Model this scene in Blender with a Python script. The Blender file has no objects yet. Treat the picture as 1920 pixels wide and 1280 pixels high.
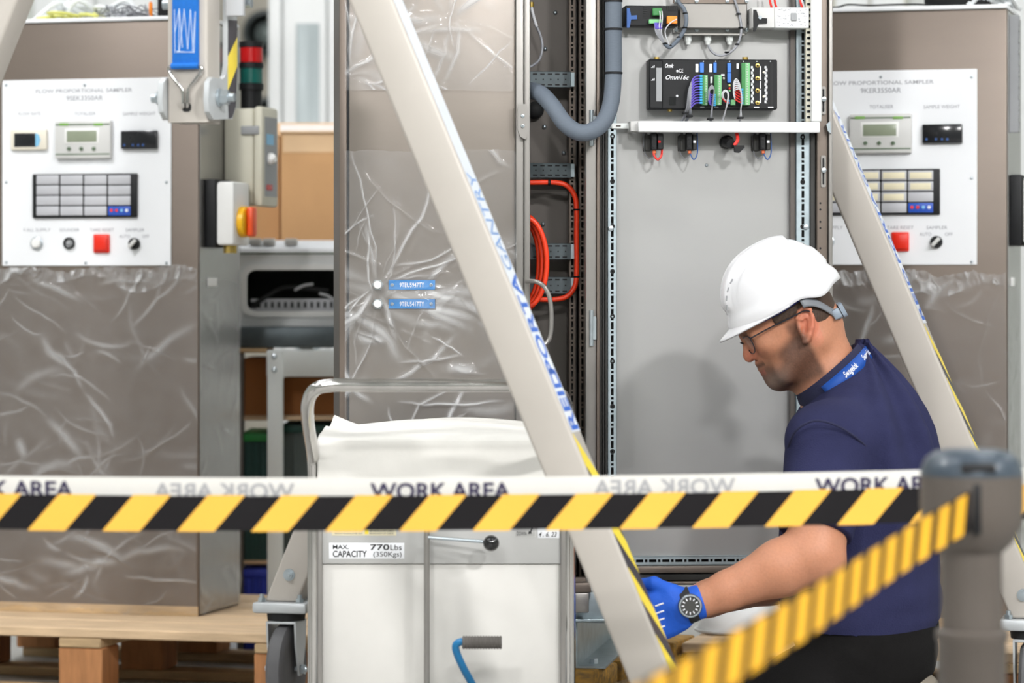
import bpy, bmesh, math, random
import numpy as np
from mathutils import Vector, Matrix

sc = bpy.context.scene
C = sc.collection
F = 6000.0      # focal length in pixels of the 1920 wide frame
CZ = 0.913      # camera height
HY = 540.0      # image row of the horizon

# ------------------------------------------------------------------ camera
cam_d = bpy.data.cameras.new('camera')
cam = bpy.data.objects.new('camera', cam_d)
C.objects.link(cam)
cam.location = (0, 0, CZ)
cam.rotation_euler = (math.pi / 2, 0, 0)
cam_d.sensor_width = 36.0
cam_d.lens = F / 1920 * 36.0
cam_d.shift_y = -(640 - HY) / 1920
cam_d.clip_start = 0.05
cam_d.clip_end = 100
cam_d.dof.use_dof = True
cam_d.dof.focus_distance = 6.12
cam_d.dof.aperture_fstop = 4.0
sc.camera = cam

# ------------------------------------------------------------------ world, exposure
w = bpy.data.worlds.new('hall_air')
sc.world = w
w.use_nodes = True
w.node_tree.nodes['Background'].inputs[0].default_value = (0.9, 0.95, 1.0, 1)
w.node_tree.nodes['Background'].inputs[1].default_value = 0.3
sc.view_settings.view_transform = 'Standard'
sc.view_settings.look = 'None'
sc.view_settings.gamma = 1.0
sc.view_settings.use_curve_mapping = False
sc.view_settings.exposure = 0.3
try:
    sc.cycles.use_denoising = True
    sc.cycles.max_bounces = 8
    sc.cycles.diffuse_bounces = 4
    sc.cycles.transparent_max_bounces = 12
    sc.cycles.caustics_reflective = False
    sc.cycles.caustics_refractive = False
    sc.cycles.sample_clamp_indirect = 6.0
except Exception:
    pass
LAMP = 24.0        # emission of the ceiling tube diffusers
BAY = 150.0         # base power of the key and added fill lamps (W)

# ------------------------------------------------------------------ materials
def lin(c):
    o = []
    for v in c[:3]:
        v = v / 255.0
        o.append(v / 12.92 if v <= 0.04045 else ((v + 0.055) / 1.055) ** 2.4)
    return (o[0], o[1], o[2], 1.0)

MATS = {}
def M(key, rgb=(128, 128, 128), rough=0.5, metal=0.0, var=0.06, vscale=9.0, stretch=(1, 1, 1),
      bump=0.0, bscale=60.0, coat=0.0, spec=0.5, emit=None, estr=0.0, sss=0.0, rvar=0.0, col2=None):
    if key in MATS:
        return MATS[key]
    m = bpy.data.materials.new(key)
    m.use_nodes = True
    nt = m.node_tree
    b = nt.nodes['Principled BSDF']
    c = lin(rgb)
    tc = nt.nodes.new('ShaderNodeTexCoord')
    mp = nt.nodes.new('ShaderNodeMapping')
    mp.inputs['Scale'].default_value = stretch
    nt.links.new(tc.outputs['Object'], mp.inputs['Vector'])
    n = nt.nodes.new('ShaderNodeTexNoise')
    n.inputs['Scale'].default_value = vscale
    n.inputs['Detail'].default_value = 5.0
    nt.links.new(mp.outputs['Vector'], n.inputs['Vector'])
    r = nt.nodes.new('ShaderNodeValToRGB')
    r.color_ramp.elements[0].position = 0.3
    r.color_ramp.elements[1].position = 0.7
    lo = lin(col2) if col2 else tuple(max(0, x * (1 - var)) for x in c[:3]) + (1,)
    hi = c if col2 else tuple(min(1, x * (1 + var)) for x in c[:3]) + (1,)
    r.color_ramp.elements[0].color = lo
    r.color_ramp.elements[1].color = hi
    nt.links.new(n.outputs['Fac'], r.inputs['Fac'])
    nt.links.new(r.outputs['Color'], b.inputs['Base Color'])
    b.inputs['Roughness'].default_value = rough
    b.inputs['Metallic'].default_value = metal
    b.inputs['Specular IOR Level'].default_value = spec
    b.inputs['Coat Weight'].default_value = coat
    if rvar:
        mr = nt.nodes.new('ShaderNodeMapRange')
        mr.inputs['To Min'].default_value = rough - rvar
        mr.inputs['To Max'].default_value = rough + rvar
        nt.links.new(n.outputs['Fac'], mr.inputs['Value'])
        nt.links.new(mr.outputs['Result'], b.inputs['Roughness'])
    if bump:
        n2 = nt.nodes.new('ShaderNodeTexNoise')
        n2.inputs['Scale'].default_value = bscale
        n2.inputs['Detail'].default_value = 3.0
        nt.links.new(mp.outputs['Vector'], n2.inputs['Vector'])
        bp = nt.nodes.new('ShaderNodeBump')
        bp.inputs['Strength'].default_value = bump
        bp.inputs['Distance'].default_value = 0.004
        nt.links.new(n2.outputs['Fac'], bp.inputs['Height'])
        nt.links.new(bp.outputs['Normal'], b.inputs['Normal'])
    if emit:
        b.inputs['Emission Color'].default_value = lin(emit)
        b.inputs['Emission Strength'].default_value = estr
    if sss:
        b.inputs['Subsurface Weight'].default_value = sss
        b.inputs['Subsurface Radius'].default_value = (0.012, 0.005, 0.003)
        b.inputs['Subsurface Scale'].default_value = 0.6
    MATS[key] = m
    return m

def attr_mat(key, attr='Col', rough=0.5, sss=0.0, bump=0.0, bscale=80.0, spec=0.4):
    m = bpy.data.materials.new(key); m.use_nodes = True
    nt = m.node_tree; b = nt.nodes['Principled BSDF']
    a = nt.nodes.new('ShaderNodeAttribute'); a.attribute_name = attr
    tc = nt.nodes.new('ShaderNodeTexCoord')
    n = nt.nodes.new('ShaderNodeTexNoise'); n.inputs['Scale'].default_value = bscale; n.inputs['Detail'].default_value = 4
    nt.links.new(tc.outputs['Object'], n.inputs['Vector'])
    mx = nt.nodes.new('ShaderNodeMix'); mx.data_type = 'RGBA'; mx.blend_type = 'MULTIPLY'
    mx.inputs['Factor'].default_value = 0.16
    nt.links.new(a.outputs['Color'], mx.inputs['A'])
    rp = nt.nodes.new('ShaderNodeValToRGB')
    rp.color_ramp.elements[0].position = 0.35; rp.color_ramp.elements[1].position = 0.6
    rp.color_ramp.elements[0].color = (0.55, 0.5, 0.48, 1); rp.color_ramp.elements[1].color = (1, 1, 1, 1)
    nt.links.new(n.outputs['Fac'], rp.inputs['Fac'])
    nt.links.new(rp.outputs['Color'], mx.inputs['B'])
    nt.links.new(mx.outputs['Result'], b.inputs['Base Color'])
    b.inputs['Roughness'].default_value = rough
    b.inputs['Specular IOR Level'].default_value = spec
    if sss:
        b.inputs['Subsurface Weight'].default_value = sss
        b.inputs['Subsurface Radius'].default_value = (0.01, 0.004, 0.002)
        b.inputs['Subsurface Scale'].default_value = 0.5
    if bump:
        bp = nt.nodes.new('ShaderNodeBump'); bp.inputs['Strength'].default_value = bump
        bp.inputs['Distance'].default_value = 0.003
        nt.links.new(n.outputs['Fac'], bp.inputs['Height'])
        nt.links.new(bp.outputs['Normal'], b.inputs['Normal'])
    MATS[key] = m
    return m

def film_mat(key, base=0.08, gain=0.5, rough=0.16):
    m = bpy.data.materials.new(key); m.use_nodes = True
    nt = m.node_tree; nt.nodes.clear()
    out = nt.nodes.new('ShaderNodeOutputMaterial')
    tr = nt.nodes.new('ShaderNodeBsdfTransparent'); tr.inputs[0].default_value = (0.97, 0.97, 0.97, 1)
    p = nt.nodes.new('ShaderNodeBsdfPrincipled')
    p.inputs['Base Color'].default_value = (0.82, 0.83, 0.84, 1)
    p.inputs['Roughness'].default_value = rough
    p.inputs['Specular IOR Level'].default_value = 0.9
    a = nt.nodes.new('ShaderNodeAttribute'); a.attribute_name = 'fold'
    tc = nt.nodes.new('ShaderNodeTexCoord')
    n = nt.nodes.new('ShaderNodeTexNoise'); n.inputs['Scale'].default_value = 22; n.inputs['Detail'].default_value = 6
    nt.links.new(tc.outputs['Object'], n.inputs['Vector'])
    m1 = nt.nodes.new('ShaderNodeMath'); m1.operation = 'MULTIPLY_ADD'
    m1.inputs[1].default_value = gain; m1.inputs[2].default_value = base
    nt.links.new(a.outputs['Fac'], m1.inputs[0])
    m2 = nt.nodes.new('ShaderNodeMath'); m2.operation = 'MULTIPLY_ADD'; m2.use_clamp = True
    m2.inputs[1].default_value = 0.10
    nt.links.new(n.outputs['Fac'], m2.inputs[0]); nt.links.new(m1.outputs[0], m2.inputs[2])
    mx = nt.nodes.new('ShaderNodeMixShader')
    nt.links.new(m2.outputs[0], mx.inputs[0]); nt.links.new(tr.outputs[0], mx.inputs[1]); nt.links.new(p.outputs[0], mx.inputs[2])
    nt.links.new(mx.outputs[0], out.inputs[0])
    MATS[key] = m
    return m

def glass_mat(key, tint=(0.9, 0.93, 0.95), fac=0.12):
    m = bpy.data.materials.new(key); m.use_nodes = True
    nt = m.node_tree; nt.nodes.clear()
    out = nt.nodes.new('ShaderNodeOutputMaterial')
    tr = nt.nodes.new('ShaderNodeBsdfTransparent'); tr.inputs[0].default_value = tint + (1,)
    g = nt.nodes.new('ShaderNodeBsdfGlossy'); g.inputs['Roughness'].default_value = 0.03
    lw = nt.nodes.new('ShaderNodeLayerWeight'); lw.inputs[0].default_value = 0.25
    ad = nt.nodes.new('ShaderNodeMath'); ad.operation = 'ADD'; ad.inputs[1].default_value = fac; ad.use_clamp = True
    nt.links.new(lw.outputs['Facing'], ad.inputs[0])
    sc_ = nt.nodes.new('ShaderNodeMath'); sc_.operation = 'MULTIPLY'; sc_.inputs[1].default_value = 0.2
    nt.links.new(ad.outputs[0], sc_.inputs[0])
    mx = nt.nodes.new('ShaderNodeMixShader')
    nt.links.new(sc_.outputs[0], mx.inputs[0]); nt.links.new(tr.outputs[0], mx.inputs[1]); nt.links.new(g.outputs[0], mx.inputs[2])
    nt.links.new(mx.outputs[0], out.inputs[0])
    MATS[key] = m
    return m

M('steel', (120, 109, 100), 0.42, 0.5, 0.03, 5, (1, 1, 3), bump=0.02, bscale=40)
M('steel_side_lit', (172, 170, 168), 0.24, 0.75, 0.05, 5, (1, 1, 3))  # lighter copy of steel: side wall reflections put into the colour
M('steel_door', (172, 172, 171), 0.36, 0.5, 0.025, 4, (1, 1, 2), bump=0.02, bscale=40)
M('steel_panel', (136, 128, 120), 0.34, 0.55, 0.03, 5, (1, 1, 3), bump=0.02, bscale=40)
M('steel_dark', (92, 87, 83), 0.45, 0.5, 0.08, 6)  # own tone of dark parts; on the cabinet rear plate, painted shade
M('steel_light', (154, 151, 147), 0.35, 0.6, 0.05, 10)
M('galv', (176, 190, 196), 0.38, 0.6, 0.10, 40)
M('galv_dark', (84, 93, 97), 0.42, 0.5, 0.12, 40)
M('chrome', (205, 203, 200), 0.11, 1.0, 0.10, 30, (1, 1, 0.3), rvar=0.06)
M('zinc', (190, 200, 206), 0.28, 0.8, 0.08, 30)
M('gold_zinc', (170, 150, 90), 0.35, 0.7, 0.2, 30)
M('rubber', (34, 35, 36), 0.75, 0, 0.15, 20, bump=0.1)
M('gasket', (58, 58, 56), 0.7, 0, 0.12, 20)
M('black', (24, 25, 27), 0.5, 0, 0.15, 30, spec=0.3)
M('black_gloss', (22, 23, 25), 0.12, 0, 0.05, 30, coat=0.5)
M('white_plate', (238, 240, 243), 0.35, 0, 0.015, 6)
M('white_plastic', (236, 236, 234), 0.35, 0, 0.02, 12)
M('white_paint', (224, 228, 226), 0.45, 0, 0.03, 6)
M('white_lid', (226, 228, 228), 0.4, 0, 0.02, 6)
M('dirty_white', (208, 206, 201), 0.55, 0, 0.05, 7, bump=0.04, bscale=20)
M('sheet_white', (226, 224, 218), 0.8, 0, 0.05, 12, bump=0.25, bscale=30)
M('gantry_grey', (188, 182, 174), 0.45, 0.1, 0.04, 8, bump=0.04, bscale=60)
M('gantry_edge', (205, 208, 212), 0.4, 0.2, 0.04, 8)
M('cast_grey', (198, 202, 204), 0.4, 0.3, 0.05, 20)
M('tyre_grey', (98, 98, 100), 0.7, 0, 0.1, 20, bump=0.1)
M('sticker_white', (232, 238, 246), 0.3, 0, 0.02, 10)
M('print_blue', (20, 100, 205), 0.4, 0, 0.04, 10)
M('print_blue_pale', (120, 160, 215), 0.4, 0, 0.06, 10)
M('hazard_yellow', (248, 222, 70), 0.4, 0, 0.03, 10)
M('hazard_black', (62, 60, 66), 0.45, 0, 0.05, 10)
M('strap_blue', (12, 108, 198), 0.75, 0, 0.07, 200, (1, 1, 1), bump=0.5, bscale=700)
M('thread', (205, 220, 235), 0.8)
M('belt_white', (224, 222, 216), 0.6, 0, 0.02, 8, bump=0.05, bscale=400)
M('belt_yellow', (242, 184, 68), 0.6, 0, 0.03, 8, bump=0.08, bscale=500)
M('belt_yellow_deep', (246, 184, 34), 0.6, 0, 0.05, 8, bump=0.08, bscale=500)
M('belt_black', (24, 22, 24), 0.75, 0, 0.06, 30, bump=0.08, bscale=500, spec=0.2)
M('print_navy', (44, 36, 72), 0.55, 0, 0.04, 10)
M('print_ghost', (168, 168, 170), 0.6, 0, 0.02, 10)
M('post_grey', (88, 81, 75), 0.5, 0, 0.05, 12, bump=0.05, bscale=80)
M('post_cap', (62, 72, 82), 0.28, 0, 0.05, 12)
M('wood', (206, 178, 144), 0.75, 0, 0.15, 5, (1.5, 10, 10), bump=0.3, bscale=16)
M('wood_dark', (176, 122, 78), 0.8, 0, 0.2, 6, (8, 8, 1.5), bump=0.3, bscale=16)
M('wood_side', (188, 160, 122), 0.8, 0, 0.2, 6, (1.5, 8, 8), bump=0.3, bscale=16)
M('yellow_wood', (200, 150, 58), 0.75, 0, 0.25, 9, (3, 9, 9), bump=0.4, bscale=14, col2=(122, 98, 62))
M('card', (206, 160, 112), 0.85, 0, 0.05, 6)
M('card_light', (226, 192, 152), 0.85, 0, 0.05, 6)
M('card_dark', (158, 100, 52), 0.85, 0, 0.08, 6)
M('crate_green', (18, 66, 60), 0.5, 0, 0.1, 12)
M('crate_grey', (72, 82, 80), 0.5, 0, 0.1, 12)
M('lid_green', (40, 140, 66), 0.5, 0, 0.1, 12)
M('crate_blue', (36, 56, 176), 0.5, 0, 0.1, 12)
M('floor_grey', (168, 166, 162), 0.45, 0, 0.1, 2.5, bump=0.03, bscale=30)
M('wall_grey', (186, 184, 176), 0.8, 0, 0.03, 2)
M('wall_pale', (214, 218, 212), 0.8, 0, 0.03, 2)
M('ceiling_white', (215, 216, 214), 0.9, 0, 0.02, 2)
M('hose_red', (240, 62, 24), 0.38, 0, 0.04, 20)
M('conduit', (100, 110, 122), 0.6, 0, 0.08, 30, (4, 4, 60), bump=0.3, bscale=120)
M('wire_grey', (150, 152, 158), 0.45, 0, 0.1, 30)
M('wire_pale', (205, 206, 210), 0.45, 0, 0.06, 30)
M('wire_violet', (104, 88, 190), 0.45, 0, 0.1, 30)
M('wire_red', (226, 54, 46), 0.45, 0, 0.08, 30)
M('wire_blue', (40, 84, 150), 0.45, 0, 0.08, 30)
M('wire_yellow', (214, 214, 120), 0.45, 0, 0.08, 30)
M('wire_orange', (224, 120, 80), 0.45, 0, 0.08, 30)
M('ferrule_blue', (40, 168, 226), 0.4, 0, 0.08, 30)
M('term_green', (128, 196, 136), 0.45, 0, 0.06, 90)
M('term_green_dark', (54, 128, 66), 0.45, 0, 0.06, 90)
M('chip_blue', (64, 124, 214), 0.4, 0, 0.08, 60)
M('brass', (196, 168, 92), 0.3, 0.8, 0.1, 40)
M('orange_plastic', (246, 140, 36), 0.4, 0, 0.05, 30)
M('button_red', (224, 40, 18), 0.35, 0, 0.04, 20)
M('switch_yellow', (252, 192, 24), 0.35, 0, 0.04, 20)
M('switch_orange', (240, 82, 24), 0.35, 0, 0.04, 20)
M('beige', (206, 203, 186), 0.5, 0, 0.03, 12)
M('panel_grey', (150, 152, 154), 0.5, 0, 0.05, 12)
M('tile_grey', (186, 187, 192), 0.4, 0, 0.03, 14)
M('tape_cream', (230, 222, 192), 0.6, 0, 0.06, 30)
M('tile_blue', (42, 84, 184), 0.4, 0, 0.05, 20)
M('screen_green', (140, 148, 128), 0.2, 0, 0.12, 14)
M('screen_black', (30, 31, 34), 0.15, 0, 0.06, 14)
M('bezel_grey', (206, 206, 204), 0.4, 0, 0.03, 14)
M('bezel_cream', (228, 222, 206), 0.4, 0, 0.03, 14)
M('line_green', (92, 112, 88), 0.4, 0, 0.05, 14)
M('led_green', (120, 170, 80), 0.4, 0, 0.05, 14)
M('pale_blue', (130, 190, 224), 0.4, 0, 0.05, 14)
M('print_grey', (150, 152, 158), 0.6, 0, 0.05, 14)
M('print_black', (24, 24, 26), 0.5, 0, 0.05, 14)
M('print_white', (236, 238, 242), 0.5, 0, 0.02, 14)
M('label_blue', (28, 128, 200), 0.4, 0, 0.08, 14)
M('crank_blue', (24, 112, 164), 0.35, 0, 0.06, 14)
M('grip', (96, 92, 88), 0.75, 0, 0.12, 20)
M('lamp_red', (190, 20, 22), 0.25, 0, 0.05, 14)
M('lamp_green', (16, 92, 84), 0.25, 0, 0.05, 14)
M('panel_band', (190, 190, 188), 0.4, 0.2, 0.05, 8)
M('shirt', (42, 44, 76), 0.9, 0, 0.10, 14, bump=0.35, bscale=420, spec=0.2)
M('shirt_dark', (32, 34, 64), 0.9, 0, 0.08, 14, bump=0.35, bscale=420)
M('trousers', (20, 19, 19), 0.9, 0, 0.12, 18, bump=0.3, bscale=300, spec=0.15)
M('lanyard', (16, 74, 160), 0.6, 0, 0.05, 20)
M('helmet', (232, 232, 235), 0.22, 0, 0.01, 6, coat=0.4)
M('strap_grey', (122, 126, 132), 0.45, 0, 0.06, 20)
M('buckle', (140, 152, 166), 0.4, 0, 0.05, 20)
M('navy_liner', (24, 34, 110), 0.8)
M('glove', (22, 88, 200), 0.65, 0, 0.1, 14, bump=0.2, bscale=160)
M('frame_dark', (44, 46, 54), 0.35, 0.3)
M('boot', (118, 110, 98), 0.75, 0, 0.15, 14, bump=0.2, bscale=60)
M('fan_dark', (52, 58, 58), 0.5, 0, 0.1, 6)
M('fan_mid', (112, 122, 120), 0.4, 0.1, 0.1, 6)
M('bin_white', (236, 236, 236), 0.5, 0, 0.03, 10)
M('plastic_bag', (226, 230, 232), 0.3, 0, 0.08, 20)
M('door_grey', (160, 170, 172), 0.35, 0.1, 0.05, 3)
MATS['film'] = film_mat('film', 0.03, 0.45)
MATS['film_clear'] = film_mat('film_clear', 0.035, 0.75, 0.08)  # crease whitening; the gain also puts film highlights into the colour
MATS['lens'] = glass_mat('lens')

# ------------------------------------------------------------------ mesh helpers
def at(px, py, D):
    return Vector(((px - 960) * D / F, D, CZ - (py - HY) * D / F))

class Frame:
    """A vertical front plane: origin, yaw; local x right, y back, z up."""
    def __init__(s, o, yaw):
        s.o = Vector(o); s.yaw = yaw
        s.x = Vector((math.cos(yaw), math.sin(yaw), 0)); s.y = Vector((-math.sin(yaw), math.cos(yaw), 0))
    def hit(s, px, py, y=0.0):
        d = Vector(((px - 960) / F, 1.0, -(py - HY) / F)); c = Vector((0, 0, CZ))
        p0 = s.o + s.y * y
        t = (p0 - c).dot(s.y) / d.dot(s.y)
        r = c + d * t - s.o
        return r.dot(s.x), r.z
    def world(s, x, y, z):
        return s.o + s.x * x + s.y * y + Vector((0, 0, z))

class MB:
    def __init__(s):
        s.v = []; s.f = []
    def add(s, vs, fs):
        o = len(s.v); s.v.extend([tuple(p) for p in vs]); s.f.extend([tuple(i + o for i in f) for f in fs]); return s
    def box(s, x0, x1, y0, y1, z0, z1):
        return s.add([(x0, y0, z0), (x1, y0, z0), (x1, y1, z0), (x0, y1, z0), (x0, y0, z1), (x1, y0, z1), (x1, y1, z1), (x0, y1, z1)],
                     [(0, 3, 2, 1), (4, 5, 6, 7), (0, 1, 5, 4), (1, 2, 6, 5), (2, 3, 7, 6), (3, 0, 4, 7)])
    def rbox(s, x0, x1, y0, y1, z0, z1, b=0.003, seg=2):
        bm = bmesh.new(); bmesh.ops.create_cube(bm, size=1.0)
        for v in bm.verts:
            v.co = Vector(((x0 + x1) / 2 + v.co.x * (x1 - x0), (y0 + y1) / 2 + v.co.y * (y1 - y0), (z0 + z1) / 2 + v.co.z * (z1 - z0)))
        b = min(b, abs(x1 - x0) * .49, abs(y1 - y0) * .49, abs(z1 - z0) * .49)
        bmesh.ops.bevel(bm, geom=bm.edges[:], offset=b, segments=seg, profile=0.5, affect='EDGES')
        bm.verts.index_update()
        s.add([v.co[:] for v in bm.verts], [[v.index for v in f.verts] for f in bm.faces]); bm.free(); return s
    def cyl(s, p0, p1, r, seg=14, r2=None):
        p0 = Vector(p0); p1 = Vector(p1); r2 = r if r2 is None else r2
        z = (p1 - p0).normalized(); a = z.orthogonal().normalized(); b = z.cross(a)
        vs = []
        for p, q in ((p0, r), (p1, r2)):
            for i in range(seg):
                t = 2 * math.pi * i / seg; vs.append(p + a * math.cos(t) * q + b * math.sin(t) * q)
        fs = [(i, (i + 1) % seg, seg + (i + 1) % seg, seg + i) for i in range(seg)]
        fs += [tuple(range(seg))[::-1], tuple(range(seg, 2 * seg))]
        return s.add(vs, fs)
    def tube(s, pts, r, seg=8, res=6, closed=False, flat=None, twist=None):
        P = [Vector(p) for p in pts]; rs = r if isinstance(r, (list, tuple)) else [r] * len(P)
        Q = []; R = []; n = len(P)
        rng = n if closed else n - 1
        for i in range(rng):
            if closed: p0, p1, p2, p3 = P[(i - 1) % n], P[i], P[(i + 1) % n], P[(i + 2) % n]
            else: p0, p1, p2, p3 = P[max(i - 1, 0)], P[i], P[i + 1], P[min(i + 2, n - 1)]
            for k in range(res):
                t = k / res
                Q.append(0.5 * ((2 * p1) + (p2 - p0) * t + (2 * p0 - 5 * p1 + 4 * p2 - p3) * t * t + (3 * p1 - p0 - 3 * p2 + p3) * t ** 3))
                R.append(rs[i] * (1 - t) + rs[(i + 1) % n] * t)
        if not closed: Q.append(P[-1]); R.append(rs[-1])
        m = len(Q); vs = []; a = None
        for i in range(m):
            d = (Q[(i + 1) % m] - Q[i - 1]) if closed else (Q[min(i + 1, m - 1)] - Q[max(i - 1, 0)])
            d = d.normalized() if d.length > 1e-9 else Vector((0, 0, 1))
            if a is None: a = d.orthogonal().normalized()
            a = (a - d * a.dot(d)); a = a.normalized() if a.length > 1e-6 else d.orthogonal().normalized()
            b = d.cross(a)
            for k in range(seg):
                t = 2 * math.pi * k / seg
                vs.append(Q[i] + (a * math.cos(t) + b * math.sin(t)) * R[i])
        fs = []
        for i in range(m if closed else m - 1):
            j = (i + 1) % m
            for k in range(seg):
                l = (k + 1) % seg; fs.append((i * seg + k, i * seg + l, j * seg + l, j * seg + k))
        if not closed: fs += [tuple(range(seg))[::-1], tuple(range((m - 1) * seg, m * seg))]
        return s.add(vs, fs)
    def prism(s, poly, axis, a0, a1):
        n = len(poly)
        def mk(p, a):
            return {'x': (a, p[0], p[1]), 'y': (p[0], a, p[1]), 'z': (p[0], p[1], a)}[axis]
        vs = [mk(p, a0) for p in poly] + [mk(p, a1) for p in poly]
        fs = [(i, (i + 1) % n, n + (i + 1) % n, n + i) for i in range(n)]
        fs += [tuple(range(n))[::-1], tuple(range(n, 2 * n))]
        return s.add(vs, fs)
    def frame(s, outer, inner, axis, a0, a1):
        """plate with a hole: outer and inner loops of the same length"""
        n = len(outer)
        def mk(p, a):
            return {'x': (a, p[0], p[1]), 'y': (p[0], a, p[1]), 'z': (p[0], p[1], a)}[axis]
        vs = [mk(p, a) for a in (a0, a1) for L in (outer, inner) for p in L]
        fs = []
        for i in range(n):
            j = (i + 1) % n
            fs += [(i, j, n + j, n + i), (2 * n + i, 3 * n + i, 3 * n + j, 2 * n + j), (i, 2 * n + i, 2 * n + j, j), (n + i, n + j, 3 * n + j, 3 * n + i)]
        return s.add(vs, fs)
    def sphere(s, c, r, u=16, v=10, sc3=(1, 1, 1)):
        vs = []; fs = []
        for j in range(1, v):
            t = math.pi * j / v
            for i in range(u):
                p = 2 * math.pi * i / u
                vs.append((c[0] + r * sc3[0] * math.sin(t) * math.cos(p), c[1] + r * sc3[1] * math.sin(t) * math.sin(p), c[2] + r * sc3[2] * math.cos(t)))
        vs += [(c[0], c[1], c[2] + r * sc3[2]), (c[0], c[1], c[2] - r * sc3[2])]
        T = len(vs) - 2
        for j in range(v - 2):
            for i in range(u):
                k = (i + 1) % u; fs.append((j * u + i, (j + 1) * u + i, (j + 1) * u + k, j * u + k))
        for i in range(u):
            k = (i + 1) % u; fs += [(T, i, k), (T + 1, (v - 2) * u + k, (v - 2) * u + i)]
        return s.add(vs, fs)
    def lathe(s, prof, c=(0, 0, 0), seg=28, axis='z'):
        vs = []; n = len(prof)
        for r, h in prof:
            for i in range(seg):
                t = 2 * math.pi * i / seg
                p = {'z': (r * math.cos(t), r * math.sin(t), h), 'y': (r * math.cos(t), h, r * math.sin(t)), 'x': (h, r * math.cos(t), r * math.sin(t))}[axis]
                vs.append((c[0] + p[0], c[1] + p[1], c[2] + p[2]))
        fs = [(j * seg + i, j * seg + (i + 1) % seg, (j + 1) * seg + (i + 1) % seg, (j + 1) * seg + i) for j in range(n - 1) for i in range(seg)]
        big = max(r for r, h in prof) * 0.2
        if prof[0][0] > big and prof[-1][0] > big and n > 2:      # ring: close the profile on itself
            fs += [((n - 1) * seg + i, (n - 1) * seg + (i + 1) % seg, (i + 1) % seg, i) for i in range(seg)]
        else:
            fs += [tuple(range(seg))[::-1], tuple(range((n - 1) * seg, n * seg))]
        return s.add(vs, fs)
    def mesh(s, name, mat, smooth=True, ang=38, recalc=True):
        me = bpy.data.meshes.new(name)
        me.from_pydata(s.v, [], s.f)
        if recalc:
            bm = bmesh.new(); bm.from_mesh(me); bmesh.ops.recalc_face_normals(bm, faces=bm.faces[:]); bm.to_mesh(me); bm.free()
        me.materials.append(MATS[mat])
        if smooth:
            me.polygons.foreach_set('use_smooth', [True] * len(me.polygons))
            me.set_sharp_from_angle(angle=math.radians(ang))
        return me
    def build(s, name, mat, parent=None, label=None, smooth=True, ang=38, recalc=True):
        o = bpy.data.objects.new(name, s.mesh(name, mat, smooth, ang, recalc))
        C.objects.link(o)
        if parent is not None: o.parent = parent
        if label: o['label'] = label
        return o

def tag(o, label, cat, group=None, kind=None):
    o['label'] = label; o['category'] = cat
    if group: o['group'] = group
    if kind: o['kind'] = kind
    return o
def thing(name, label, cat, loc=(0, 0, 0), rz=0.0, group=None):
    o = bpy.data.objects.new(name, None); C.objects.link(o)
    o.empty_display_size = 0.05; o.location = loc; o.rotation_euler = (0, 0, rz)
    return tag(o, label, cat, group)
def struct(o):
    o['kind'] = 'structure'; return o
def copy_tree(o, parent=None):
    c = o.copy(); C.objects.link(c); c.parent = parent
    for ch in list(o.children): copy_tree(ch, c)
    return c
def rrect(x0, x1, z0, z1, r, n=5):
    pts = []
    for cx, cz, a in ((x1 - r, z1 - r, 0), (x0 + r, z1 - r, 90), (x0 + r, z0 + r, 180), (x1 - r, z0 + r, 270)):
        for i in range(n + 1):
            t = math.radians(a + 90 * i / n); pts.append((cx + r * math.cos(t), cz + r * math.sin(t)))
    return pts
def circ(cx, cz, r, n=20):
    return [(cx + r * math.cos(2 * math.pi * i / n), cz + r * math.sin(2 * math.pi * i / n)) for i in range(n)]

TXT = {}
def text_data(s, bold=0.0, shear=0.0, space=1.0):
    k = (s, bold, shear, space)
    if k not in TXT:
        cu = bpy.data.curves.new('lettering', 'FONT'); cu.body = s; cu.offset = bold; cu.shear = shear
        cu.space_character = space; cu.resolution_u = 3
        ob = bpy.data.objects.new('lettering_source', cu)
        me = ob.to_mesh()
        vs = [v.co.copy() for v in me.vertices]; fs = [tuple(p.vertices) for p in me.polygons]
        ob.to_mesh_clear(); bpy.data.objects.remove(ob); bpy.data.curves.remove(cu)
        xs = [v.x for v in vs]; ys = [v.y for v in vs]
        x0, x1, y0, y1 = min(xs), max(xs), min(ys), max(ys)
        TXT[k] = ([((v.x - x0) / (x1 - x0) - .5, (v.y - y0) / (y1 - y0) - .5) for v in vs], fs)
    return TXT[k]
def text(s, mat, parent, cx, cz, w, h, y=0.0, bold=0.0, shear=0.0, mirror=False, fn=None, name='lettering', space=1.0):
    vs, fs = text_data(s, bold, shear, space)
    sx = -1 if mirror else 1
    g = fn or (lambda u, v: (u, y, v))
    m = MB(); m.add([g(cx + sx * u * w, cz + v * h) for u, v in vs], fs)
    return m.build(name, mat, parent, smooth=False, recalc=False)

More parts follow.
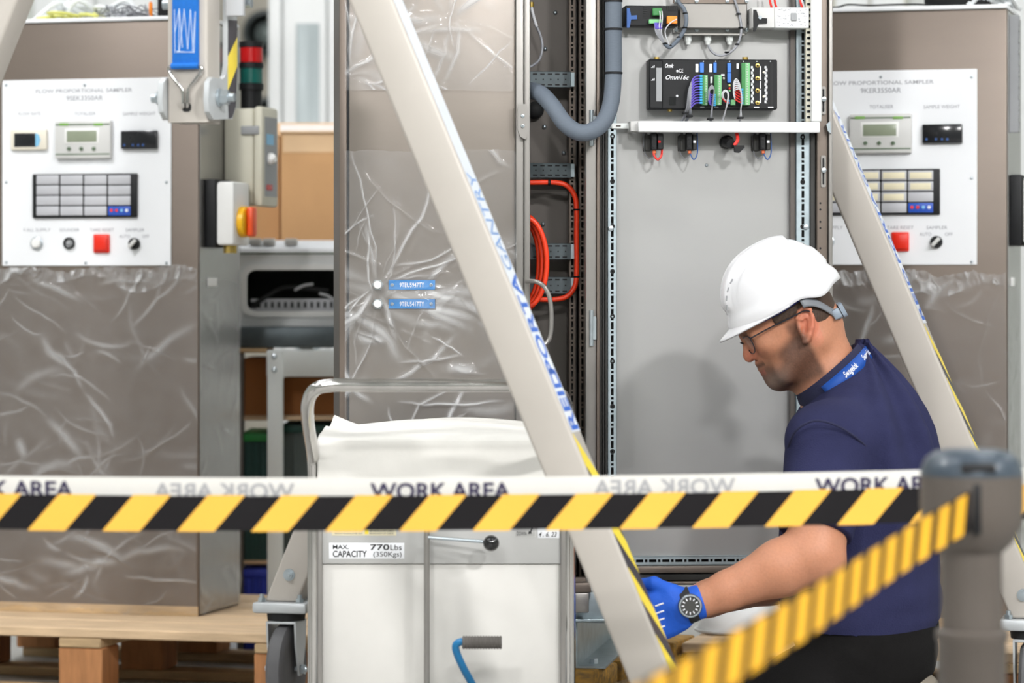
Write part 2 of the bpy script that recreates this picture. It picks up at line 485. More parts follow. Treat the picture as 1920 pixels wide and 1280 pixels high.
def film(name, mat, parent, x0, x1, z0, z1, y, seed, nx=220, nz=220, ncrease=60, amp=0.004, focus=None, ragged=(0.006, 0.006), long=0.25, wave=0.003, label=None, top_bunch=0.0, taut=()):
    """thin plastic sheet with creases, standing just in front of local plane y"""
    rng = np.random.RandomState(seed)
    xs = np.linspace(x0, x1, nx); zs = np.linspace(z0, z1, nz)
    X, Z = np.meshgrid(xs, zs, indexing='ij')
    H = np.zeros_like(X); FO = np.zeros_like(X)
    for i in range(5):
        kx, kz = rng.uniform(-14, 14, 2); H += wave * 0.4 * np.sin(kx * X + kz * Z + rng.uniform(0, 6.28))
    for i in range(ncrease):
        if focus is not None and i < ncrease * 0.3:
            fx, fz = focus[rng.randint(len(focus))]; a = rng.uniform(0, 6.28)
            px, pz = fx + 0.012 * math.cos(a), fz + 0.012 * math.sin(a); L = rng.uniform(0.08, 0.36); da = rng.uniform(-0.8, 0.8)
        else:
            px, pz = rng.uniform(x0, x1), rng.uniform(z0, z1); a = rng.normal(0, 0.55) + (math.pi if rng.rand() < .5 else 0)
            if rng.rand() < 0.3: a += rng.uniform(-1.6, 1.6)
            L = rng.uniform(0.25, 1.0) * long; da = rng.uniform(-1.4, 1.4)
        n = 9; wdt = rng.choice([0.002, 0.003, 0.005, 0.009]) * rng.uniform(0.8, 1.2); am = amp * rng.uniform(0.3, 1.0); op = rng.uniform(0.12, 0.75) ** 1.3
        pts = []; q = np.array([px, pz])
        for k in range(n):
            pts.append(q.copy()); ang = a + da * k / n + rng.normal(0, .12); q = q + L / n * np.array([math.cos(ang), math.sin(ang)])
        P = np.array(pts)
        lo = P.min(0) - 0.02; hi = P.max(0) + 0.02
        ix = np.where((xs > lo[0]) & (xs < hi[0]))[0]; iz = np.where((zs > lo[1]) & (zs < hi[1]))[0]
        if len(ix) < 2 or len(iz) < 2: continue
        sl = (slice(ix[0], ix[-1] + 1), slice(iz[0], iz[-1] + 1))
        bx, bz = X[sl], Z[sl]; best = np.full(bx.shape, 9.0); tt = np.zeros(bx.shape)
        for k in range(n - 1):
            ax, az = P[k]; dx, dz = P[k + 1] - P[k]; l2 = dx * dx + dz * dz + 1e-12
            t = np.clip(((bx - ax) * dx + (bz - az) * dz) / l2, 0, 1)
            d = np.hypot(bx - ax - t * dx, bz - az - t * dz); u = d < best
            best[u] = d[u]; tt[u] = (k + t[u]) / (n - 1)
        fade = np.sin(np.pi * np.clip(tt, 0.02, 0.98)) ** 0.7
        H[sl] += am * fade * np.exp(-(best / (wdt * 1.6)) ** 2)
        FO[sl] = np.maximum(FO[sl], op * fade * np.exp(-(best / wdt) ** 2))
    if top_bunch > 0:
        band = np.clip(1 - (z1 - Z) / top_bunch, 0, 1)
        nz_ = np.zeros_like(X)
        for i in range(16):
            kx, kz = rng.normal(0, 120), rng.normal(0, 90); nz_ += np.sin(kx * X + kz * Z + rng.uniform(0, 6.28))
        bed = np.clip(1 - (z1 - Z) / (top_bunch * (0.55 + 0.45 * np.sin(X * 23 + 1.7) * np.sin(X * 9.1))), 0, 1)
        H += band * 0.004 * (1.2 + np.sin(nz_))
        FO = np.maximum(FO, (bed > 0) * (0.22 + np.clip(nz_ / 4.5, 0, .75)))
    for a0, a1, b0, b1 in taut:       # film lies flat over raised plates
        FO *= 1 - 0.9 * ((X > a0) & (X < a1) & (Z > b0) & (Z < b1))
    # ragged outline
    def jag(n, a):
        r = np.cumsum(rng.normal(0, 1, n)); r -= np.linspace(r[0], r[-1], n); return a * r / (np.abs(r).max() + 1e-9)
    ez = jag(nx, ragged[1]); ex = jag(nz, ragged[0])
    Z = Z + np.clip((Z - z1 + 0.03) / 0.03, 0, 1) * ez[:, None] + np.clip((z0 + 0.03 - Z) / 0.03, 0, 1) * ez[::-1, None]
    X = X + np.clip((X - x1 + 0.03) / 0.03, 0, 1) * ex[None, :]
    Y = y - np.abs(H) - 0.0015
    V = np.stack([X, Y, Z], -1).reshape(-1, 3)
    idx = np.arange(nx * nz).reshape(nx, nz)
    Q = np.stack([idx[:-1, :-1], idx[1:, :-1], idx[1:, 1:], idx[:-1, 1:]], -1).reshape(-1, 4)
    me = bpy.data.meshes.new(name); me.from_pydata(V.tolist(), [], Q.tolist())
    at_ = me.attributes.new('fold', 'FLOAT', 'POINT'); at_.data.foreach_set('value', FO.reshape(-1).astype(np.float32))
    me.polygons.foreach_set('use_smooth', [True] * len(me.polygons)); me.materials.append(MATS[mat])
    o = bpy.data.objects.new(name, me); C.objects.link(o); o.parent = parent
    if label: o['label'] = label
    return o

def perforated(x0, x1, z0, z1, y, pitch=0.025, slot=0.013, hole=0.006, sw=0.0065, depth=0.018, horiz=False, big=0):
    """rail with real slots and holes: a channel whose face is two strips and the bridges between them"""
    m = MB(); t = 0.0015
    if horiz:
        mid = (z0 + z1) / 2; z = x0; zz = x1
    else:
        mid = (x0 + x1) / 2; z = z0; zz = z1
    def put(a0, a1, b0, b1, ya, yb):
        if horiz: m.box(a0, a1, ya, yb, b0, b1)
        else: m.box(b0, b1, ya, yb, a0, a1)
    lo, hi = (z0, z1) if horiz else (x0, x1)
    put(z, zz, lo, mid - sw / 2, y, y + t); put(z, zz, mid + sw / 2, hi, y, y + t)
    put(z, zz, lo, lo + t, y, y + depth); put(z, zz, hi - t, hi, y, y + depth)
    p = z; gap = (pitch - slot - hole) / 2; k = 0
    while p + pitch < zz:
        put(p, p + gap, mid - sw / 2, mid + sw / 2, y, y + t)
        put(p + gap + slot, p + 2 * gap + slot, mid - sw / 2, mid + sw / 2, y, y + t)
        p += pitch
    put(p, zz, mid - sw / 2, mid + sw / 2, y, y + t)
    return m
# ------------------------------------------------------------------ the hall
RX0, RX1, RY0, RY1, RZ = -9.0, 9.0, -7.0, 14.5, 5.6
struct(MB().box(RX0, RX1, RY0, RY1, -0.1, 0).build('floor', 'floor_grey'))
struct(MB().box(RX0, RX1, RY1, RY1 + 0.1, 0, RZ).build('wall_back', 'wall_pale'))
struct(MB().box(RX0, RX1, RY0 - 0.1, RY0, 0, RZ).build('wall_front', 'wall_pale'))
struct(MB().box(RX0 - 0.1, RX0, RY0, RY1, 0, RZ).build('wall_left', 'wall_pale'))
struct(MB().box(RX1, RX1 + 0.1, RY0, RY1, 0, RZ).build('wall_right', 'wall_pale'))
struct(MB().box(RX0, RX1, RY0, RY1, RZ, RZ + 0.1).build('ceiling', 'ceiling_white'))
M('lamp_on', (255, 255, 255), 0.5, emit=(250, 252, 255), estr=LAMP)
lamp0 = None
for ix in range(4):
    for iy in range(5):
        x = -6.0 + 4.0 * ix; y = -4.5 + 4.0 * iy
        if lamp0 is None:
            lamp0 = thing('ceiling_lamp', 'long white ceiling lamp with a bright diffuser under the roof', 'lamp', (x, y, RZ), 0, 'ceiling lamps of the hall')
            MB().rbox(-0.9, 0.9, -0.16, 0.16, -0.07, 0, 0.01).build('housing', 'white_paint', lamp0)
            MB().box(-0.86, 0.86, -0.13, 0.13, -0.076, -0.0705).build('diffuser', 'lamp_on', lamp0)
        else:
            c = copy_tree(lamp0); c.location = (x, y, RZ)
M('bay_on', (255, 255, 255), 0.5, emit=(255, 254, 252), estr=4.0)
for i, (x, y) in enumerate(((2.6, 0.6), (4.2, 1.6), (-1.6, -1.2), (0.6, -2.2), (-2.4, 4.6))):  # right pair is the key; other three added to brighten front and bench
    t = thing('key_fill_lamp', 'unseen round lamp on a rod for key light and added fill', 'lamp', (x, y, 3.9), 0, 'high bay lamps')
    MB().lathe([(0.04, 0.30), (0.12, 0.28), (0.26, 0.06), (0.28, 0.0), (0.27, 0.0), (0.25, 0.05), (0.02, 0.05)]).build('reflector', 'fan_dark', t)
    MB().cyl((0, 0, 0.28), (0, 0, RZ - 3.9), 0.012).build('rod', 'zinc', t)
    MB().lathe([(0.001, 0.02), (0.24, 0.02), (0.24, 0.03), (0.001, 0.03)]).build('diffuser', 'bay_on', t)
    ld = bpy.data.lights.new('lamp_light', 'AREA'); ld.shape = 'DISK'; ld.size = 0.46; ld.energy = BAY * (1.7, 1.0, 1.2, 0.9, 0.75)[i]; ld.color = (1, 0.99, 0.985)
    lo = bpy.data.objects.new('lamp_light', ld); C.objects.link(lo); lo.parent = t; lo.location = (0, 0, 0.012)
    v = (Vector((1.0, 6.0, 0.9)) if i < 4 else Vector((-0.8, 8.3, 0.9))) - Vector((x, y, 3.9)); lo.rotation_euler = v.to_track_quat('-Z', 'Y').to_euler()

# ------------------------------------------------------------------ far background
t = thing('locker', 'tall pale grey locker with a frosted grey window behind the cardboard boxes', 'locker', (0, 0, 0))
D = 10.6
x0, x1 = at(503, 0, D).x, at(668, 0, D).x
MB().box(x0, x1, D, D + 0.5, 0.0, 2.3).build('body', 'white_paint', t)
for a, b in ((506, 528), (532, 612), (616, 666)):
    xa, xb = at(a, 0, D).x, at(b, 0, D).x
    MB().rbox(xa, xb, D - 0.02, D, 0.05, 2.28, 0.004).build('panel', 'white_lid', t)
xa, xb = at(556, 0, D).x, at(600, 0, D).x
MB().rbox(xa, xb, D - 0.026, D - 0.0205, 0.3, at(0, 45, D).z, 0.004).build('window', 'door_grey', t)
D = 12.6
M('wall_tan', (170, 164, 152), 0.8, 0, 0.03, 2)
tag(MB().box(at(360, 0, D).x, at(520, 0, D).x, D + 0.12, D + 0.2, 0, 2.6).build('partition_board', 'wall_tan'), 'plain tan partition board behind the round fans', 'partition')
for px, py, r in ((497, 60, 42), (500, 222, 40)):
    c = at(px, py, D); R = r * D / F
    t = thing('wall_fan', 'dark round fan mounted high on the tan partition' if py < 100 else 'dark round fan mounted lower on the tan partition', 'fan', (c.x, D + 0.12, c.z))
    MB().lathe([(R, 0), (R, -0.12), (R * 0.8, -0.13), (R * 0.72, -0.05), (R * 0.7, 0)], seg=32, axis='y').build('ring', 'fan_dark', t)
    MB().lathe([(R * 0.69, -0.001), (R * 0.5, -0.06), (R * 0.15, -0.08), (0.001, -0.08)], seg=24, axis='y').build('cone', 'fan_mid', t)
# pale shelving far behind the sampling cabinets, seen over their tops
for px0, px1, D, mt, lb in ((60, 300, 11.5, 'wall_pale', 'pale cupboard beyond the sampler cabinet at the film pile'), (1560, 1700, 11.5, 'beige', 'cream cupboard beyond the sampler cabinet with the loose cable'), (1700, 1960, 12.2, 'wall_pale', 'pale cupboard beyond the black case')):
    xa, xb = at(px0, 0, D).x, at(px1, 0, D).x
    t = thing('cupboard', lb, 'cupboard', ((xa + xb) / 2, D, 0)); h = (xb - xa) / 2
    MB().rbox(-h, h, 0, 0.5, 0, 2.25, 0.008).build('body', mt, t)
    for s in (-1, 1):
        d = MB().rbox(min(0.004 * s, (h - .01) * s), max(0.004 * s, (h - .01) * s), -0.02, -0.0005, 0.08, 2.22, 0.004).build('door', 'white_lid', t)
        MB().rbox(0.03 * s - 0.006, 0.03 * s + 0.006, -0.045, -0.02, 1.0, 1.16, 0.003).build('handle', 'zinc', d)

# ------------------------------------------------------------------ pallets
def pallet(name, label, o, yaw, W, DP, H, blocks, boards=5, mt='wood', ms='wood_dark', group=None, msd='wood_side'):
    """origin at the front right top corner; extends to -x and +y"""
    t = thing(name, label, 'pallet', o, yaw, group)
    bt = 0.022
    bw = DP / boards
    # deck boards run across the front
    for i in range(boards):
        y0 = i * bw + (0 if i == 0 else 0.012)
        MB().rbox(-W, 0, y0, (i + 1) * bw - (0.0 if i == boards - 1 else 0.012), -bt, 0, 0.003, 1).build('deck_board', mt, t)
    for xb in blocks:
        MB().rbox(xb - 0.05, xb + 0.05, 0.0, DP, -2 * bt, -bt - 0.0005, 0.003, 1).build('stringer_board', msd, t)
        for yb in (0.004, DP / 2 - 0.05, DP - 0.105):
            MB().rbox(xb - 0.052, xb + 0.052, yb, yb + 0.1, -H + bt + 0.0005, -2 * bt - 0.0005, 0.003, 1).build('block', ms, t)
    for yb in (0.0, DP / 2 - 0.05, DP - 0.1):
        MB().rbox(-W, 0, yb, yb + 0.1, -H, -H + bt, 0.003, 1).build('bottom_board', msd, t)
    return t
SY = math.radians(-15)
PL = Frame((at(580, 1190, 6.97).x, 6.97, 0.158), SY)
b1 = PL.hit(149, 1225)[0]; b2 = PL.hit(517, 1235)[0]
pallet('pallet', 'raw wooden pallet under the sampler cabinet with plain grey tiles', PL.o, SY, 1.0, 0.84, 0.158, [b1 - (b2 - b1) * 0.92, b1, b2])
PR = Frame((at(1935, 1200, 6.62).x, 6.62, 0.158), SY)
pallet('pallet', 'raw wooden pallet under the sampler cabinet with taped tiles', PR.o, SY, 0.74, 0.84, 0.158, [-0.68, -0.37, -0.06])

# ------------------------------------------------------------------ flow proportional sampler cabinets
SL = Frame((at(372, 1155, 7.36).x, 7.36, 0.1586), SY)
SH = 1.372; SW = 0.50; SD = 0.275
def sampler(fr, serial, taped, label, seed, film_top):
    t = thing('sampler_cabinet', label, 'cabinet', fr.o, fr.yaw)
    H = lambda px, py, y=0.0: SL.hit(px, py, y)
    # shell: front, sides, back, top and base sheets with a bevelled front edge
    MB().rbox(-SW, 0, 0.0, SD, 0.0, SH, 0.004).build('housing', 'steel', t)
    MB().rbox(0.0003, 0.0022, 0.006, SD - 0.002, 0.004, SH - 0.004, 0.0005, 1).build('side_sheet', 'steel_side_lit', t)  # side wall reflections are painted in by this lighter steel
    MB().box(-SW, -0.0005, -0.0012, -0.0002, 0.0, 0.022).build('base_strip', 'wood_side', t)
    x0, z1 = H(5, 151); x1, z0 = H(322, 498)
    yp = -0.004
    pl = MB().rbox(x0, x1, yp, -0.0003, z0, z1, 0.0015, 1).build('control_plate', 'white_plate', t)
    for px, py in ((160, 160), (13, 342), (313, 342), (13, 492), (162, 493), (313, 493), (13, 160), (313, 160)):
        x, z = H(px, py); MB().lathe([(0.0035, 0), (0.003, -0.0018), (0.001, -0.002)], (x, yp, z), 10, 'y').build('screw', 'zinc', pl)
    def tx(s, px0, px1, py0, py1, bold=0.004):
        a, b = H(px0, py1); c, d = H(px1, py0)
        text(s, 'print_grey', pl, (a + c) / 2, (b + d) / 2, c - a, d - b, yp - 0.0004, bold)
    tx('FLOW PROPORTIONAL SAMPLER', 69, 249, 165, 175); tx(serial, 126, 194, 179, 189)
    tx('FLOW RATE', 36, 78, 210, 217, 0.0); tx('TOTALISER', 141, 181, 210, 217, 0.0); tx('SAMPLE WEIGHT', 232, 293, 210, 217, 0.0)
    tx('F.ALL SUPPLY', 46, 96, 428, 434, 0.0); tx('SOUNDER', 113, 150, 428, 434, 0.0); tx('TARE RESET', 170, 215, 428, 434, 0.0); tx('SAMPLER', 237, 272, 428, 434, 0.0)
    tx('AUTO', 225, 245, 440, 446, 0.0); tx('OFF', 268, 281, 440, 446, 0.0)
    def R(px0, px1, py0, py1, y0, y1, b=0.002):
        a, b_ = H(px0, py1); c, d = H(px1, py0)
        return MB().rbox(a, c, y0, y1, b_, d, b)
    # flow rate meter
    g = R(24, 92, 242, 282, -0.016, yp, 0.004).build('flow_meter', 'bezel_cream', t)
    R(32, 72, 250, 276, -0.0175, -0.0161, 0.001).build('display', 'screen_black', g)
    a, b = H(72, 263); MB().prism([(a, b - 0.016), (a + 0.008, b - 0.013), (a + 0.012, b), (a + 0.008, b + 0.013), (a, b + 0.016)], 'y', -0.0175, -0.0161).build('keypad', 'pale_blue', g)
    # totaliser
    g = R(109, 213, 226, 298, -0.02, yp, 0.003).build('totaliser', 'bezel_grey', t)
    R(110.5, 212, 232, 236, -0.0206, -0.0201, 0.0002).build('stripe', 'line_green', g); R(110.5, 212, 288, 291.5, -0.0206, -0.0201, 0.0002).build('stripe', 'line_green', g)
    for a in (118, 182): R(a, a + 17, 231.5, 236.5, -0.0212, -0.0207, 0.0002).build('indicator', 'led_green', g)
    R(128, 192, 241, 270, -0.0212, -0.0201, 0.001).build('display_frame', 'white_plastic', g)
    R(132, 188, 245.5, 267, -0.0224, -0.0213, 0.0008).build('display', 'screen_green', g)
    for a in (136, 159, 182.5):
        x, z = H(a, 279.5); MB().lathe([(0.0045, 0), (0.004, -0.004), (0.001, -0.0045)], (x, -0.0201, z), 12, 'y').build('button', 'line_green', g)
    # sample weight display
    g = R(231, 298, 245, 280, -0.016, yp, 0.002).build('weight_display', 'screen_black', t)
    for a in (238, 254, 264, 273): R(a - 1.8, a + 1.8, 270.5, 274.5, -0.0166, -0.0161, 0.0003).build('key_mark', 'wire_blue', g)
    # annunciator window with sixteen tiles
    g = R(64.5, 260, 325, 409, -0.012, yp, 0.002).build('alarm_window', 'black', t)
    rnd = random.Random(seed)
    for c in range(4):
        for r in range(4):
            xa = 73 + c * 44.7; ya = 328.5 + r * 19.4
            blue = c == 3 and r == 3
            q = R(xa, xa + 42, ya, ya + 17.6, -0.0155, -0.0121, 0.0012).build('alarm_tile', 'tile_blue' if blue else 'tile_grey', g)
            if blue:
                for k in range(4):
                    x, z = H(xa + 6.5 + k * 9.6, ya + 8); MB().lathe([(0.0038, 0), (0.0036, -0.001), (0.0005, -0.0012)], (x, -0.0156, z), 12, 'y').build('round_mark', ('wire_red', 'wire_red', 'pale_blue', 'print_white')[k], g)
            elif taped and (r < 2 or (r == 2 and c < 3)):
                R(xa + 2 + rnd.uniform(0, 2), xa + 40 - rnd.uniform(0, 3), ya + 3, ya + 15, -0.0163, -0.0156, 0.0002).build('note_tape', 'tape_cream', g)
    # buttons
    x, z = H(71, 456)
    g = MB().lathe([(0.0145, yp), (0.0145, -0.010), (0.0125, -0.011), (0.012, -0.008)], (x, 0, z), 24, 'y').build('lamp_button', 'zinc', t)
    MB().lathe([(0.0118, -0.0075), (0.0118, -0.013), (0.009, -0.016), (0.001, -0.0165)], (x, 0, z), 24, 'y').build('lens', 'white_plastic', g)
    x, z = H(132, 456)
    g = MB().lathe([(0.0135, yp), (0.0135, -0.012), (0.011, -0.014), (0.009, -0.009)], (x, 0, z), 24, 'y').build('sounder', 'black', t)
    MB().box(x - 0.006, x + 0.006, -0.0125, -0.009, z - 0.003, z + 0.003).build('grille', 'panel_grey', g)
    g = R(178, 208, 439, 474, -0.012, yp, 0.003).build('reset_button', 'button_red', t)
    R(181, 205, 442, 470, -0.018, -0.0121, 0.003).build('cap', 'button_red', g)
    x, z = H(254, 457)
    g = MB().lathe([(0.0135, yp), (0.0135, -0.012), (0.011, -0.016), (0.001, -0.016)], (x, 0, z), 24, 'y').build('selector_switch', 'black', t)
    k = MB(); ca, sa = math.cos(0.75), math.sin(0.75)
    k.rbox(-0.004, 0.004, -0.026, -0.0161, -0.012, 0.012, 0.002); k.v = [(x + p[0] * ca + p[2] * sa, p[1], z - p[0] * sa + p[2] * ca) for p in k.v]
    k.build('lever', 'bezel_grey', g)
    # side switch box: black back box, white cover, yellow plate, red handle (on the right side wall)
    zb0 = 1.012 - 0.1586; zb1 = 1.165 - 0.1586
    bx = MB().rbox(0.0025, 0.030, 0.03, 0.15, zb0 - 0.005, zb1, 0.004).build('switch_back_box', 'black', t)
    bc = MB(); bc.rbox(0.0302, 0.074, 0.034, 0.146, zb0, zb1 - 0.006, 0.008).build('switch_cover', 'white_plastic', t)
    MB().lathe([(0.036, 0.0742), (0.036, 0.088), (0.030, 0.091), (0.001, 0.091)], (0, 0.085, (zb0 + zb1) / 2 - 0.022), 24, 'x').build('switch_plate', 'switch_yellow', t)
    MB().rbox(0.0912, 0.108, 0.068, 0.102, (zb0 + zb1) / 2 - 0.056, (zb0 + zb1) / 2 + 0.012, 0.006).build('switch_handle', 'switch_orange', t)
    for yy in (0.06, 0.09): MB().cyl((0.05, yy, zb0 - 0.018), (0.05, yy, zb0 + 0.001), 0.011, 8).build('cable_gland', 'brass', t)
    MB().rbox(0.0024, 0.006, 0.05, 0.11, zb0 - 0.095, zb0 - 0.075, 0.001).build('side_label', 'white_plastic', t)
    # films over the lower half
    xa = -SW + 0.004; z_ = H(100, film_top)[1]
    film('protective_film', 'film', t, xa, -0.002, 0.004, z_, -0.0005, seed, 240, 340, 120, 0.004, ragged=(0.002, 0.012), long=0.24, top_bunch=0.055, label='clear crinkled protective film')
    fm = film('side_film', 'film', t, 0.003, SD - 0.004, 0.004, z_ - 0.03, 0.0, seed + 5, 60, 200, 40, 0.003, ragged=(0.002, 0.01), long=0.2, label='clear film on the side wall')
    fm.rotation_euler = (0, 0, math.pi / 2); fm.location = (0.0032, 0, 0)
    # white sheet on the roof
    return t
s1 = sampler(SL, '9SEK3350AR', False, 'stainless steel sampler cabinet marked 9SEK3350AR with plain grey alarm tiles', 11, 505)
SR = Frame((at(1888, 0, 7.07).x, 7.07, 0.1586), SY)
s2 = sampler(SR, '9KER3550AR', True, 'stainless steel sampler cabinet marked 9KER3550AR with note tape on its alarm tiles', 23, 512)
def slotted_duct(parent, x0, x1, y0, z0, z1):
    m = MB(); m.box(x0, x1, y0, y0 + 0.002, z0, z1); m.box(x0, x1, y0 + 0.03, y0 + 0.032, z0, z1)
    z = z0
    while z < z1 - 0.02:
        m.box(x1 - 0.003, x1, y0 + 0.002, y0 + 0.03, z, z + 0.008); z += 0.025
    return m.build('slotted_duct', 'panel_grey', parent)
slotted_duct(s2, 0.0025, 0.022, 0.03, 1.10, 1.36)
# roof sheets and the clutter lying on them
for fr, lb in ((SL, 'thin white foam board on top of the cabinet with plain grey tiles'), (SR, 'thin white foam board on top of the cabinet with taped tiles')):
    o = thing('foam_board', lb, 'board', fr.world(-SW / 2, SD / 2, SH), fr.yaw)
    MB().rbox(-SW / 2, SW / 2, -SD / 2 - 0.006, SD / 2, 0.0005, 0.009, 0.002).build('core', 'white_plate', o)
    MB().box(-SW / 2 + 0.002, SW / 2 - 0.002, -SD / 2 - 0.002, SD / 2 - 0.004, 0.0092, 0.0098).build('paper_face', 'white_plastic', o)
def cables(name, label, fr, x0, x1, mat, seed, n=5, h=0.012, r=0.0025, y=(0.0, 0.12)):
    rnd = random.Random(seed); m = MB(); z = SH + 0.0098 + r
    for i in range(n):
        pts = []
        for k in range(7):
            pts.append((x0 + (x1 - x0) * k / 6 + rnd.uniform(-.02, .02), rnd.uniform(*y), z + (rnd.uniform(0, h) if 0 < k < 6 else 0)))
        m.tube(pts, r, 6, 5)
    o = m.build(name, mat); o.location = fr.o; o.rotation_euler = (0, 0, fr.yaw)
    return tag(o, label, 'cable')
cables('cable', 'loose yellow cable lying on the foam board', SL, -0.40, -0.27, 'wire_yellow', 3, 4, 0.012, 0.0035)
cables('cable', 'tangle of dark grey wires on the foam board beside the orange peg', SL, -0.27, -0.13, 'wire_grey', 4, 9, 0.028, 0.0016)
o = MB().lathe([(0.004, 0), (0.0045, 0.002), (0.0045, 0.03), (0.003, 0.034), (0.001, 0.036)], seg=12).build('peg', 'orange_plastic'); o.location = SL.world(-0.125, 0.02, SH + 0.0098)
tag(o, 'small orange peg standing among grey wires on the foam board', 'peg')
t = thing('case', 'small dark case standing on the foam board behind the strap post', 'case', SL.world(-0.085, 0.06, SH + 0.0098), SY)
MB().rbox(-0.03, 0.06, -0.03, 0.06, 0, 0.06, 0.008).build('body', 'black', t); MB().rbox(-0.005, 0.03, -0.033, -0.0301, 0.03, 0.045, 0.001).build('latch', 'zinc', t)
o = cables('plastic_wrap', 'x', SL, -0.45, -0.2, 'plastic_bag', 9, 8, 0.05, 0.006, (0.1, 0.24)); tag(o, 'crumpled clear plastic wrap heaped on the foam board by the yellow cable', 'wrap')
t = thing('case', 'flat black case lying on the foam board of the taped cabinet', 'case', SR.world(-0.12, 0.10, SH + 0.0098), SY)
MB().rbox(-0.07, 0.08, -0.06, 0.09, 0.0, 0.05, 0.012).build('body', 'black', t); MB().rbox(-0.02, 0.02, -0.066, -0.0601, 0.02, 0.03, 0.002).build('latch', 'steel_dark', t)
cables('cable', 'thin dark cable looping along the foam board of the taped cabinet', SR, -0.44, -0.17, 'rubber', 14, 1, 0.012, 0.0022, (0.0, 0.05))
o = cables('plastic_wrap', 'x', SR, -0.08, -0.005, 'plastic_bag', 19, 7, 0.03, 0.005, (0.02, 0.2)); tag(o, 'crumpled clear plastic wrap beside the black case', 'wrap')
# beige controller on the left cabinet's side wall and the signal tower on it
def sidept(px, py, y, fr=SL):      # point on the plane x = const is found through y: local coordinates of the side wall region
    return fr.hit(px, py, y)
bz0 = SL.hit(430, 385, 0.2)[1]; bz1 = SL.hit(430, 205, 0.2)[1]
ct = thing('controller_box', 'beige controller box with grey keypad panel on the side of the cabinet with plain tiles', 'controller', SL.world(0.0025, 0.16, bz0), SY)
hb = bz1 - bz0
MB().rbox(0.0, 0.075, 0.0, 0.11, 0, hb, 0.008).build('body', 'beige', ct)
cv = MB().rbox(0.0752, 0.098, -0.004, 0.112, -0.004, hb + 0.004, 0.008).build('cover', 'beige', ct)
MB().box(0.0981, 0.0995, 0.012, 0.098, 0.02, hb - 0.02).build('keypad_panel', 'panel_grey', ct)
MB().rbox(0.0996, 0.1005, 0.02, 0.07, hb - 0.085, hb - 0.06, 0.0003, 1).build('display', 'pale_blue', cv)
MB().lathe([(0.014, 0.0996), (0.014, 0.107), (0.008, 0.116), (0.001, 0.116)], (0, 0.04, hb * 0.48), 16, 'x').build('knob', 'white_plastic', cv)
MB().rbox(0.0996, 0.1005, 0.02, 0.06, 0.035, 0.048, 0.0003, 1).build('keys', 'lamp_red', cv)
MB().rbox(0.045, 0.09, -0.007, -0.0002, hb - 0.062, hb - 0.042, 0.002).build('latch', 'panel_grey', ct)
tw = thing('signal_tower', 'stack light with red and green tiers on top of the beige controller', 'signal light', SL.world(0.052, 0.215, bz1 + 0.0002), SY)
z = 0.0
for nm, mt, h, r in (('base', 'black', 0.045, 0.025), ('collar', 'black', 0.016, 0.029), ('green_tier', 'lamp_green', 0.036, 0.027), ('collar', 'black', 0.013, 0.029), ('red_tier', 'lamp_red', 0.036, 0.027), ('cap', 'black', 0.014, 0.029)):
    MB().lathe([(0.001, 0), (r, 0), (r, h - 0.001), (0.001, h - 0.0005)], (0, 0, z), 24).build(nm, mt, tw); z += h

# ------------------------------------------------------------------ workbench behind
BD = 7.95
zt = at(0, 612, BD).z
wb = thing('workbench', 'grey steel workbench with pale frame behind the pallet', 'workbench', (at(560, 0, BD).x, BD, 0))
bx = wb.location.x
X = lambda px, D=BD: (px - 960) * D / F - bx
Zb = lambda py, D=BD: CZ - (py - HY) * D / F
MB().rbox(X(380), X(760), 0.0, 1.25, Zb(652), zt, 0.006).build('top', 'galv_dark', wb)
MB().rbox(X(500), X(760), -0.004, 0.03, Zb(706), Zb(656), 0.004).build('apron', 'white_paint', wb)
for px in (516, 745):
    MB().rbox(X(px) - 0.019, X(px) + 0.019, -0.012, 0.028, 0.0, Zb(657), 0.004).build('leg', 'white_paint', wb)
    MB().rbox(X(px) - 0.019, X(px) + 0.019, 1.2, 1.24, 0.0, Zb(657), 0.004).build('leg', 'white_paint', wb)
for py in (668, 693):
    MB().lathe([(0.007, 0), (0.006, -0.006), (0.001, -0.007)], (X(515), -0.0121, Zb(py)), 10, 'y').build('bolt', 'zinc', wb)
MB().rbox(X(446), X(500), 0.0, 0.25, Zb(661), Zb(652) - 0.0005, 0.003).build('timber', 'wood_side', wb)
MB().rbox(X(446) - 0.005, X(454), 0.03, 0.08, 0, Zb(661), 0.003).build('rear_post', 'steel_dark', wb)
# lower shelves
for py in (1050, 780):
    MB().rbox(X(430), X(745), 0.05, 0.62, Zb(py + 8, BD + .05), Zb(py, BD + .05), 0.003).build('shelf', 'wood', wb)
def crate(name, label, px0, px1, py0, py1, D, dp, mt, mlid, cat='crate', group=None):
    a = at(px0, py1, D); b = at(px1, py0, D)
    t = thing(name, label, cat, (a.x, D, a.z), 0, group); W = b.x - a.x; Hh = b.z - a.z
    m = MB(); th = 0.006
    m.box(0, W, 0, th, 0, Hh); m.box(0, W, dp - th, dp, 0, Hh); m.box(0, th, th, dp - th, 0, Hh); m.box(W - th, W, th, dp - th, 0, Hh); m.box(th, W - th, th, dp - th, 0, th)
    m.build('body', mt, t)
    MB().rbox(-0.006, W + 0.006, -0.008, dp + 0.008, Hh - 0.02, Hh, 0.003).build('rim', mlid, t)
    for k in range(3):
        x = W * (0.2 + 0.3 * k); MB().rbox(x - 0.005, x + 0.005, -0.006, -0.0002, 0.004, Hh - 0.021, 0.002, 1).build('rib', mt, t)
    return t
zs2 = 780
crate('crate', 'dark green crate with bright green rim on the bench shelf behind the leg', 455, 500, 812, 1049.5, 8.0 + 0.01, 0.3, 'crate_green', 'lid_green')
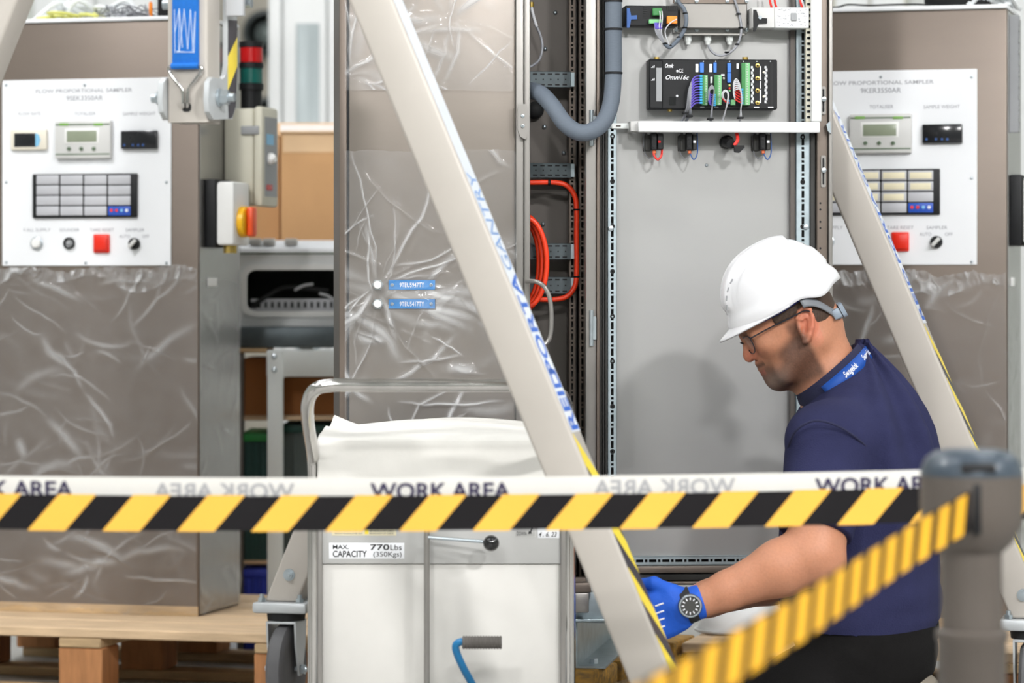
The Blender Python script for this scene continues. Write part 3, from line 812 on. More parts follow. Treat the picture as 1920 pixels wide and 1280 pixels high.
crate('crate', 'dark green crate beside the white bench leg on the lower shelf', 531, 640, 796, 1049, 8.05, 0.34, 'crate_grey', 'crate_green')
crate('crate', 'bright blue crate standing on the floor under the bench shelf', 456, 502, 1066, 1225, 8.0, 0.3, 'crate_blue', 'crate_blue')
def carton(label, px0, px1, py0, py1, D, dp, mt, mtop, flaps=True):
    a = at(px0, py1, D); b = at(px1, py0, D)
    t = thing('cardboard_box', label, 'box', (a.x, D, a.z)); W = b.x - a.x; Hh = b.z - a.z
    MB().box(0, W, 0, dp, 0, Hh).build('body', mt, t)
    if flaps:
        m = MB(); m.box(-0.004, W + 0.004, -0.01, dp * 0.49, Hh + 0.001, Hh + 0.006); m.build('flap', mtop, t)
        m = MB(); m.box(-0.004, W + 0.004, dp * 0.51, dp, Hh + 0.001, Hh + 0.006); m.build('flap', mtop, t)
        MB().box(W * 0.02, W * 0.98, -0.0012, -0.0003, Hh - 0.05, Hh).build('tape', mtop, t)
    return t
carton('dark brown cardboard box on the bench shelf left of the bench leg', 455, 503, 672, 779.5, 8.05, 0.3, 'card_dark', 'card', False)
carton('brown cardboard box on the bench shelf right of the bench leg', 531, 632, 708, 779.5, 8.08, 0.3, 'card_dark', 'card', False)
zt_py = HY + (CZ - zt) * F / 8.55
carton('large tan cardboard box on the bench behind the white enclosure', 527, 700, 250, HY + (CZ - zt) * F / 8.5, 8.5, 0.5, 'card', 'card_light')
carton('tan cardboard box on the bench beside the beige controller', 430, 524, 256, HY + (CZ - zt) * F / 8.72, 8.72, 0.42, 'card', 'card_light')
o = thing('parcel', 'long pale cardboard parcel with a white label across both boxes', 'box', (at(600, 0, 8.9).x, 8.75, at(0, 250, 8.5).z + 0.0062))
MB().rbox(-0.16, 0.25, 0.0, 0.2, 0, 0.035, 0.004).build('body', 'card_light', o); MB().box(-0.1, 0.05, -0.0014, -0.0004, 0.004, 0.03).build('paper_label', 'white_plate', o)
# white wall enclosure lying on the bench
ED = 8.0
e0 = at(444, 609, ED); e1 = at(690, 476, ED)
en = thing('enclosure', 'white metal enclosure with a rounded open window lying on the bench', 'enclosure', (e0.x, ED, zt), 0)
W = e1.x - e0.x; Hh = e1.z - zt
wx0 = (463 - 444) * ED / F; wz0 = at(0, 583, ED).z - zt; wz1 = at(0, 506, ED).z - zt; wx1 = W - 0.03
outer = rrect(0, W, 0.0, Hh, 0.004); inner = rrect(wx0, wx1, wz0, wz1, 0.022)
MB().frame(outer, inner, 'y', 0, 0.006).build('front', 'white_lid', en)
MB().frame(rrect(wx0 - 0.014, wx1 + 0.014, wz0 - 0.014, wz1 + 0.014, 0.032), inner, 'y', -0.006, -0.0002).build('window_rim', 'white_plastic', en)
m = MB(); m.box(0, 0.004, 0.006, 0.3, 0, Hh); m.box(W - 0.004, W, 0.006, 0.3, 0, Hh); m.box(0.004, W - 0.004, 0.006, 0.3, 0, 0.004); m.build('body', 'white_lid', en)
MB().box(0.004, W - 0.004, 0.29, 0.296, 0.004, Hh).build('back_plate', 'black', en)
lz = at(0, 462, ED).z - zt
MB().prism([(-0.006, Hh + 0.004), (0.3, Hh + 0.004), (0.3, lz + 0.02), (0.02, lz + 0.012), (-0.004, lz - 0.006)], 'x', -0.004, W + 0.004).build('lid', 'white_plate', en)
MB().box(0.002, W - 0.002, -0.004, 0.29, Hh + 0.0005, Hh + 0.0035).build('lid_seal', 'line_green', en)
for xx in (0.03, 0.065, 0.12): MB().rbox(xx, xx + 0.03, 0.0, 0.05, lz + 0.0035, lz + 0.02, 0.003).build('hinge', 'bezel_grey', en)
md = MB(); zz0 = wz0 + 0.002; zz1 = at(0, 560, ED).z - zt
md.box(wx0 + 0.006, wx1, 0.05, 0.053, zz0 - 0.01, zz0 + 0.006); md.box(wx0 + 0.006, wx1, 0.05, 0.053, zz1 - 0.008, zz1)
xx = wx0 + 0.03
while xx < wx1: md.box(xx, xx + 0.010, 0.05, 0.053, zz0 + 0.006, zz1 - 0.008); xx += 0.0165
md.build('wiring_duct', 'wire_pale', en)
for a, b in (((550, 544), (585, 532)), ((597, 550), (628, 565))):
    p0 = (a[0] - 444) * ED / F, at(0, a[1], ED).z - zt; p1 = (b[0] - 444) * ED / F, at(0, b[1], ED).z - zt
    MB().tube([(p0[0], 0.05, p0[1]), ((p0[0] + p1[0]) / 2, 0.045, (p0[1] + p1[1]) / 2 + 0.004), (p1[0], 0.05, p1[1])], 0.0035, 8).build('cable', 'wire_pale', en)
MB().tube([(wx0 + 0.01, 0.04, wz0 + 0.01), (wx0 + 0.05, 0.05, wz0 + 0.04), (wx0 + 0.1, 0.06, wz0 + 0.06), (wx0 + 0.2, 0.06, wz0 + 0.05)], 0.006, 8).build('cable', 'rubber', en)
# ------------------------------------------------------------------ tall cabinet with open door
TY = math.radians(5)
TD = 6.3
tz = at(0, 1105, TD).z
TC = Frame((at(636, 0, TD).x, TD, tz), TY)
CHT = 1.62            # height
tx = lambda px, y=0.0, py=600: TC.hit(px, py, y)[0]
tzz = lambda py, y=0.0, px=1100: TC.hit(px, py, y)[1]
cab = thing('tall_cabinet', 'tall stainless steel electrical cabinet with its door wide open and film on the inner panel', 'cabinet', TC.o, TY)
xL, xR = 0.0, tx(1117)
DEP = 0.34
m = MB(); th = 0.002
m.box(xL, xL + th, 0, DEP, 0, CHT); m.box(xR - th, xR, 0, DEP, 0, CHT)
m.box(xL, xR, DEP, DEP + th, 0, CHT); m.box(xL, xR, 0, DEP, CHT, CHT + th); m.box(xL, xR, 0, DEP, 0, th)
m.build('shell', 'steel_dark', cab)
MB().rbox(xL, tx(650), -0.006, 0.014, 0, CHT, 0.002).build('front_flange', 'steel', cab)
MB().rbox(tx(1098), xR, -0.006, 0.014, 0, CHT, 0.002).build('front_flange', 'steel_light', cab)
MB().box(tx(650), tx(1098), -0.004, 0.014, 0, 0.02).build('sill', 'steel', cab)
MB().box(tx(650.3), tx(654.2), -0.001, 0.02, 0.02, CHT).build('gap_shade', 'rubber', cab)  # dark strip standing for the shade in the panel gap
# inner panel
MB().rbox(tx(654.5), tx(966), -0.002, 0.012, 0.021, CHT - 0.01, 0.002).build('inner_panel', 'steel_panel', cab)
rl = MB(); rl.rbox(tx(966.5), tx(981), -0.012, 0.03, 0.021, CHT - 0.01, 0.002); rl.rbox(tx(981.5), tx(993), -0.018, 0.03, 0.021, CHT - 0.01, 0.004)
rl.build('panel_rail', 'steel_light', cab)
lk = MB().prism([(tx(969), tzz(197)), (tx(984), tzz(197)), (tx(988), tzz(206)), (tx(988), tzz(250)), (tx(984), tzz(263)), (tx(974), tzz(258)), (tx(969), tzz(245))], 'y', -0.024, -0.0185).build('lock_plate', 'steel_light', cab)
for py in (219, 238): MB().lathe([(0.004, 0), (0.0035, -0.003), (0.001, -0.0032)], (tx(978), -0.0241, tzz(py)), 10, 'y').build('screw', 'zinc', lk)
for py, s in ((534, '9TEU5947TY'), (569.5, '9TEU5417TY')):
    lp = MB().rbox(tx(728.5), tx(815.5), -0.0052, -0.0021, tzz(py + 9), tzz(py - 9), 0.0006, 1).build('name_plate', 'label_blue', cab, 'blue engraved plate')
    text(s, 'print_white', lp, tx(772), tzz(py), tx(795) - tx(749), 0.0092, -0.0056, 0.004)
    for px in (735, 808): MB().lathe([(0.0036, 0), (0.003, -0.002), (0.001, -0.0022)], (tx(px), -0.0052, tzz(py)), 12, 'y').build('screw', 'zinc', lp)
    gl = MB().lathe([(0.0115, -0.0021), (0.0115, -0.010), (0.0105, -0.012), (0.006, -0.012)], (tx(708), 0, tzz(py)), 6, 'y').build('blanking_plug', 'zinc', cab)
    MB().lathe([(0.0082, -0.011), (0.0082, -0.022), (0.007, -0.0245), (0.001, -0.025)], (tx(707), 0, tzz(py)), 18, 'y').build('cap', 'white_plastic', gl)
foc = [(tx(705), tzz(534)), (tx(705), tzz(569)), (tx(705), tzz(540))]
film('protective_film', 'film_clear', cab, tx(646), tx(961), tzz(172), CHT - 0.02, -0.008, 31, 200, 260, 70, 0.006, focus=[(tx(845), tzz(40)), (tx(660), tzz(140))], ragged=(0.004, 0.003), long=0.16, label='clear film on the upper panel')
film('protective_film', 'film_clear', cab, tx(646), tx(966), 0.02, tzz(284), -0.008, 37, 220, 420, 110, 0.006, focus=foc, ragged=(0.004, 0.004), long=0.26, label='clear film on the lower panel', taut=[(tx(727), tx(817), tzz(p_ + 10), tzz(p_ - 10)) for p_ in (534, 569.5)])
# pull handle of the inner panel
hz = [(990, 527), (1006, 528), (1021, 538), (1030, 556), (1034, 585), (1033, 622), (1027, 640), (1012, 648), (992, 649)]
MB().tube([(tx(a, -0.05), -0.05 if 0 < i < 8 else -0.02, tzz(b, -0.05)) for i, (a, b) in enumerate(hz)], 0.0045, 10).build('pull_handle', 'steel_light', cab)
# inside: rails and mounting strips
yi = 0.11
for pa, pb in ((1067, 1079), (1086, 1098)):
    perforated(tx(pa, yi), tx(pb, yi), 0.01, CHT - 0.02, yi, 0.025, 0.013, 0.004, 0.005, 0.02).build('perforated_rail', 'steel', cab)
for pa, pb, mt in ((135, 165, 'galv_dark'), (306, 334, 'galv_dark'), (456, 487, 'galv_dark'), (519, 551, 'galv_dark')):
    z0, z1 = tzz(pb, yi), tzz(pa, yi); xa, xb = tx(900, yi), tx(1070, yi)
    s = MB(); s.rbox(xa, xb, yi - 0.012, yi - 0.004, z0, z1, 0.001, 1)
    st = s.build('mounting_strip', mt, cab)
    hm = MB(); x = tx(998, yi)
    while x < xb - 0.012:
        hm.box(x, x + 0.009, yi - 0.0128, yi - 0.0121, z1 - 0.007, z1 - 0.004); hm.box(x, x + 0.009, yi - 0.0128, yi - 0.0121, z0 + 0.004, z0 + 0.007)
        hm.cyl((x + 0.006, yi - 0.0128, (z0 + z1) / 2), (x + 0.006, yi - 0.0121, (z0 + z1) / 2), 0.0016, 8); x += 0.015
    hm.build('punched_slots', 'black', st)['kind'] = 'stuff'
    MB().box(xb - 0.001, xb + 0.006, yi - 0.016, yi - 0.003, z0 + 0.002, z1 - 0.002).build('end_clip', 'galv', st)
for px, py in ((1041, 24), (1022, 92), (1021, 238), (1057, 287), (1018, 420)):
    MB().sphere((tx(px, .168), 0.168, tzz(py, .168)), 0.0045, 10, 8).build('rivet', 'zinc', cab)
MB().box(tx(900), tx(1098), 0.17, 0.176, 0.01, CHT - 0.01).build('rear_plate', 'steel_dark', cab)  # same stainless, interior shade put into its darker colour
MB().lathe([(0.018, 0.1695), (0.018, 0.155), (0.013, 0.146), (0.006, 0.142), (0.001, 0.142)], (tx(1003, .16), 0, tzz(207, .16)), 20, 'y').build('grommet', 'rubber', cab)
# hinges
for py in (240, 615):
    h = MB(); z0, z1 = tzz(py + 22), tzz(py - 22)
    h.cyl((tx(1108), -0.009, z0 - 0.012), (tx(1108), -0.009, z1 + 0.012), 0.0045, 12); h.rbox(tx(1109), tx(1117), -0.012, -0.0065, z0, z1, 0.001, 1)
    h.build('hinge', 'zinc', cab)
# ---- the open door (inside face)
xd0, xd1 = tx(1118), tx(1559)
zd0 = 0.004; zd1 = CHT - 0.01
dr = MB(); dr.box(xd0, xd1, 0.028, 0.030, zd0, zd1)
dr.build('door', 'steel_door', cab)
def dpart(nm, mt, m): return m.build(nm, mt, dr_o)
dr_o = [c for c in cab.children if c.name.startswith('door')][0]
MB().rbox(xd0, tx(1124), -0.008, 0.0275, zd0, zd1, 0.002).build('door_edge', 'steel', dr_o)
for k, (a, b) in enumerate(((1124.5, 1129), (1130, 1134), (1135, 1139.5))):
    MB().rbox(tx(a), tx(b), 0.002 + 0.003 * (k % 2), 0.0275, zd0, zd1, 0.003).build('seal_lip', 'gasket', dr_o)
perforated(tx(1140.5), tx(1157), tzz(1042), zd1 - 0.02, 0.006, 0.0262, 0.0145, 0.005, 0.0055, 0.018).build('perforated_rail', 'galv', dr_o)
perforated(tx(1494), tx(1519), tzz(1042), zd1 - 0.02, 0.006, 0.0262, 0.0145, 0.005, 0.0055, 0.018).build('perforated_rail', 'galv', dr_o)
perforated(tx(1141), tx(1518), tzz(1061), tzz(1044), 0.006, 0.0262, 0.0145, 0.005, 0.0055, 0.018, horiz=True).build('perforated_rail', 'galv', dr_o)
for pa, pb in ((1141.5, 1156), (1495, 1518)):
    MB().box(tx(pa), tx(pb), 0.0235, 0.0272, tzz(1042), zd1 - 0.02).build('slot_shade', 'gasket', dr_o)  # dark strip standing for the shade inside the rail slots
MB().box(tx(1142), tx(1517), 0.0235, 0.0272, tzz(1060), tzz(1045)).build('slot_shade', 'gasket', dr_o)  # painted slot shade of the bottom rail
for pa, pb in ((1067, 1079), (1086, 1098)): MB().box(tx(pa, yi) + .001, tx(pb, yi) - .001, yi + 0.018, yi + 0.02, 0.01, CHT - 0.02).build('slot_shade', 'gasket', cab)  # painted slot shade behind the inside rails
for px, p0 in ((1149, 250), (1506, 250)):
    for k in range(11):
        py = p0 + 5 + k * 84.5
        if py < 1030: MB().lathe([(0.005, 0), (0.0048, -0.0012), (0.002, -0.0012)], (tx(px), 0.006, tzz(py)), 12, 'y').build('rail_stud', 'black', dr_o)
for px, py in ((1146, 235), (1146, 428), (1512, 425)):
    MB().lathe([(0.006, 0), (0.005, -0.003), (0.001, -0.004)], (tx(px), 0.0059, tzz(py)), 12, 'y').build('bolt', 'zinc', dr_o)
MB().box(tx(1484), tx(1493), 0.012, 0.0275, tzz(1042), zd1).build('rail_shadow', 'steel_dark', dr_o)  # dark strip standing for the shadow beside the rail
MB().rbox(tx(1520), tx(1530), 0.004, 0.0275, zd0, zd1, 0.003).build('seal_lip', 'gasket', dr_o)
fl = MB().rbox(tx(1531), tx(1551), -0.006, 0.0275, zd0, zd1, 0.002).build('lock_rail', 'steel', dr_o)
MB().rbox(tx(1552), xd1, -0.014, 0.0275, zd0, zd1, 0.002).build('door_edge', 'steel_light', dr_o)
for a, b, s in ((160, 213, 184), (290, 350, 318)):
    MB().frame(rrect(tx(1538), tx(1547), tzz(b), tzz(a), 0.003), rrect(tx(1540.5), tx(1544), tzz(b - 5), tzz(a + 5), 0.0015), 'y', -0.009, -0.0062).build('guide_slot', 'steel_light', dr_o)
    MB().box(tx(1540.5), tx(1544), -0.0068, -0.0061, tzz(b - 5), tzz(a + 5)).build('slot_shadow_gap', 'rubber', dr_o)
    MB().lathe([(0.0055, 0), (0.005, -0.003), (0.001, -0.004)], (tx(1543), -0.0091, tzz(s)), 12, 'y').build('slot_screw', 'zinc', dr_o)
MB().prism([(tx(1546), tzz(232)), (tx(1553), tzz(226)), (tx(1555), tzz(250)), (tx(1549), tzz(245))], 'y', -0.02, -0.0145).build('cam_catch', 'zinc', dr_o)
for py in (380, 392, 415, 427, 465): MB().cyl((tx(1537), -0.0064, tzz(py)), (tx(1537), -0.0061, tzz(py)), 0.0022, 8).build('rail_hole', 'black', dr_o)
MB().rbox(xd0, xd1, -0.004, 0.0275, tzz(1075), tzz(1062), 0.002).build('bottom_flange', 'steel', dr_o)
MB().rbox(xd0, xd1, 0.004, 0.0275, tzz(1090), tzz(1076), 0.004).build('bottom_seal', 'gasket', dr_o)
MB().rbox(xd0, xd1, -0.006, 0.0275, zd0, tzz(1091), 0.002).build('bottom_edge', 'steel', dr_o)
for px, py in ((1325, 309), (1497, 128), (1497, 309)): MB().sphere((tx(px, .027), 0.0275, tzz(py, .027)), 0.0035, 10, 8).build('stud', 'zinc', dr_o)

YD = 0.0275     # inner face of the door sheet
def dthing(name, label, cat, px, py, group=None):
    x, z = TC.hit(px, py, YD)
    return thing(name, label, cat, TC.world(x, YD, z), TY, group), x, z
class L:       # local coordinates of a thing on the door, from pixels
    def __init__(s, x, z): s.x = x; s.z = z
    def p(s, px, py, y):          # y is measured from the door sheet, negative towards the camera
        a, b = TC.hit(px, py, YD + y); return (a - s.x, y, b - s.z)
    def box(s, px0, px1, py0, py1, y0, y1, b=0.001):
        a = s.p(px0, py1, y0); c = s.p(px1, py0, y0); return MB().rbox(a[0], c[0], y0, y1, a[2], c[2], b, 1)
# ---- input/output module
om, x, z = dthing('control_module', 'black control module lettered Omni16c with green terminals on the cabinet door', 'control module', 1337, 204)
l = L(x, z)
l.box(1217, 1457.5, 112, 204, -0.045, -0.0005, 0.002).build('housing', 'black', om)
l.box(1217.5, 1243, 112.5, 203.5, -0.049, -0.0452, 0.002).build('side_cover', 'black', om)
l.box(1230.5, 1241, 127, 190, -0.0497, -0.0492, 0.0002).build('type_label', 'panel_grey', om)
fy = -0.0457
def otx(s, a, b, c, d, mt='print_white', y=fy, sh=0.0, bold=0.0):
    p = l.p(a, d, y); q = l.p(b, c, y); text(s, mt, om, (p[0] + q[0]) / 2, (p[2] + q[2]) / 2, q[0] - p[0], q[2] - p[2], y, bold, sh)
otx('Omni16c', 1248, 1292, 141, 149, sh=0.35, bold=0.008); otx('Ormic', 1247, 1263, 119, 127, sh=0.5, bold=0.03); otx('CE', 1273, 1281, 129, 136)
for px, py in ((1270, 133.5), (1269.5, 180)): MB().sphere(l.p(px, py, fy), 0.0026, 10, 6).build('stud', 'print_white', om)
for py in (124, 148):
    for k in range(3): l.box(1221 + 2.4 * k, 1222.5 + 2.4 * k, py + 2 - 2 * k, py + 3, -0.0496, -0.0492, 0.0001).build('signal_mark', 'print_white', om)
l.box(1255, 1267, 182, 197, -0.0462, -0.0452, 0.0004).build('socket', 'black_gloss', om)
for a in (1231, 1397): MB().cyl(l.p(a, 112, -0.03), l.p(a, 107, -0.03), 0.006, 10).build('antenna_plug', 'brass', om)
MB().cyl(l.p(1256, 204, -0.03), l.p(1256, 209, -0.03), 0.005, 10).build('lower_plug', 'brass', om)
for a, c in ((1317, 1327), (1340, 1353), (1391, 1406)):
    top = 118 if a == 1391 else 141
    tb = l.box(a, c, top, 197, -0.056, -0.0452, 0.0006).build('terminal_strip', 'term_green', om)
    l.box(a, a + (c - a) * 0.42, top + .3, 196.7, -0.060, -0.0562, 0.0004).build('terminal_face', 'term_green_dark', tb)
    n = int((197 - top) / 4.6); hm = MB()
    for k in range(n):
        q = l.p((c + a) / 2 + 2.4, top + 2.6 + k * 4.6, -0.0562); hm.lathe([(0.0014, 0), (0.0012, -0.0006), (0.0003, -0.0006)], q, 8, 'y')
    hm.build('terminal_screws', 'bezel_grey', tb)['kind'] = 'stuff'
l.box(1371, 1379, 187, 197, -0.055, -0.0452, 0.0006).build('terminal_strip', 'term_green', om)
for a, b, c, d in ((1312.5, 1320, 117, 136), (1338, 1344, 117, 136), (1364, 1371, 118, 136), (1364, 1371, 136.6, 155)):
    l.box(a, b, c, d, -0.05, -0.0452, 0.0008).build('address_switch', 'chip_blue', om)
for a, py in ((1319, 115), (1342, 115), (1368, 115), (1394, 115), (1419, 115), (1444.5, 115)): MB().sphere(l.p(a, py, fy), 0.0013, 8, 6).build('led', 'print_white', om)
for py in (123, 147, 170, 193): MB().lathe([(0.0042, -0.0452), (0.0042, -0.048), (0.002, -0.0485)], (l.p(1420, py, -.045)[0], 0, l.p(1420, py, -.045)[2]), 12, 'y').build('aerial_socket', 'brass', om)
for px in (1410.5, 1436):
    pm = MB()
    for k in range(13):
        py = 124 + k * 5.4
        a = l.p(px - 2.5 + 2 * (k % 2), py + 3.4, fy); c = l.p(px + 1 + 2 * (k % 2), py, fy); pm.box(a[0], c[0], fy - 0.0002, fy, a[2], c[2])
        a = l.p(px - 2.5, py + 4.6, fy); c = l.p(px + 3, py + 3.9, fy); pm.box(a[0], c[0], fy - 0.0002, fy, a[2], c[2])
    pm.build('printed_symbols', 'print_white', om)['kind'] = 'stuff'
pm = MB()
for a, b, c, d in ((1424.5, 1427, 124, 150), (1424.8, 1426.6, 152, 166), (1424.5, 1427, 168, 193), (1304, 1309.5, 120, 135), (1330, 1335.5, 120, 135), (1381, 1385, 119, 129), (1352, 1358.5, 139, 142), (1413.5, 1423.5, 200, 202), (1440, 1450, 200, 202), (1313, 1321, 200, 201.2), (1339, 1347, 200, 201.2), (1332, 1336, 144, 156)):
    p = l.p(a, d, fy); q = l.p(b, c, fy); pm.box(p[0], q[0], fy - 0.0002, fy, p[2], q[2])
pm.build('printed_symbols', 'print_white', om)['kind'] = 'stuff'
for px, py in ((1432, 135.5), (1432, 181), (1357, 147)): MB().sphere(l.p(px, py, fy), 0.0024, 10, 6).build('button', 'bezel_cream', om)
l.box(1443.5, 1449.5, 118, 200, -0.0456, -0.0452, 0.0003).build('card_slot', 'rubber', om)
for px, py, mt in ((1368, 160, 'wire_yellow'), (1368, 165.5, 'wire_red'), (1368, 170, 'term_green')): l.box(px - 1.8, px + 1.8, py - 1.8, py + 1.8, -0.048, -0.0452, 0.0004).build('lamp', mt, om)
# wire looms
rnd = random.Random(5)
def wires(name, paths, mat, r=0.0012, parent=om, seg=6):
    if len(paths) <= 4:
        nm = {'wires': 'wire'}.get(name, name[:-1] if name.endswith('_wires') else name)
        for p in paths: o = MB().tube(p, r, seg, 6).build(nm, mat, parent)
        return o
    m = MB()
    for p in paths: m.tube(p, r, seg, 6)
    o = m.build(name, mat, parent); o['kind'] = 'stuff'
    return o
P = []; Fm = MB(); G = []
for k in range(11):
    y0 = 142.5 + k * 5.0
    a, b = (1286, 212) if k < 6 else (1294, 214)
    q = [l.p(1313, y0, -0.058), l.p(1303, y0 + 1.5, -0.066), l.p(1297 - k * .2, y0 + 10, -0.07)]
    P.append(q)
    G.append([l.p(1297 - k * .2, y0 + 10, -0.07), l.p(1291 + .4 * k, min(y0 + 30, 200), -0.066), l.p(a + rnd.uniform(-2, 2), b, -0.05), l.p(a - 6 + rnd.uniform(-2, 2), 224, -0.035), l.p(a - 14, 238, -0.02)])
    p0 = l.p(1312, y0 + 1.8, -0.0595); p1 = l.p(1317, y0 - 1.8, -0.0595); Fm.box(p0[0], p1[0], -0.0605, -0.0565, p0[2], p1[2])
wires('violet_wires', P, 'wire_violet', 0.0014); wires('grey_wires', G, 'wire_grey', 0.0013)
P = []; G = []
for k in range(6):
    y0 = 178 + k * 3.8
    P.append([l.p(1338, y0, -0.058), l.p(1332, y0 - 1, -0.068), l.p(1328.5, y0 - 9, -0.072)])
    G.append([l.p(1328.5, y0 - 9, -0.072), l.p(1330, 166 + k, -0.076), l.p(1335, 160 + k * 1.2, -0.078), l.p(1339, 170, -0.075), l.p(1336, 195, -0.066), l.p(1332 + k * .5, 222, -0.05), l.p(1331, 238, -0.03)])
    p0 = l.p(1337.5, y0 + 1.4, -0.0595); p1 = l.p(1342, y0 - 1.4, -0.0595); Fm.box(p0[0], p1[0], -0.0605, -0.0565, p0[2], p1[2])
wires('violet_wires', P, 'wire_violet', 0.0014); wires('grey_wires', G, 'wire_grey', 0.0013)
P = [[l.p(1368, 193, -0.058), l.p(1361, 191, -0.066), l.p(1354.5, 184, -0.07)]]
G = [[l.p(1354.5, 184, -0.07), l.p(1354, 175, -0.074), l.p(1360, 169, -0.076), l.p(1366, 176, -0.074), l.p(1364, 195, -0.066), l.p(1358, 214, -0.05), l.p(1351, 238, -0.03)],
     [l.p(1366, 189, -0.058), l.p(1358, 186, -0.07), l.p(1356, 176, -0.074), l.p(1361, 171, -0.076), l.p(1365, 179, -0.074), l.p(1362, 200, -0.066), l.p(1353, 238, -0.03)]]
for y0 in (189, 193): p0 = l.p(1363.5, y0 + 1.5, -0.0595); p1 = l.p(1368.5, y0 - 1.5, -0.0595); Fm.box(p0[0], p1[0], -0.0605, -0.0565, p0[2], p1[2])
G2 = []
for k in range(6):
    y0 = 168 + k * 5.0
    P.append([l.p(1391, y0, -0.061), l.p(1384, y0 - 3, -0.068), l.p(1378, y0 - 7, -0.072)])
    G2.append([l.p(1378, y0 - 7, -0.072), l.p(1375, 158 + k * 3, -0.076), l.p(1380, 148 + k * 4, -0.078), l.p(1387, 158 + k * 2, -0.076), l.p(1391, 185, -0.07), l.p(1389, 205, -0.06), l.p(1387 + k * .6, 220, -0.05), l.p(1383, 238, -0.03)])
    p0 = l.p(1388.5, y0 + 1.8, -0.0635); p1 = l.p(1393.5, y0 - 1.8, -0.0635); Fm.box(p0[0], p1[0], -0.0645, -0.0605, p0[2], p1[2])
wires('red_wires', P, 'wire_red', 0.0015); wires('grey_wires', G + G2, 'wire_pale', 0.0012)
Fm.build('ferrules', 'ferrule_blue', om)['kind'] = 'stuff'
for px, py in ((1285, 212), (1293, 218), (1331.5, 223), (1388, 221)):
    p = l.p(px, py, -0.05); MB().rbox(p[0] - 0.006, p[0] + 0.006, -0.058, -0.042, p[2] - 0.002, p[2] + 0.002, 0.001, 1).build('cable_tie', 'black', om)
# ---- small relay module with blue foot
sm, x, z = dthing('relay_module', 'small black relay module with blue clip and green plugs at the top of the door', 'relay module', 1220, 48)
l = L(x, z)
l.box(1172, 1272, 11, 48, -0.05, -0.0005, 0.0015).build('housing', 'black', sm)
MB().prism([(l.p(1169, 11, 0)[0], l.p(0, 11, 0)[2]), (l.p(1174, 11, 0)[0], l.p(0, 11, 0)[2]), (l.p(1177, 25, 0)[0], l.p(0, 25, 0)[2]), (l.p(1188, 24, 0)[0], l.p(0, 24, 0)[2]), (l.p(1188, 32, 0)[0], l.p(0, 32, 0)[2]), (l.p(1177, 32, 0)[0], l.p(0, 32, 0)[2]), (l.p(1174, 48, 0)[0], l.p(0, 48, 0)[2]), (l.p(1169, 48, 0)[0], l.p(0, 48, 0)[2])], 'y', -0.055, -0.0505).build('clip', 'wire_blue', sm)
vm = MB()
for k in range(6):
    a = l.p(1200, 17.5 + k * 4, 0); b = l.p(1208, 15.5 + k * 4, 0); vm.box(a[0], b[0], -0.0512, -0.0505, a[2], b[2])
    a = l.p(1244 + k * 3.4, 24, 0); b = l.p(1246 + k * 3.4, 15, 0); vm.box(a[0], b[0], -0.0512, -0.0505, a[2], b[2])
vm.build('vent_slots', 'rubber', sm)['kind'] = 'stuff'
l.box(1224, 1241, 15, 29, -0.062, -0.0505, 0.001).build('plug', 'term_green_dark', sm); l.box(1217, 1242, 36, 44, -0.062, -0.0505, 0.001).build('plug', 'term_green', sm); l.box(1251, 1270, 30, 44, -0.064, -0.0505, 0.001).build('plug', 'orange_plastic', sm)
loom_end = [(1246, 82, -.06), (1256, 88, -.058), (1270, 76, -.055), (1282, 58, -.05), (1287, 38, -.05), (1283, 18, -.045), (1272, 3, -.04), (1268, -20, -.04)]
P = [[l.p(1237, 21, -.066), l.p(1238, 34, -.07), l.p(1236, 60, -.066), l.p(*loom_end[0])], [l.p(1241, 21, -.066), l.p(1242, 34, -.07), l.p(1240, 60, -.066), l.p(*loom_end[0])], [l.p(1269, 36, -.066), l.p(1256, 44, -.07), l.p(1247, 60, -.066), l.p(*loom_end[1])]]
wires('white_wires', P, 'wire_pale', 0.0012, sm)
P = [[l.p(1227 + 3 * k, 44, -.062), l.p(1230 + 2 * k, 62, -.068), l.p(1240 + k, 76, -.064), l.p(*loom_end[0])] for k in range(5)]
wires('grey_wires', P, 'wire_grey', 0.0012, sm)
wires('violet_wires', [[l.p(1228 + 3 * k, 43, -.063), l.p(1228.5 + 3 * k, 47, -.066), l.p(1230 + 2.6 * k, 54, -.068)] for k in range(5)], 'wire_violet', 0.0015, sm)
wires('loom', [[l.p(*p) for p in loom_end]], 'conduit', 0.0042, sm, 10)
for p in ((1247, 82, -.06), (1257, 86, -.057), (1273, 70, -.053), (1284, 52, -.05), (1285, 25, -.047)):
    q = l.p(*p); MB().sphere(q, 0.0055, 10, 6, (1, 1, .45)).build('cable_tie', 'black', sm)
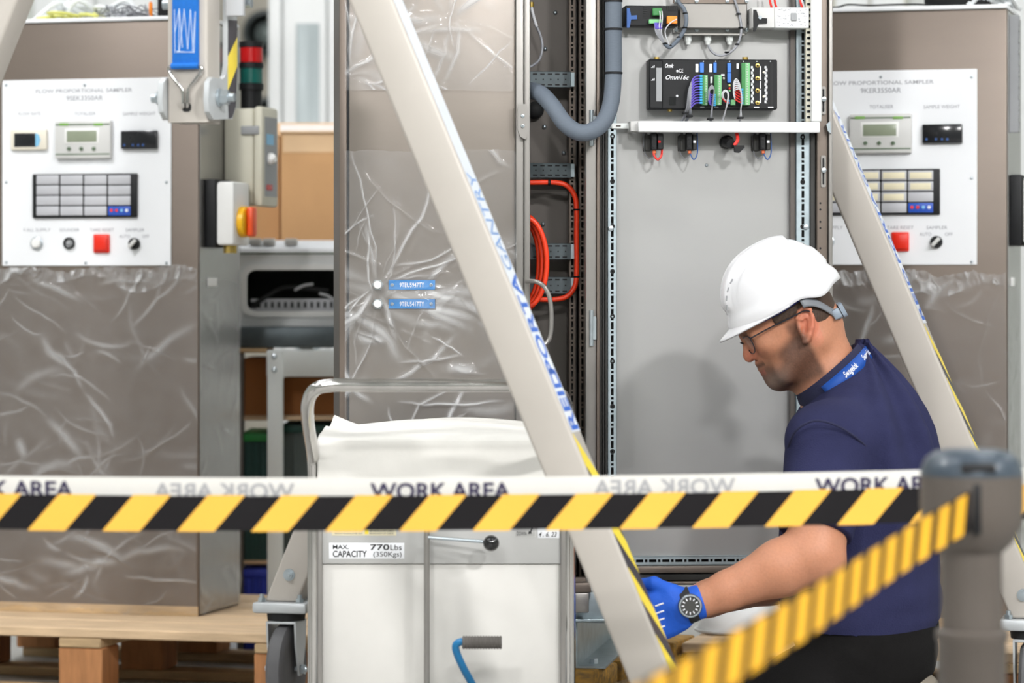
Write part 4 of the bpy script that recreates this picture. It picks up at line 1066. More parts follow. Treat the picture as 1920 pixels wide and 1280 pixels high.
# ---- junction box with cable glands
jb, x, z = dthing('junction_box', 'grey steel junction box with three cable glands on the door', 'junction box', 1335, 66)
l = L(x, z)
l.box(1274, 1401, -60, 53, -0.03, -0.0005, 0.002).build('body', 'steel_light', jb)
l.box(1262, 1402, 50, 62, -0.006, -0.0005, 0.001).build('lower_flange', 'steel_door', jb); l.box(1262, 1402, -6, 6, -0.033, -0.0302, 0.001).build('lid_edge', 'steel', jb)
l.box(1279, 1397, 62.5, 66, -0.034, -0.0005, 0.001).build('lip', 'steel_light', jb)
for px in (1268, 1306, 1363.5, 1400):
    for py, y in ((56, -0.006), (2, -0.033)):
        q = l.p(px, py, y); MB().lathe([(0.0042, 0), (0.0036, -0.003), (0.001, -0.0034)], (q[0], y, q[2]), 12, 'y').build('screw', 'zinc', jb)
for px in (1290, 1327, 1368):
    g = MB(); a = l.p(px, 66, -0.018); b = l.p(px, 77, -0.018); c = l.p(px, 84, -0.018)
    g.cyl(a, b, 0.0075, 8); g.cyl(b, c, 0.0065, 12, 0.0048); g.build('cable_gland', 'white_paint', jb)
pth = [(1327, 82, -.018), (1331, 92, -.022), (1340, 101, -.026), (1352, 104, -.028), (1366, 100, -.03), (1380, 88, -.032), (1388, 70, -.034), (1390, 50, -.034), (1386, 28, -.034), (1379, 4, -.036), (1370, -20, -.036)]
wires('cable', [[l.p(*p) for p in pth]], 'wire_grey', 0.0024, jb, 10)
for p in ((1363, 98, -.031), (1382, 83, -.033), (1389, 52, -.035), (1385, 26, -.036)):
    q = l.p(*p); MB().sphere(q, 0.0042, 10, 6, (1.3, 1, .5)).build('cable_tie', 'black', jb)
# ---- grey power supply
ps, x, z = dthing('power_supply', 'light grey power supply with a printed wiring diagram at the top of the door', 'power supply', 1460, 53)
l = L(x, z)
l.box(1410, 1453, 14, 52, -0.06, -0.0005, 0.0015).build('housing', 'bezel_grey', ps); l.box(1453.2, 1517, 14, 52.5, -0.064, -0.0005, 0.0015).build('front', 'white_lid', ps)
MB().prism([(l.p(1403, 13, 0)[0], l.p(0, 13, 0)[2]), (l.p(1408, 13, 0)[0], l.p(0, 13, 0)[2]), (l.p(1413, 28, 0)[0], l.p(0, 28, 0)[2]), (l.p(1428, 29, 0)[0], l.p(0, 29, 0)[2]), (l.p(1428, 38, 0)[0], l.p(0, 38, 0)[2]), (l.p(1413, 38, 0)[0], l.p(0, 38, 0)[2]), (l.p(1406, 54, 0)[0], l.p(0, 54, 0)[2]), (l.p(1403, 54, 0)[0], l.p(0, 54, 0)[2])], 'y', -0.066, -0.0605).build('foot_clip', 'black', ps)
q = l.p(1425, 33, -.066); MB().lathe([(0.004, 0), (0.0036, -0.003), (0.001, -0.003)], q, 12, 'y').build('screw', 'zinc', ps)
l.box(1483, 1494, 24, 39, -0.067, -0.0642, 0.001).build('adjuster', 'panel_grey', ps)
pm = MB(); rnd = random.Random(8)
for k in range(60):
    a = rnd.uniform(1455, 1512); b = rnd.choice([17, 20, 25, 30, 35, 40, 44, 48]) + rnd.uniform(-1, 1)
    if 1481 < a < 1496 and 22 < b < 41: continue
    p = l.p(a, b + 1.0, -0.0644); q = l.p(a + rnd.uniform(1, 4), b, -0.0644); pm.box(p[0], q[0], -0.0645, -0.0642, p[2], q[2])
pm.build('printed_diagram', 'print_grey', ps)['kind'] = 'stuff'
wires('red_wires', [[l.p(a, 14, -.05), l.p(a - 3, 4, -.055), l.p(a - 6, -20, -.05)] for a in (1447, 1456, 1504)], 'wire_red', 0.0022, ps)
wires('white_wires', [[l.p(1508, 14, -.05), l.p(1504, 3, -.055), l.p(1496, -20, -.05)]], 'wire_pale', 0.0022, ps)
# ---- cable duct: horizontal lid with its bracket, vertical slotted run
cd, x, z = dthing('cable_duct', 'white plastic cable duct running across the door and up its edge', 'cable duct', 1370, 247)
l = L(x, z)
l.box(1197, 1538, 228.5, 247.5, -0.075, -0.06, 0.002).build('lid', 'white_lid', cd)
a = l.p(1199, 246, -.05); b = l.p(1536, 230, -.05)
m = MB(); m.box(a[0], b[0], -0.0595, -0.0005, a[2], a[2] + 0.0015)
k = a[0]
while k < b[0]: m.box(k, k + 0.006, -0.0595, -0.0005, b[2] - 0.0015, b[2]); k += 0.012
m.build('channel', 'wire_pale', cd)
l.box(1521.5, 1541, -60, 228, -0.075, -0.06, 0.002).build('upright_lid', 'white_lid', cd)
a = l.p(1511, 228, -.058); b = l.p(1521, -60, -.058); m = MB()
m.box(a[0], a[0] + 0.0016, -0.06, -0.045, a[2], b[2]); m.box(b[0], b[0] + 0.002, -0.06, -0.0005, a[2], b[2])
k = a[2]
while k < b[2]: m.box(a[0], b[0], -0.0595, -0.058, k, k + 0.0062); k += 0.0112
m.build('slotted_wall', 'beige', cd)
MB().box(b[0] - 0.001, b[0], -0.055, -0.0005, a[2], b[2]).build('inner_wall', 'rubber', cd)
br = l.box(1147, 1188, 231, 241, -0.028, -0.024, 0.001).build('bracket', 'white_paint', cd); l.box(1182, 1200, 227, 246, -0.055, -0.01, 0.001).build('bracket_end', 'bezel_grey', cd)
l.box(1155, 1164, 234.5, 237.5, -0.0286, -0.0281, 0.0002).build('bracket_slot', 'steel_dark', br)
# ---- contact blocks behind pilot devices
def contact(label, px, body, lead, seed, two):
    t, x, z = dthing('contact_block', label, 'contact block', px, 300)
    l = L(x, z)
    l.box(px - 16, px - 3, 252, 283, -0.035, -0.0005, 0.002).build('collar', 'gasket', t)
    c = l.box(px - 4, px + 7, 249, 281, -0.055, -0.0352, 0.0015).build('contact', 'black', t)
    if two: l.box(px + 8, px + 19, 250, 280, -0.055, -0.02, 0.0015).build('contact', 'black', t)
    else: l.box(px + 8, px + 16, 252, 281, -0.045, -0.01, 0.0015).build('contact', 'gasket', t)
    for py in (257, 272): l.box(px - 1, px + 4, py, py + 5, -0.0565, -0.0552, 0.0004).build('terminal', 'rubber', c)
    l.box(px + 9, px + 14, 263, 268, -0.0562, -0.0552, 0.0003).build('mark', body, c)
    wires('wire', [[l.p(px + 1, 281, -.045), l.p(px + 1, 290, -.05), l.p(px + 8, 299, -.05), l.p(px + 15, 292, -.05), l.p(px + 16, 280, -.04)]] if two else [[l.p(px + 2, 281, -.045), l.p(px + 4, 290, -.05), l.p(px + 10, 299, -.05), l.p(px + 16, 290, -.05), l.p(px + 17, 275, -.04), l.p(px + 16, 249, -.03)]], lead, 0.0022 if two else 0.0012, t)
    wires('boot', [[l.p(px + 1, 280, -.045), l.p(px + 2, 288, -.049)]], 'wire_orange', 0.0034, t)
    wires('rear_wire', [[l.p(px - 17, 249, -.02), l.p(px - 18, 270, -.02), l.p(px - 14, 290, -.025), l.p(px - 6, 297, -.02), l.p(px + 3, 290, -.015)]], 'wire_grey', 0.0011, t)
    l.box(px - 10, px + 12, 246, 252, -0.04, -0.02, 0.001).build('clip', 'panel_grey', t)
    return t
contact('black twin contact block with a red wire loop under the cable duct', 1225, 'lamp_red', 'wire_red', 1, True)
contact('black contact block with white print and blue wire under the cable duct', 1291, 'print_white', 'wire_blue', 2, False)
contact('black contact block with blue wire beside the door edge rail', 1429, 'print_white', 'wire_blue', 3, False)
pg, x, z = dthing('angled_plug', 'round black angled plug with red wires under the cable duct', 'plug', 1362, 268)
l = L(x, z)
q = l.p(1361, 267, 0); MB().lathe([(0.0135, -0.0005), (0.0135, -0.02), (0.011, -0.024), (0.001, -0.024)], (q[0], 0, q[2]), 24, 'y').build('socket', 'black', pg)
MB().lathe([(0.0095, -0.0242), (0.0095, -0.027), (0.001, -0.027)], (q[0] + 0.002, 0, q[2]), 20, 'y').build('ring', 'steel_dark', pg)
MB().cyl(l.p(1361, 267, -.027), l.p(1371, 270, -.06), 0.0095, 16).build('body', 'black', pg)
MB().prism([(l.p(1366, 270, 0)[0], l.p(0, 270, 0)[2]), (l.p(1385, 270, 0)[0], l.p(0, 270, 0)[2]), (l.p(1386, 274, 0)[0], l.p(0, 274, 0)[2]), (l.p(1376, 284, 0)[0], l.p(0, 284, 0)[2]), (l.p(1368, 283, 0)[0], l.p(0, 283, 0)[2])], 'y', -0.07, -0.06).build('angle_end', 'black', pg)
wires('wires', [[l.p(1376 + k, 272, -.066), l.p(1382 + k, 262, -.064), l.p(1380 + k, 248, -.05)] for k in (0, 2)], 'wire_red', 0.0026, pg)
# ---- hoses and cables of the tall cabinet
def cl(pts, y): return [TC.world(TC.hit(a, b, y if len(p) == 2 else p[2])[0], y if len(p) == 2 else p[2], TC.hit(a, b, y if len(p) == 2 else p[2])[1]) for p in pts for a, b in [p[:2]]]
cond = [(960, 168, .07), (985, 168, .045), (1012, 175, .0), (1035, 198, -.04), (1058, 230, -.06), (1082, 247, -.065), (1106, 247, -.065), (1130, 230, -.055), (1145, 195, -.035), (1150, 140, -.02), (1150, 60, -.02), (1150, -60, -.02)]
gc = thing('cable_conduit', 'thick grey braided cable conduit bending from the cabinet to its door', 'conduit', (0, 0, 0))
MB().tube(cl(cond, 0), 0.0168, 16, 10).build('sleeve', 'conduit', gc)
for py in (2, 55, 137):
    q = cl([(1150, py, -.02)], 0)[0]; MB().lathe([(0.0165, -0.0025), (0.0185, -0.0015), (0.0185, 0.0015), (0.0165, 0.0025)], q, 20).build('cable_tie', 'black', gc)
hr = thing('red_hose', 'coiled glossy red hose hanging in the tall cabinet', 'hose', (0, 0, 0))
MB().tube(cl([(960, 342), (1000, 342), (1040, 342), (1063, 348), (1077, 366), (1081, 392), (1081, 450), (1081, 515), (1076, 540), (1062, 556), (1040, 561), (1012, 561), (1000, 558)], 0.09), 0.0052, 12, 6).build('run', 'hose_red', hr)
for k, (dx, dy) in enumerate(((0, 0), (-6, 4), (-11, 12), (-4, -6))):
    c0 = (985 + dx * .3, 492); rx = 40 + dx * 1.0; ry = 84 + dy * -.6
    pts = [(c0[0] + rx * math.cos(a), c0[1] + ry * math.sin(a), 0.02 + 0.012 * k) for a in [2 * math.pi * i / 16 for i in range(16)]]
    MB().tube(cl(pts, 0), 0.0055, 10, 4, closed=True).build('coil_turn', 'hose_red', hr)
for px, py in ((1030, 342), (1081, 393), (1081, 519)):
    q = cl([(px, py, .09)], 0)[0]; MB().sphere(q, 0.0075, 10, 6, (0.6, 1, 0.9) if px == 1030 else (1, 1, 0.35)).build('cable_tie', 'black', hr)
wc = thing('aerial_cable', 'thin white cable with brass plug hanging inside the tall cabinet', 'cable', (0, 0, 0))
MB().tube(cl([(996, 14), (1003, 42), (1013, 66), (1017, 88), (1012, 110), (1000, 122), (985, 128)], 0.08), 0.0026, 10).build('lead', 'wire_grey', wc)
MB().tube(cl([(996, 14), (1001, 34), (1006, 50)], 0.078), 0.0036, 10).build('boot', 'wire_pale', wc)
q = cl([(996, 4), (996, 13)], 0.08); MB().cyl(q[0], q[1], 0.0055, 10).build('plug', 'brass', wc)
# ---- what the cabinet stands on: steel channels on an old yellow pallet
yp = thing('yellow_pallet', 'worn yellow painted timber pallet under the tall cabinet', 'pallet', (at(1113, 0, 6.3).x, 6.3, 0), math.radians(-20))
def tim(nm, x0, x1, y0, y1, z0, z1, mt='yellow_wood'): return MB().rbox(x0, x1, y0, y1, z0, z1, 0.005).build(nm, mt, yp)
for k in range(4): tim('deck_board', -0.50, 0.0, 0.0 + 0.18 * k, 0.155 + 0.18 * k, 0.118, 0.16)
for xb in (-0.48, -0.29, -0.10): tim('bearer', xb, xb + 0.09, 0.01, 0.69, 0.022, 0.1175, 'wood_side')
for k in range(3): tim('bottom_board', -0.50, 0.0, 0.01 + 0.28 * k, 0.13 + 0.28 * k, 0.0, 0.0215, 'wood_side')
for i, (xx, lb) in enumerate(((tx(760), 'galvanised steel channel on the pallet below the inner panel'), (tx(1079), 'galvanised steel channel on the pallet below the cabinet hinges'))):
    t = thing('steel_channel', lb, 'channel', TC.world(xx, -0.0, 0.1605 - tz), TY - math.radians(14))
    m = MB(); h = 0.2545 - 0.1605; m.box(0, 0.06, 0, 0.6, 0, 0.004); m.box(0, 0.06, 0, 0.6, h - 0.004, h); m.box(0, 0.004, 0, 0.6, 0.004, h - 0.004); m.build('web', 'galv', t)
    for yy in (0.05, 0.5): MB().cyl((0.03, yy, 0.004), (0.03, yy, 0.014), 0.009, 6).build('nut', 'zinc', t)
cx, czz = TC.hit(1110, 1150, -0.13)
t = thing('cross_rail', 'galvanised cross rail across the channels under the front of the tall cabinet', 'rail', TC.world(cx, -0.01, 0.255 - tz), TY)
m = MB(); m.rbox(-0.45, 0.055, 0, 0.06, 0.0, tz - 0.2555, 0.003); m.build('box_section', 'galv', t); MB().rbox(-0.45, 0.055, -0.02, -0.0005, 0.0, 0.005, 0.001).build('foot_flange', 'galv', t)
t = thing('door_stay', 'short steel bracket with bolt hanging at the cabinet bottom corner', 'bracket', TC.world(tx(1088), -0.05, -0.045), TY)
MB().rbox(-0.02, 0.012, 0, 0.03, 0, 0.04, 0.003).build('block', 'steel_light', t); MB().cyl((-0.02, 0.015, 0.045), (0.026, 0.015, 0.045), 0.006, 10).build('pin', 'zinc', t); MB().rbox(-0.024, 0.016, -0.004, 0.034, 0.0402, 0.0592, 0.002).build('cap', 'steel', t)
# white tub on a raw pallet behind the worker
o = thing('bowl', 'upturned white plastic bowl on the raw pallet beyond the arm', 'bowl', (at(1395, 0, 7.05).x, 7.05, 0.1585))
MB().lathe([(0.10, 0.0), (0.104, 0.004), (0.098, 0.02), (0.086, 0.045), (0.06, 0.062), (0.001, 0.066)], seg=36).build('dome', 'bin_white', o); MB().lathe([(0.106, 0.0), (0.11, 0.002), (0.11, 0.006), (0.105, 0.006)], seg=36).build('rim', 'bin_white', o)

# ------------------------------------------------------------------ lift table trolley
RD = 5.6
tr = thing('lift_trolley', 'white hydraulic lift table trolley with chrome handle and black ball lever', 'trolley', (at(828, 0, RD).x, RD, 0))
rx = tr.location.x
def q(px, py, y=0.0): p = at(px, py, RD + y); return (p.x - rx, y, p.z)
def rb(px0, px1, py0, py1, y0, y1, b=0.002):
    a = q(px0, py1, y0); c = q(px1, py0, y0); return MB().rbox(a[0], c[0], y0, y1, a[2], c[2], b)
a0 = q(600, 0)[0]; a1 = q(1052, 0)[0]
MB().rbox(a0, a1, 0.0, 0.03, 0.13, q(0, 1057)[2], 0.002).build('lower_panel', 'dirty_white', tr)
MB().rbox(a0, a1, -0.004, 0.03, q(0, 1056.5)[2], q(0, 940)[2], 0.002).build('band_panel', 'panel_band', tr)
MB().rbox(a0, a1, 0.0, 0.03, q(0, 939.5)[2], q(0, 850)[2], 0.002).build('upper_panel', 'dirty_white', tr)
for px in (600, 1056):
    MB().rbox(q(px - 5, 0)[0], q(px + 5, 0)[0], -0.010, 0.02, 0.12, q(0, 850)[2], 0.003).build('side_channel', 'steel_light', tr)
def hp(px, py, y): return q(px, py, y)
hand = [(588.5, 1640, 0), (588.5, 1280, 0.0), (588.5, 1000, 0.0), (588.5, 890, 0.0), (586, 850, -0.02), (578, 795, -0.13), (577, 757, -0.2), (590, 731, -0.235), (622, 722, -0.24), (700, 722, -0.24), (830, 722, -0.24), (960, 722, -0.24), (1020, 724, -0.24), (1048, 737, -0.235), (1062, 765, -0.19), (1066, 800, -0.12), (1067, 850, -0.02), (1067, 890, 0), (1067, 1000, 0), (1067, 1280, 0), (1067, 1640, 0)]
MB().tube([hp(*p) for p in hand], 0.0112, 14, 6).build('handle', 'chrome', tr)
MB().rbox(q(590, 0)[0], q(1066, 0)[0], 0.0, 0.44, 0.08, 0.13, 0.006).build('chassis', 'dirty_white', tr)
for sx in (606, 1050):
    for yy in (0.05, 0.39):
        c = MB(); X0 = q(sx, 0)[0]; c.lathe([(0.001, -0.014), (0.035, -0.014), (0.037, -0.01), (0.037, 0.01), (0.035, 0.014), (0.001, 0.014)], (X0, yy, 0.038), 24, 'x'); w_ = c.build('castor_wheel', 'tyre_grey', tr)
        MB().rbox(X0 - 0.02, X0 + 0.02, yy - 0.03, yy + 0.03, 0.0755, 0.0798, 0.002).build('castor_plate', 'zinc', tr)
# scissor arms and platform
for sx in (680, 975):
    m = MB(); X0 = q(sx, 0)[0]; zt_ = q(0, 860)[2]
    m.prism([(0.05, 0.14), (0.09, 0.14), (0.43, zt_), (0.39, zt_)], 'x', X0, X0 + 0.01); m.prism([(0.43, 0.14), (0.39, 0.14), (0.05, zt_), (0.09, zt_)], 'x', X0 + 0.012, X0 + 0.022); m.build('scissor_arm', 'steel_dark', tr)
zpl = q(0, 838, 0.035)[2]
MB().rbox(q(598, 0)[0], q(1056, 0)[0], 0.035, 0.56, zpl - 0.03, zpl, 0.004).build('platform', 'dirty_white', tr)
# lever
MB().tube([q(800.5, 1640, -.03), q(800.5, 1300, -.03), q(800.5, 1010, -.03), q(800, 985, -.03)], 0.0052, 10).build('release_rod', 'steel_light', tr)
lv = MB().tube([q(803, 1007, -.033), q(850, 1011, -.04), q(906, 1015, -.05)], 0.0030, 10).build('lever', 'zinc', tr)
MB().sphere(q(921, 1018, -.052), 0.0142, 20, 14).build('ball_knob', 'black_gloss', lv)
# crank
ck = MB().tube([q(905, 1340, -.08), q(890, 1292, -.10), q(868, 1250, -.12), q(856, 1222, -.13), q(855, 1209, -.134), q(863, 1203, -.136), q(874, 1203, -.136)], 0.0066, 12).build('crank_arm', 'crank_blue', tr)
gp = MB(); pa, pb = q(867, 1204, -.136), q(941, 1203, -.136); n = 14
prof = []
for k in range(n * 2 + 1):
    prof.append((0.0118 if k % 2 else 0.0102, (pb[0] - pa[0]) * k / (2 * n)))
prof = [(0.001, 0)] + prof + [(0.001, pb[0] - pa[0])]
gp.lathe(prof, pa, 20, 'x'); gp.build('crank_grip', 'grip', ck)
MB().rbox(q(850, 0)[0], q(960, 0)[0], -0.10, -0.0005, q(0, 1380)[2], q(0, 1330)[2], 0.004).build('crank_hub', 'steel_dark', tr)
# stickers
def st(nm, mt, px0, px1, py0, py1, y=-0.0046, t=0.0004): return rb(px0, px1, py0, py1, y, y + t, 0.0002).build(nm, mt, tr)
def stx(par, s, a, b, c, d, bold=0.016, mt='print_black', sh=0.0, y=-0.0052):
    p = q(a, d, y); r = q(b, c, y); return text(s, mt, par, (p[0] + r[0]) / 2, (p[2] + r[2]) / 2, r[0] - p[0], r[2] - p[2], y, bold, sh)
s1_ = st('capacity_label', 'white_plate', 617, 758, 1017.5, 1047)
stx(s1_, 'MAX.', 624, 654, 1021, 1029); stx(s1_, 'CAPACITY', 624, 688, 1032, 1044); stx(s1_, '770', 694, 730, 1020, 1031); stx(s1_, 'Lbs', 732, 753, 1021, 1031, 0.0); stx(s1_, '(350Kgs)', 700, 753, 1034, 1046, 0.0)
s2_ = st('instruction_label', 'tape_cream', 622, 743, 950, 1004)
for k in range(6):
    stx(s2_, 'MOUNT PULLING LEVER OUT', 628, 680, 998.5 - k * 4.4, 1001 - k * 4.4, 0.0); stx(s2_, 'BEFORE EACH LIFT CHECK', 693, 738, 998.5 - k * 4.4, 1001 - k * 4.4, 0.0)
rb(684, 691, 993, 1001, -0.0052, -0.0047, 0.0001).build('warning_mark', 'hazard_yellow', s2_)
s3_ = st('direction_label', 'bezel_grey', 966, 1004.5, 960, 1006.5); rb(967.5, 1003, 961.5, 1005, -0.0051, -0.0047, 0.0001).build('label_face', 'panel_band', s3_)
stx(s3_, 'DOWN', 969, 987, 996, 1003.5, 0.0, y=-0.0055); p = q(990, 1001, -.0055); r = q(1001, 986, -.0055)
MB().prism([(p[0], p[2]), (p[0] + 0.007, p[2] + 0.001), (p[0] + 0.0055, p[2] + 0.003), (r[0], r[2]), (r[0] - 0.002, r[2] + 0.001), (p[0] + 0.0035, p[2] + 0.0045), (p[0] + 0.002, p[2] + 0.0065)], 'y', -0.0056, -0.0052).build('arrow', 'print_black', s3_)
s4_ = st('paper_note', 'white_plate', 1008, 1049, 985, 1008.5); stx(s4_, '4 . 6. 23', 1010, 1044, 997, 1006, 0.01, sh=0.3)
# white padded sheet over the platform
rng = np.random.RandomState(4)
nx, ny = 90, 60
X0, X1 = q(596, 0)[0], q(1050, 0)[0]
vs = []; fs = []
zf0 = q(0, 935, -.012)[2]; zf1 = q(0, 822, -.012)[2]
ph = rng.uniform(0, 6.28, 8); kk = rng.uniform(8, 26, 8); ky = rng.uniform(3, 14, 8)
for i in range(nx):
    u = i / (nx - 1); x = X0 + (X1 - X0) * u
    for j in range(ny):
        v = j / (ny - 1)
        if v < 0.35:
            k = v / 0.35; y = -0.013 - 0.002 * math.sin(9 * u + 2); zz = zf0 + (zf1 - zf0) * k
            if k > 0.9: y += 0.004 * ((k - .9) / .1) ** 2
        else:
            k = (v - 0.35) / 0.65; y = -0.009 + 0.555 * k
            wv = sum(math.sin(kk[a] * x + ky[a] * k + ph[a]) for a in range(8)) / 8
            zz = zf1 + 0.004 * math.sin(min(k * 12, 1.57)) + k * (0.002 + 0.012 * math.sin(3.1 * u * 1.7 + 4.9)) + 0.012 * k * wv * 0.9 + 0.022 * k * max(0, 1 - u * 9)
        vs.append((x, y, zz))
for i in range(nx - 1):
    for j in range(ny - 1): a = i * ny + j; fs.append((a, a + ny, a + ny + 1, a + 1))
m = MB(); m.add(vs, fs); o = m.build('padded_sheet', 'sheet_white', None, recalc=False); o.location = (rx, RD, 0)
sd = o.modifiers.new('thickness', 'SOLIDIFY'); sd.thickness = 0.003; sd.offset = -1
tag(o, 'white crumpled sheet draped over the lift table platform', 'sheet')
# ------------------------------------------------------------------ portable gantry (two A-frames and a beam)
GY = math.radians(-13)
gan = thing('portable_gantry', 'pale grey portable lifting gantry with slanted legs on castors', 'gantry', (0, 0, 0))
LW, LD = 0.0685, 0.075
def place(o, fr, x, y, z, ax, az):
    """orient a part: its local X along ax, Z along az (both in the frame's local xz plane)"""
    X = (fr.x * ax[0] + Vector((0, 0, ax[1]))).normalized(); Zv = (fr.x * az[0] + Vector((0, 0, az[1]))).normalized(); Y = Zv.cross(X)
    m = Matrix.Identity(4)
    for i in range(3): m[i][0] = X[i]; m[i][1] = Y[i]; m[i][2] = Zv[i]; m[i][3] = fr.world(x, y, z)[i]
    o.matrix_local = m
    return o
ZF = 0.245
def leg(fr, A, B, ztop, z_of=None):
    """A, B: points (x, z) on the leg's centre line; returns object and the mapping z -> distance along"""
    dx = (B[0] - A[0]) / (B[1] - A[1])
    xf = A[0] + dx * (ZF - A[1]); xt = A[0] + dx * (ztop - A[1])
    Ln = math.hypot(xt - xf, ztop - ZF); ca = (ztop - ZF) / Ln; sa = (xt - xf) / Ln
    m = MB(); m.rbox(-LW / 2, LW / 2, -LD / 2, LD / 2, 0, Ln, 0.006, 3)
    # cut the lower end level with the foot plate
    m.v = [(p[0], p[1], p[2] - (p[0] * sa / ca if p[2] < 0.02 else 0) * -1) for p in m.v]
    o = m.build('leg', 'gantry_grey', gan)
    place(o, fr, xf, 0, ZF, (ca, -sa), (sa, ca))
    return o, (lambda z: (z - ZF) / ca), xf, xt, sa, ca
def side_label(o, s0, s1, words, hz0):
    xs = LW / 2
    MB().box(xs + 0.0003, xs + 0.0008, -LD / 2 + 0.006, LD / 2 - 0.006, s0, s1).build('name_strip', 'sticker_white', o)
    for w_, a, b, mt, bd in words:
        text(w_, mt, o, a + (b - a) / 2, 0.0, b - a, LD - 0.022, fn=lambda u, v: (xs + 0.0012, -v, u), bold=bd, name='lettering')
    z = hz0; k = 0; h = 0.058
    while z > 0.10:
        m = MB(); y0, y1 = -LD / 2 + 0.006, LD / 2 - 0.006; sl = 0.075
        m.prism([(y0, z), (y0, z - h), (y1, z - h - sl), (y1, z - sl)], 'x', xs + 0.0003, xs + 0.0009)
        m.build('hazard_stripe', 'hazard_yellow' if k % 2 == 0 else 'hazard_black', o); z -= h; k += 1
def castor(fr, x):
    """plate, fork and wheel under a leg"""
    def P(nm, mt, m):
        o = m.build(nm, mt, gan); o.location = fr.world(x, 0, 0); o.rotation_euler = (0, 0, fr.yaw); return o
    pl = P('foot_plate', 'cast_grey', MB().rbox(-0.06, 0.06, -0.055, 0.055, ZF - 0.024, ZF - 0.0005, 0.006))
    for bx_, by in ((-0.042, -0.04), (0.042, -0.04), (-0.042, 0.04), (0.042, 0.04)):
        b = MB(); b.cyl((bx_, by, ZF), (bx_, by, ZF + 0.008), 0.009, 6); b.cyl((bx_, by, ZF + 0.008), (bx_, by, ZF + 0.016), 0.005, 10); b.build('bolt', 'zinc', pl)
    P('swivel', 'rubber', MB().lathe([(0.001, 0.203), (0.04, 0.203), (0.042, 0.2205), (0.001, 0.2205)], seg=24))
    f = MB()
    for s in (-1, 1):
        f.prism([(-0.04, 0.2025), (0.04, 0.2025), (0.034, 0.15), (0.012, 0.085), (-0.012, 0.085), (-0.034, 0.15)], 'x', s * 0.031 - 0.002, s * 0.031 + 0.002)
    f.rbox(-0.033, 0.033, -0.04, 0.04, 0.197, 0.2028, 0.002)
    fk = P('fork', 'cast_grey', f)
    f = MB(); f.cyl((-0.046, 0, 0.098), (0.046, 0, 0.098), 0.006, 10); f.cyl((-0.044, 0, 0.098), (-0.034, 0, 0.098), 0.011, 6); f.cyl((0.034, 0, 0.098), (0.042, 0, 0.098), 0.011, 6); f.build('axle', 'zinc', fk)
    P('wheel', 'tyre_grey', MB().lathe([(0.001, -0.02), (0.075, -0.02), (0.088, -0.019), (0.0965, -0.012), (0.0975, 0), (0.0965, 0.012), (0.088, 0.019), (0.075, 0.02), (0.001, 0.02)], (0, 0, 0.098), 40, 'x'))
def foot_bolt(fr, x, z, y=-LD / 2):
    m = MB(); m.lathe([(0.013, 0), (0.013, -0.002), (0.009, -0.002), (0.009, -0.008), (0.005, -0.008), (0.005, -0.012), (0.001, -0.012)], (0, 0, 0), 14, 'y')
    o = m.build('bolt', 'zinc', gan); o.location = fr.world(x, y - 0.0002, z); o.rotation_euler = (0, 0, fr.yaw)
# front A-frame
G1 = Frame((at(350, 0, 5.33).x, 5.33, 0), GY)
A = G1.hit(694.5, 0, -LD / 2); B = G1.hit(1212, 1255, -LD / 2)
ZT1 = 2.11
o1, s_of, xf, xt, sa, ca = leg(G1, A, B, ZT1)
def s_at(py):
    t_ = G1.hit(694.5 + (1212 - 694.5) * py / 1255, py, -LD / 2)[1]; return s_of(t_)
side_label(o1, s_at(826), s_at(-60), [('REID', s_at(822), s_at(705), 'print_blue', 0.02), ('PORTA', s_at(718), s_at(528), 'print_blue', 0.02), ('GANTRY', s_at(522), s_at(338), 'print_blue_pale', -0.004)], s_at(828))
castor(G1, xf)
o2, _, xf2, _, _, _ = leg(G1, (-A[0], A[1]), (-B[0], B[1]), ZT1)
castor(G1, xf2); foot_bolt(G1, xf2 + 0.037, ZF + 0.09)
def gpart(nm, mt, m, fr): o = m.build(nm, mt, gan); o.location = fr.o; o.rotation_euler = (0, 0, fr.yaw); return o
gpart('apex_plate', 'gantry_grey', MB().prism([(-0.2, 1.9), (0.2, 1.9), (0.09, 2.16), (-0.09, 2.16)], 'y', -LD / 2 - 0.008, -LD / 2 - 0.0005), G1)
zp0 = G1.hit(350, 229, -LD / 2)[1]
xa, xb = G1.hit(312.5, 150, -LD / 2)[0], G1.hit(388, 150, -LD / 2)[0]
pm = MB(); t_ = 0.004
outer = rrect(xa, xb, -0.034, 0.034, 0.004, 3)
def loopz(L_, z): return [(p[0], p[1], z) for p in L_]
inner = rrect(xa + t_, xb - t_, -0.034 + t_, 0.034 - t_, 0.003, 3); n = len(outer)
vs = loopz(outer, zp0) + loopz(inner, zp0) + loopz(outer, 2.34) + loopz(inner, 2.34); fs = []
for i in range(n):
    j = (i + 1) % n; fs += [(i, j, n + j, n + i), (2 * n + i, 3 * n + i, 3 * n + j, 2 * n + j), (i, 2 * n + i, 2 * n + j, j), (n + i, n + j, 3 * n + j, 3 * n + i)]
pm.add(vs, fs); post1 = gpart('centre_post', 'gantry_grey', pm, G1)
hx, hz_ = G1.hit(350, 203, -0.034)
gpart('post_slot', 'rubber', MB().prism(rrect(hx - 0.008, hx + 0.008, hz_ - 0.006, hz_ + 0.009, 0.0055), 'y', -0.0345, -0.0341), G1)
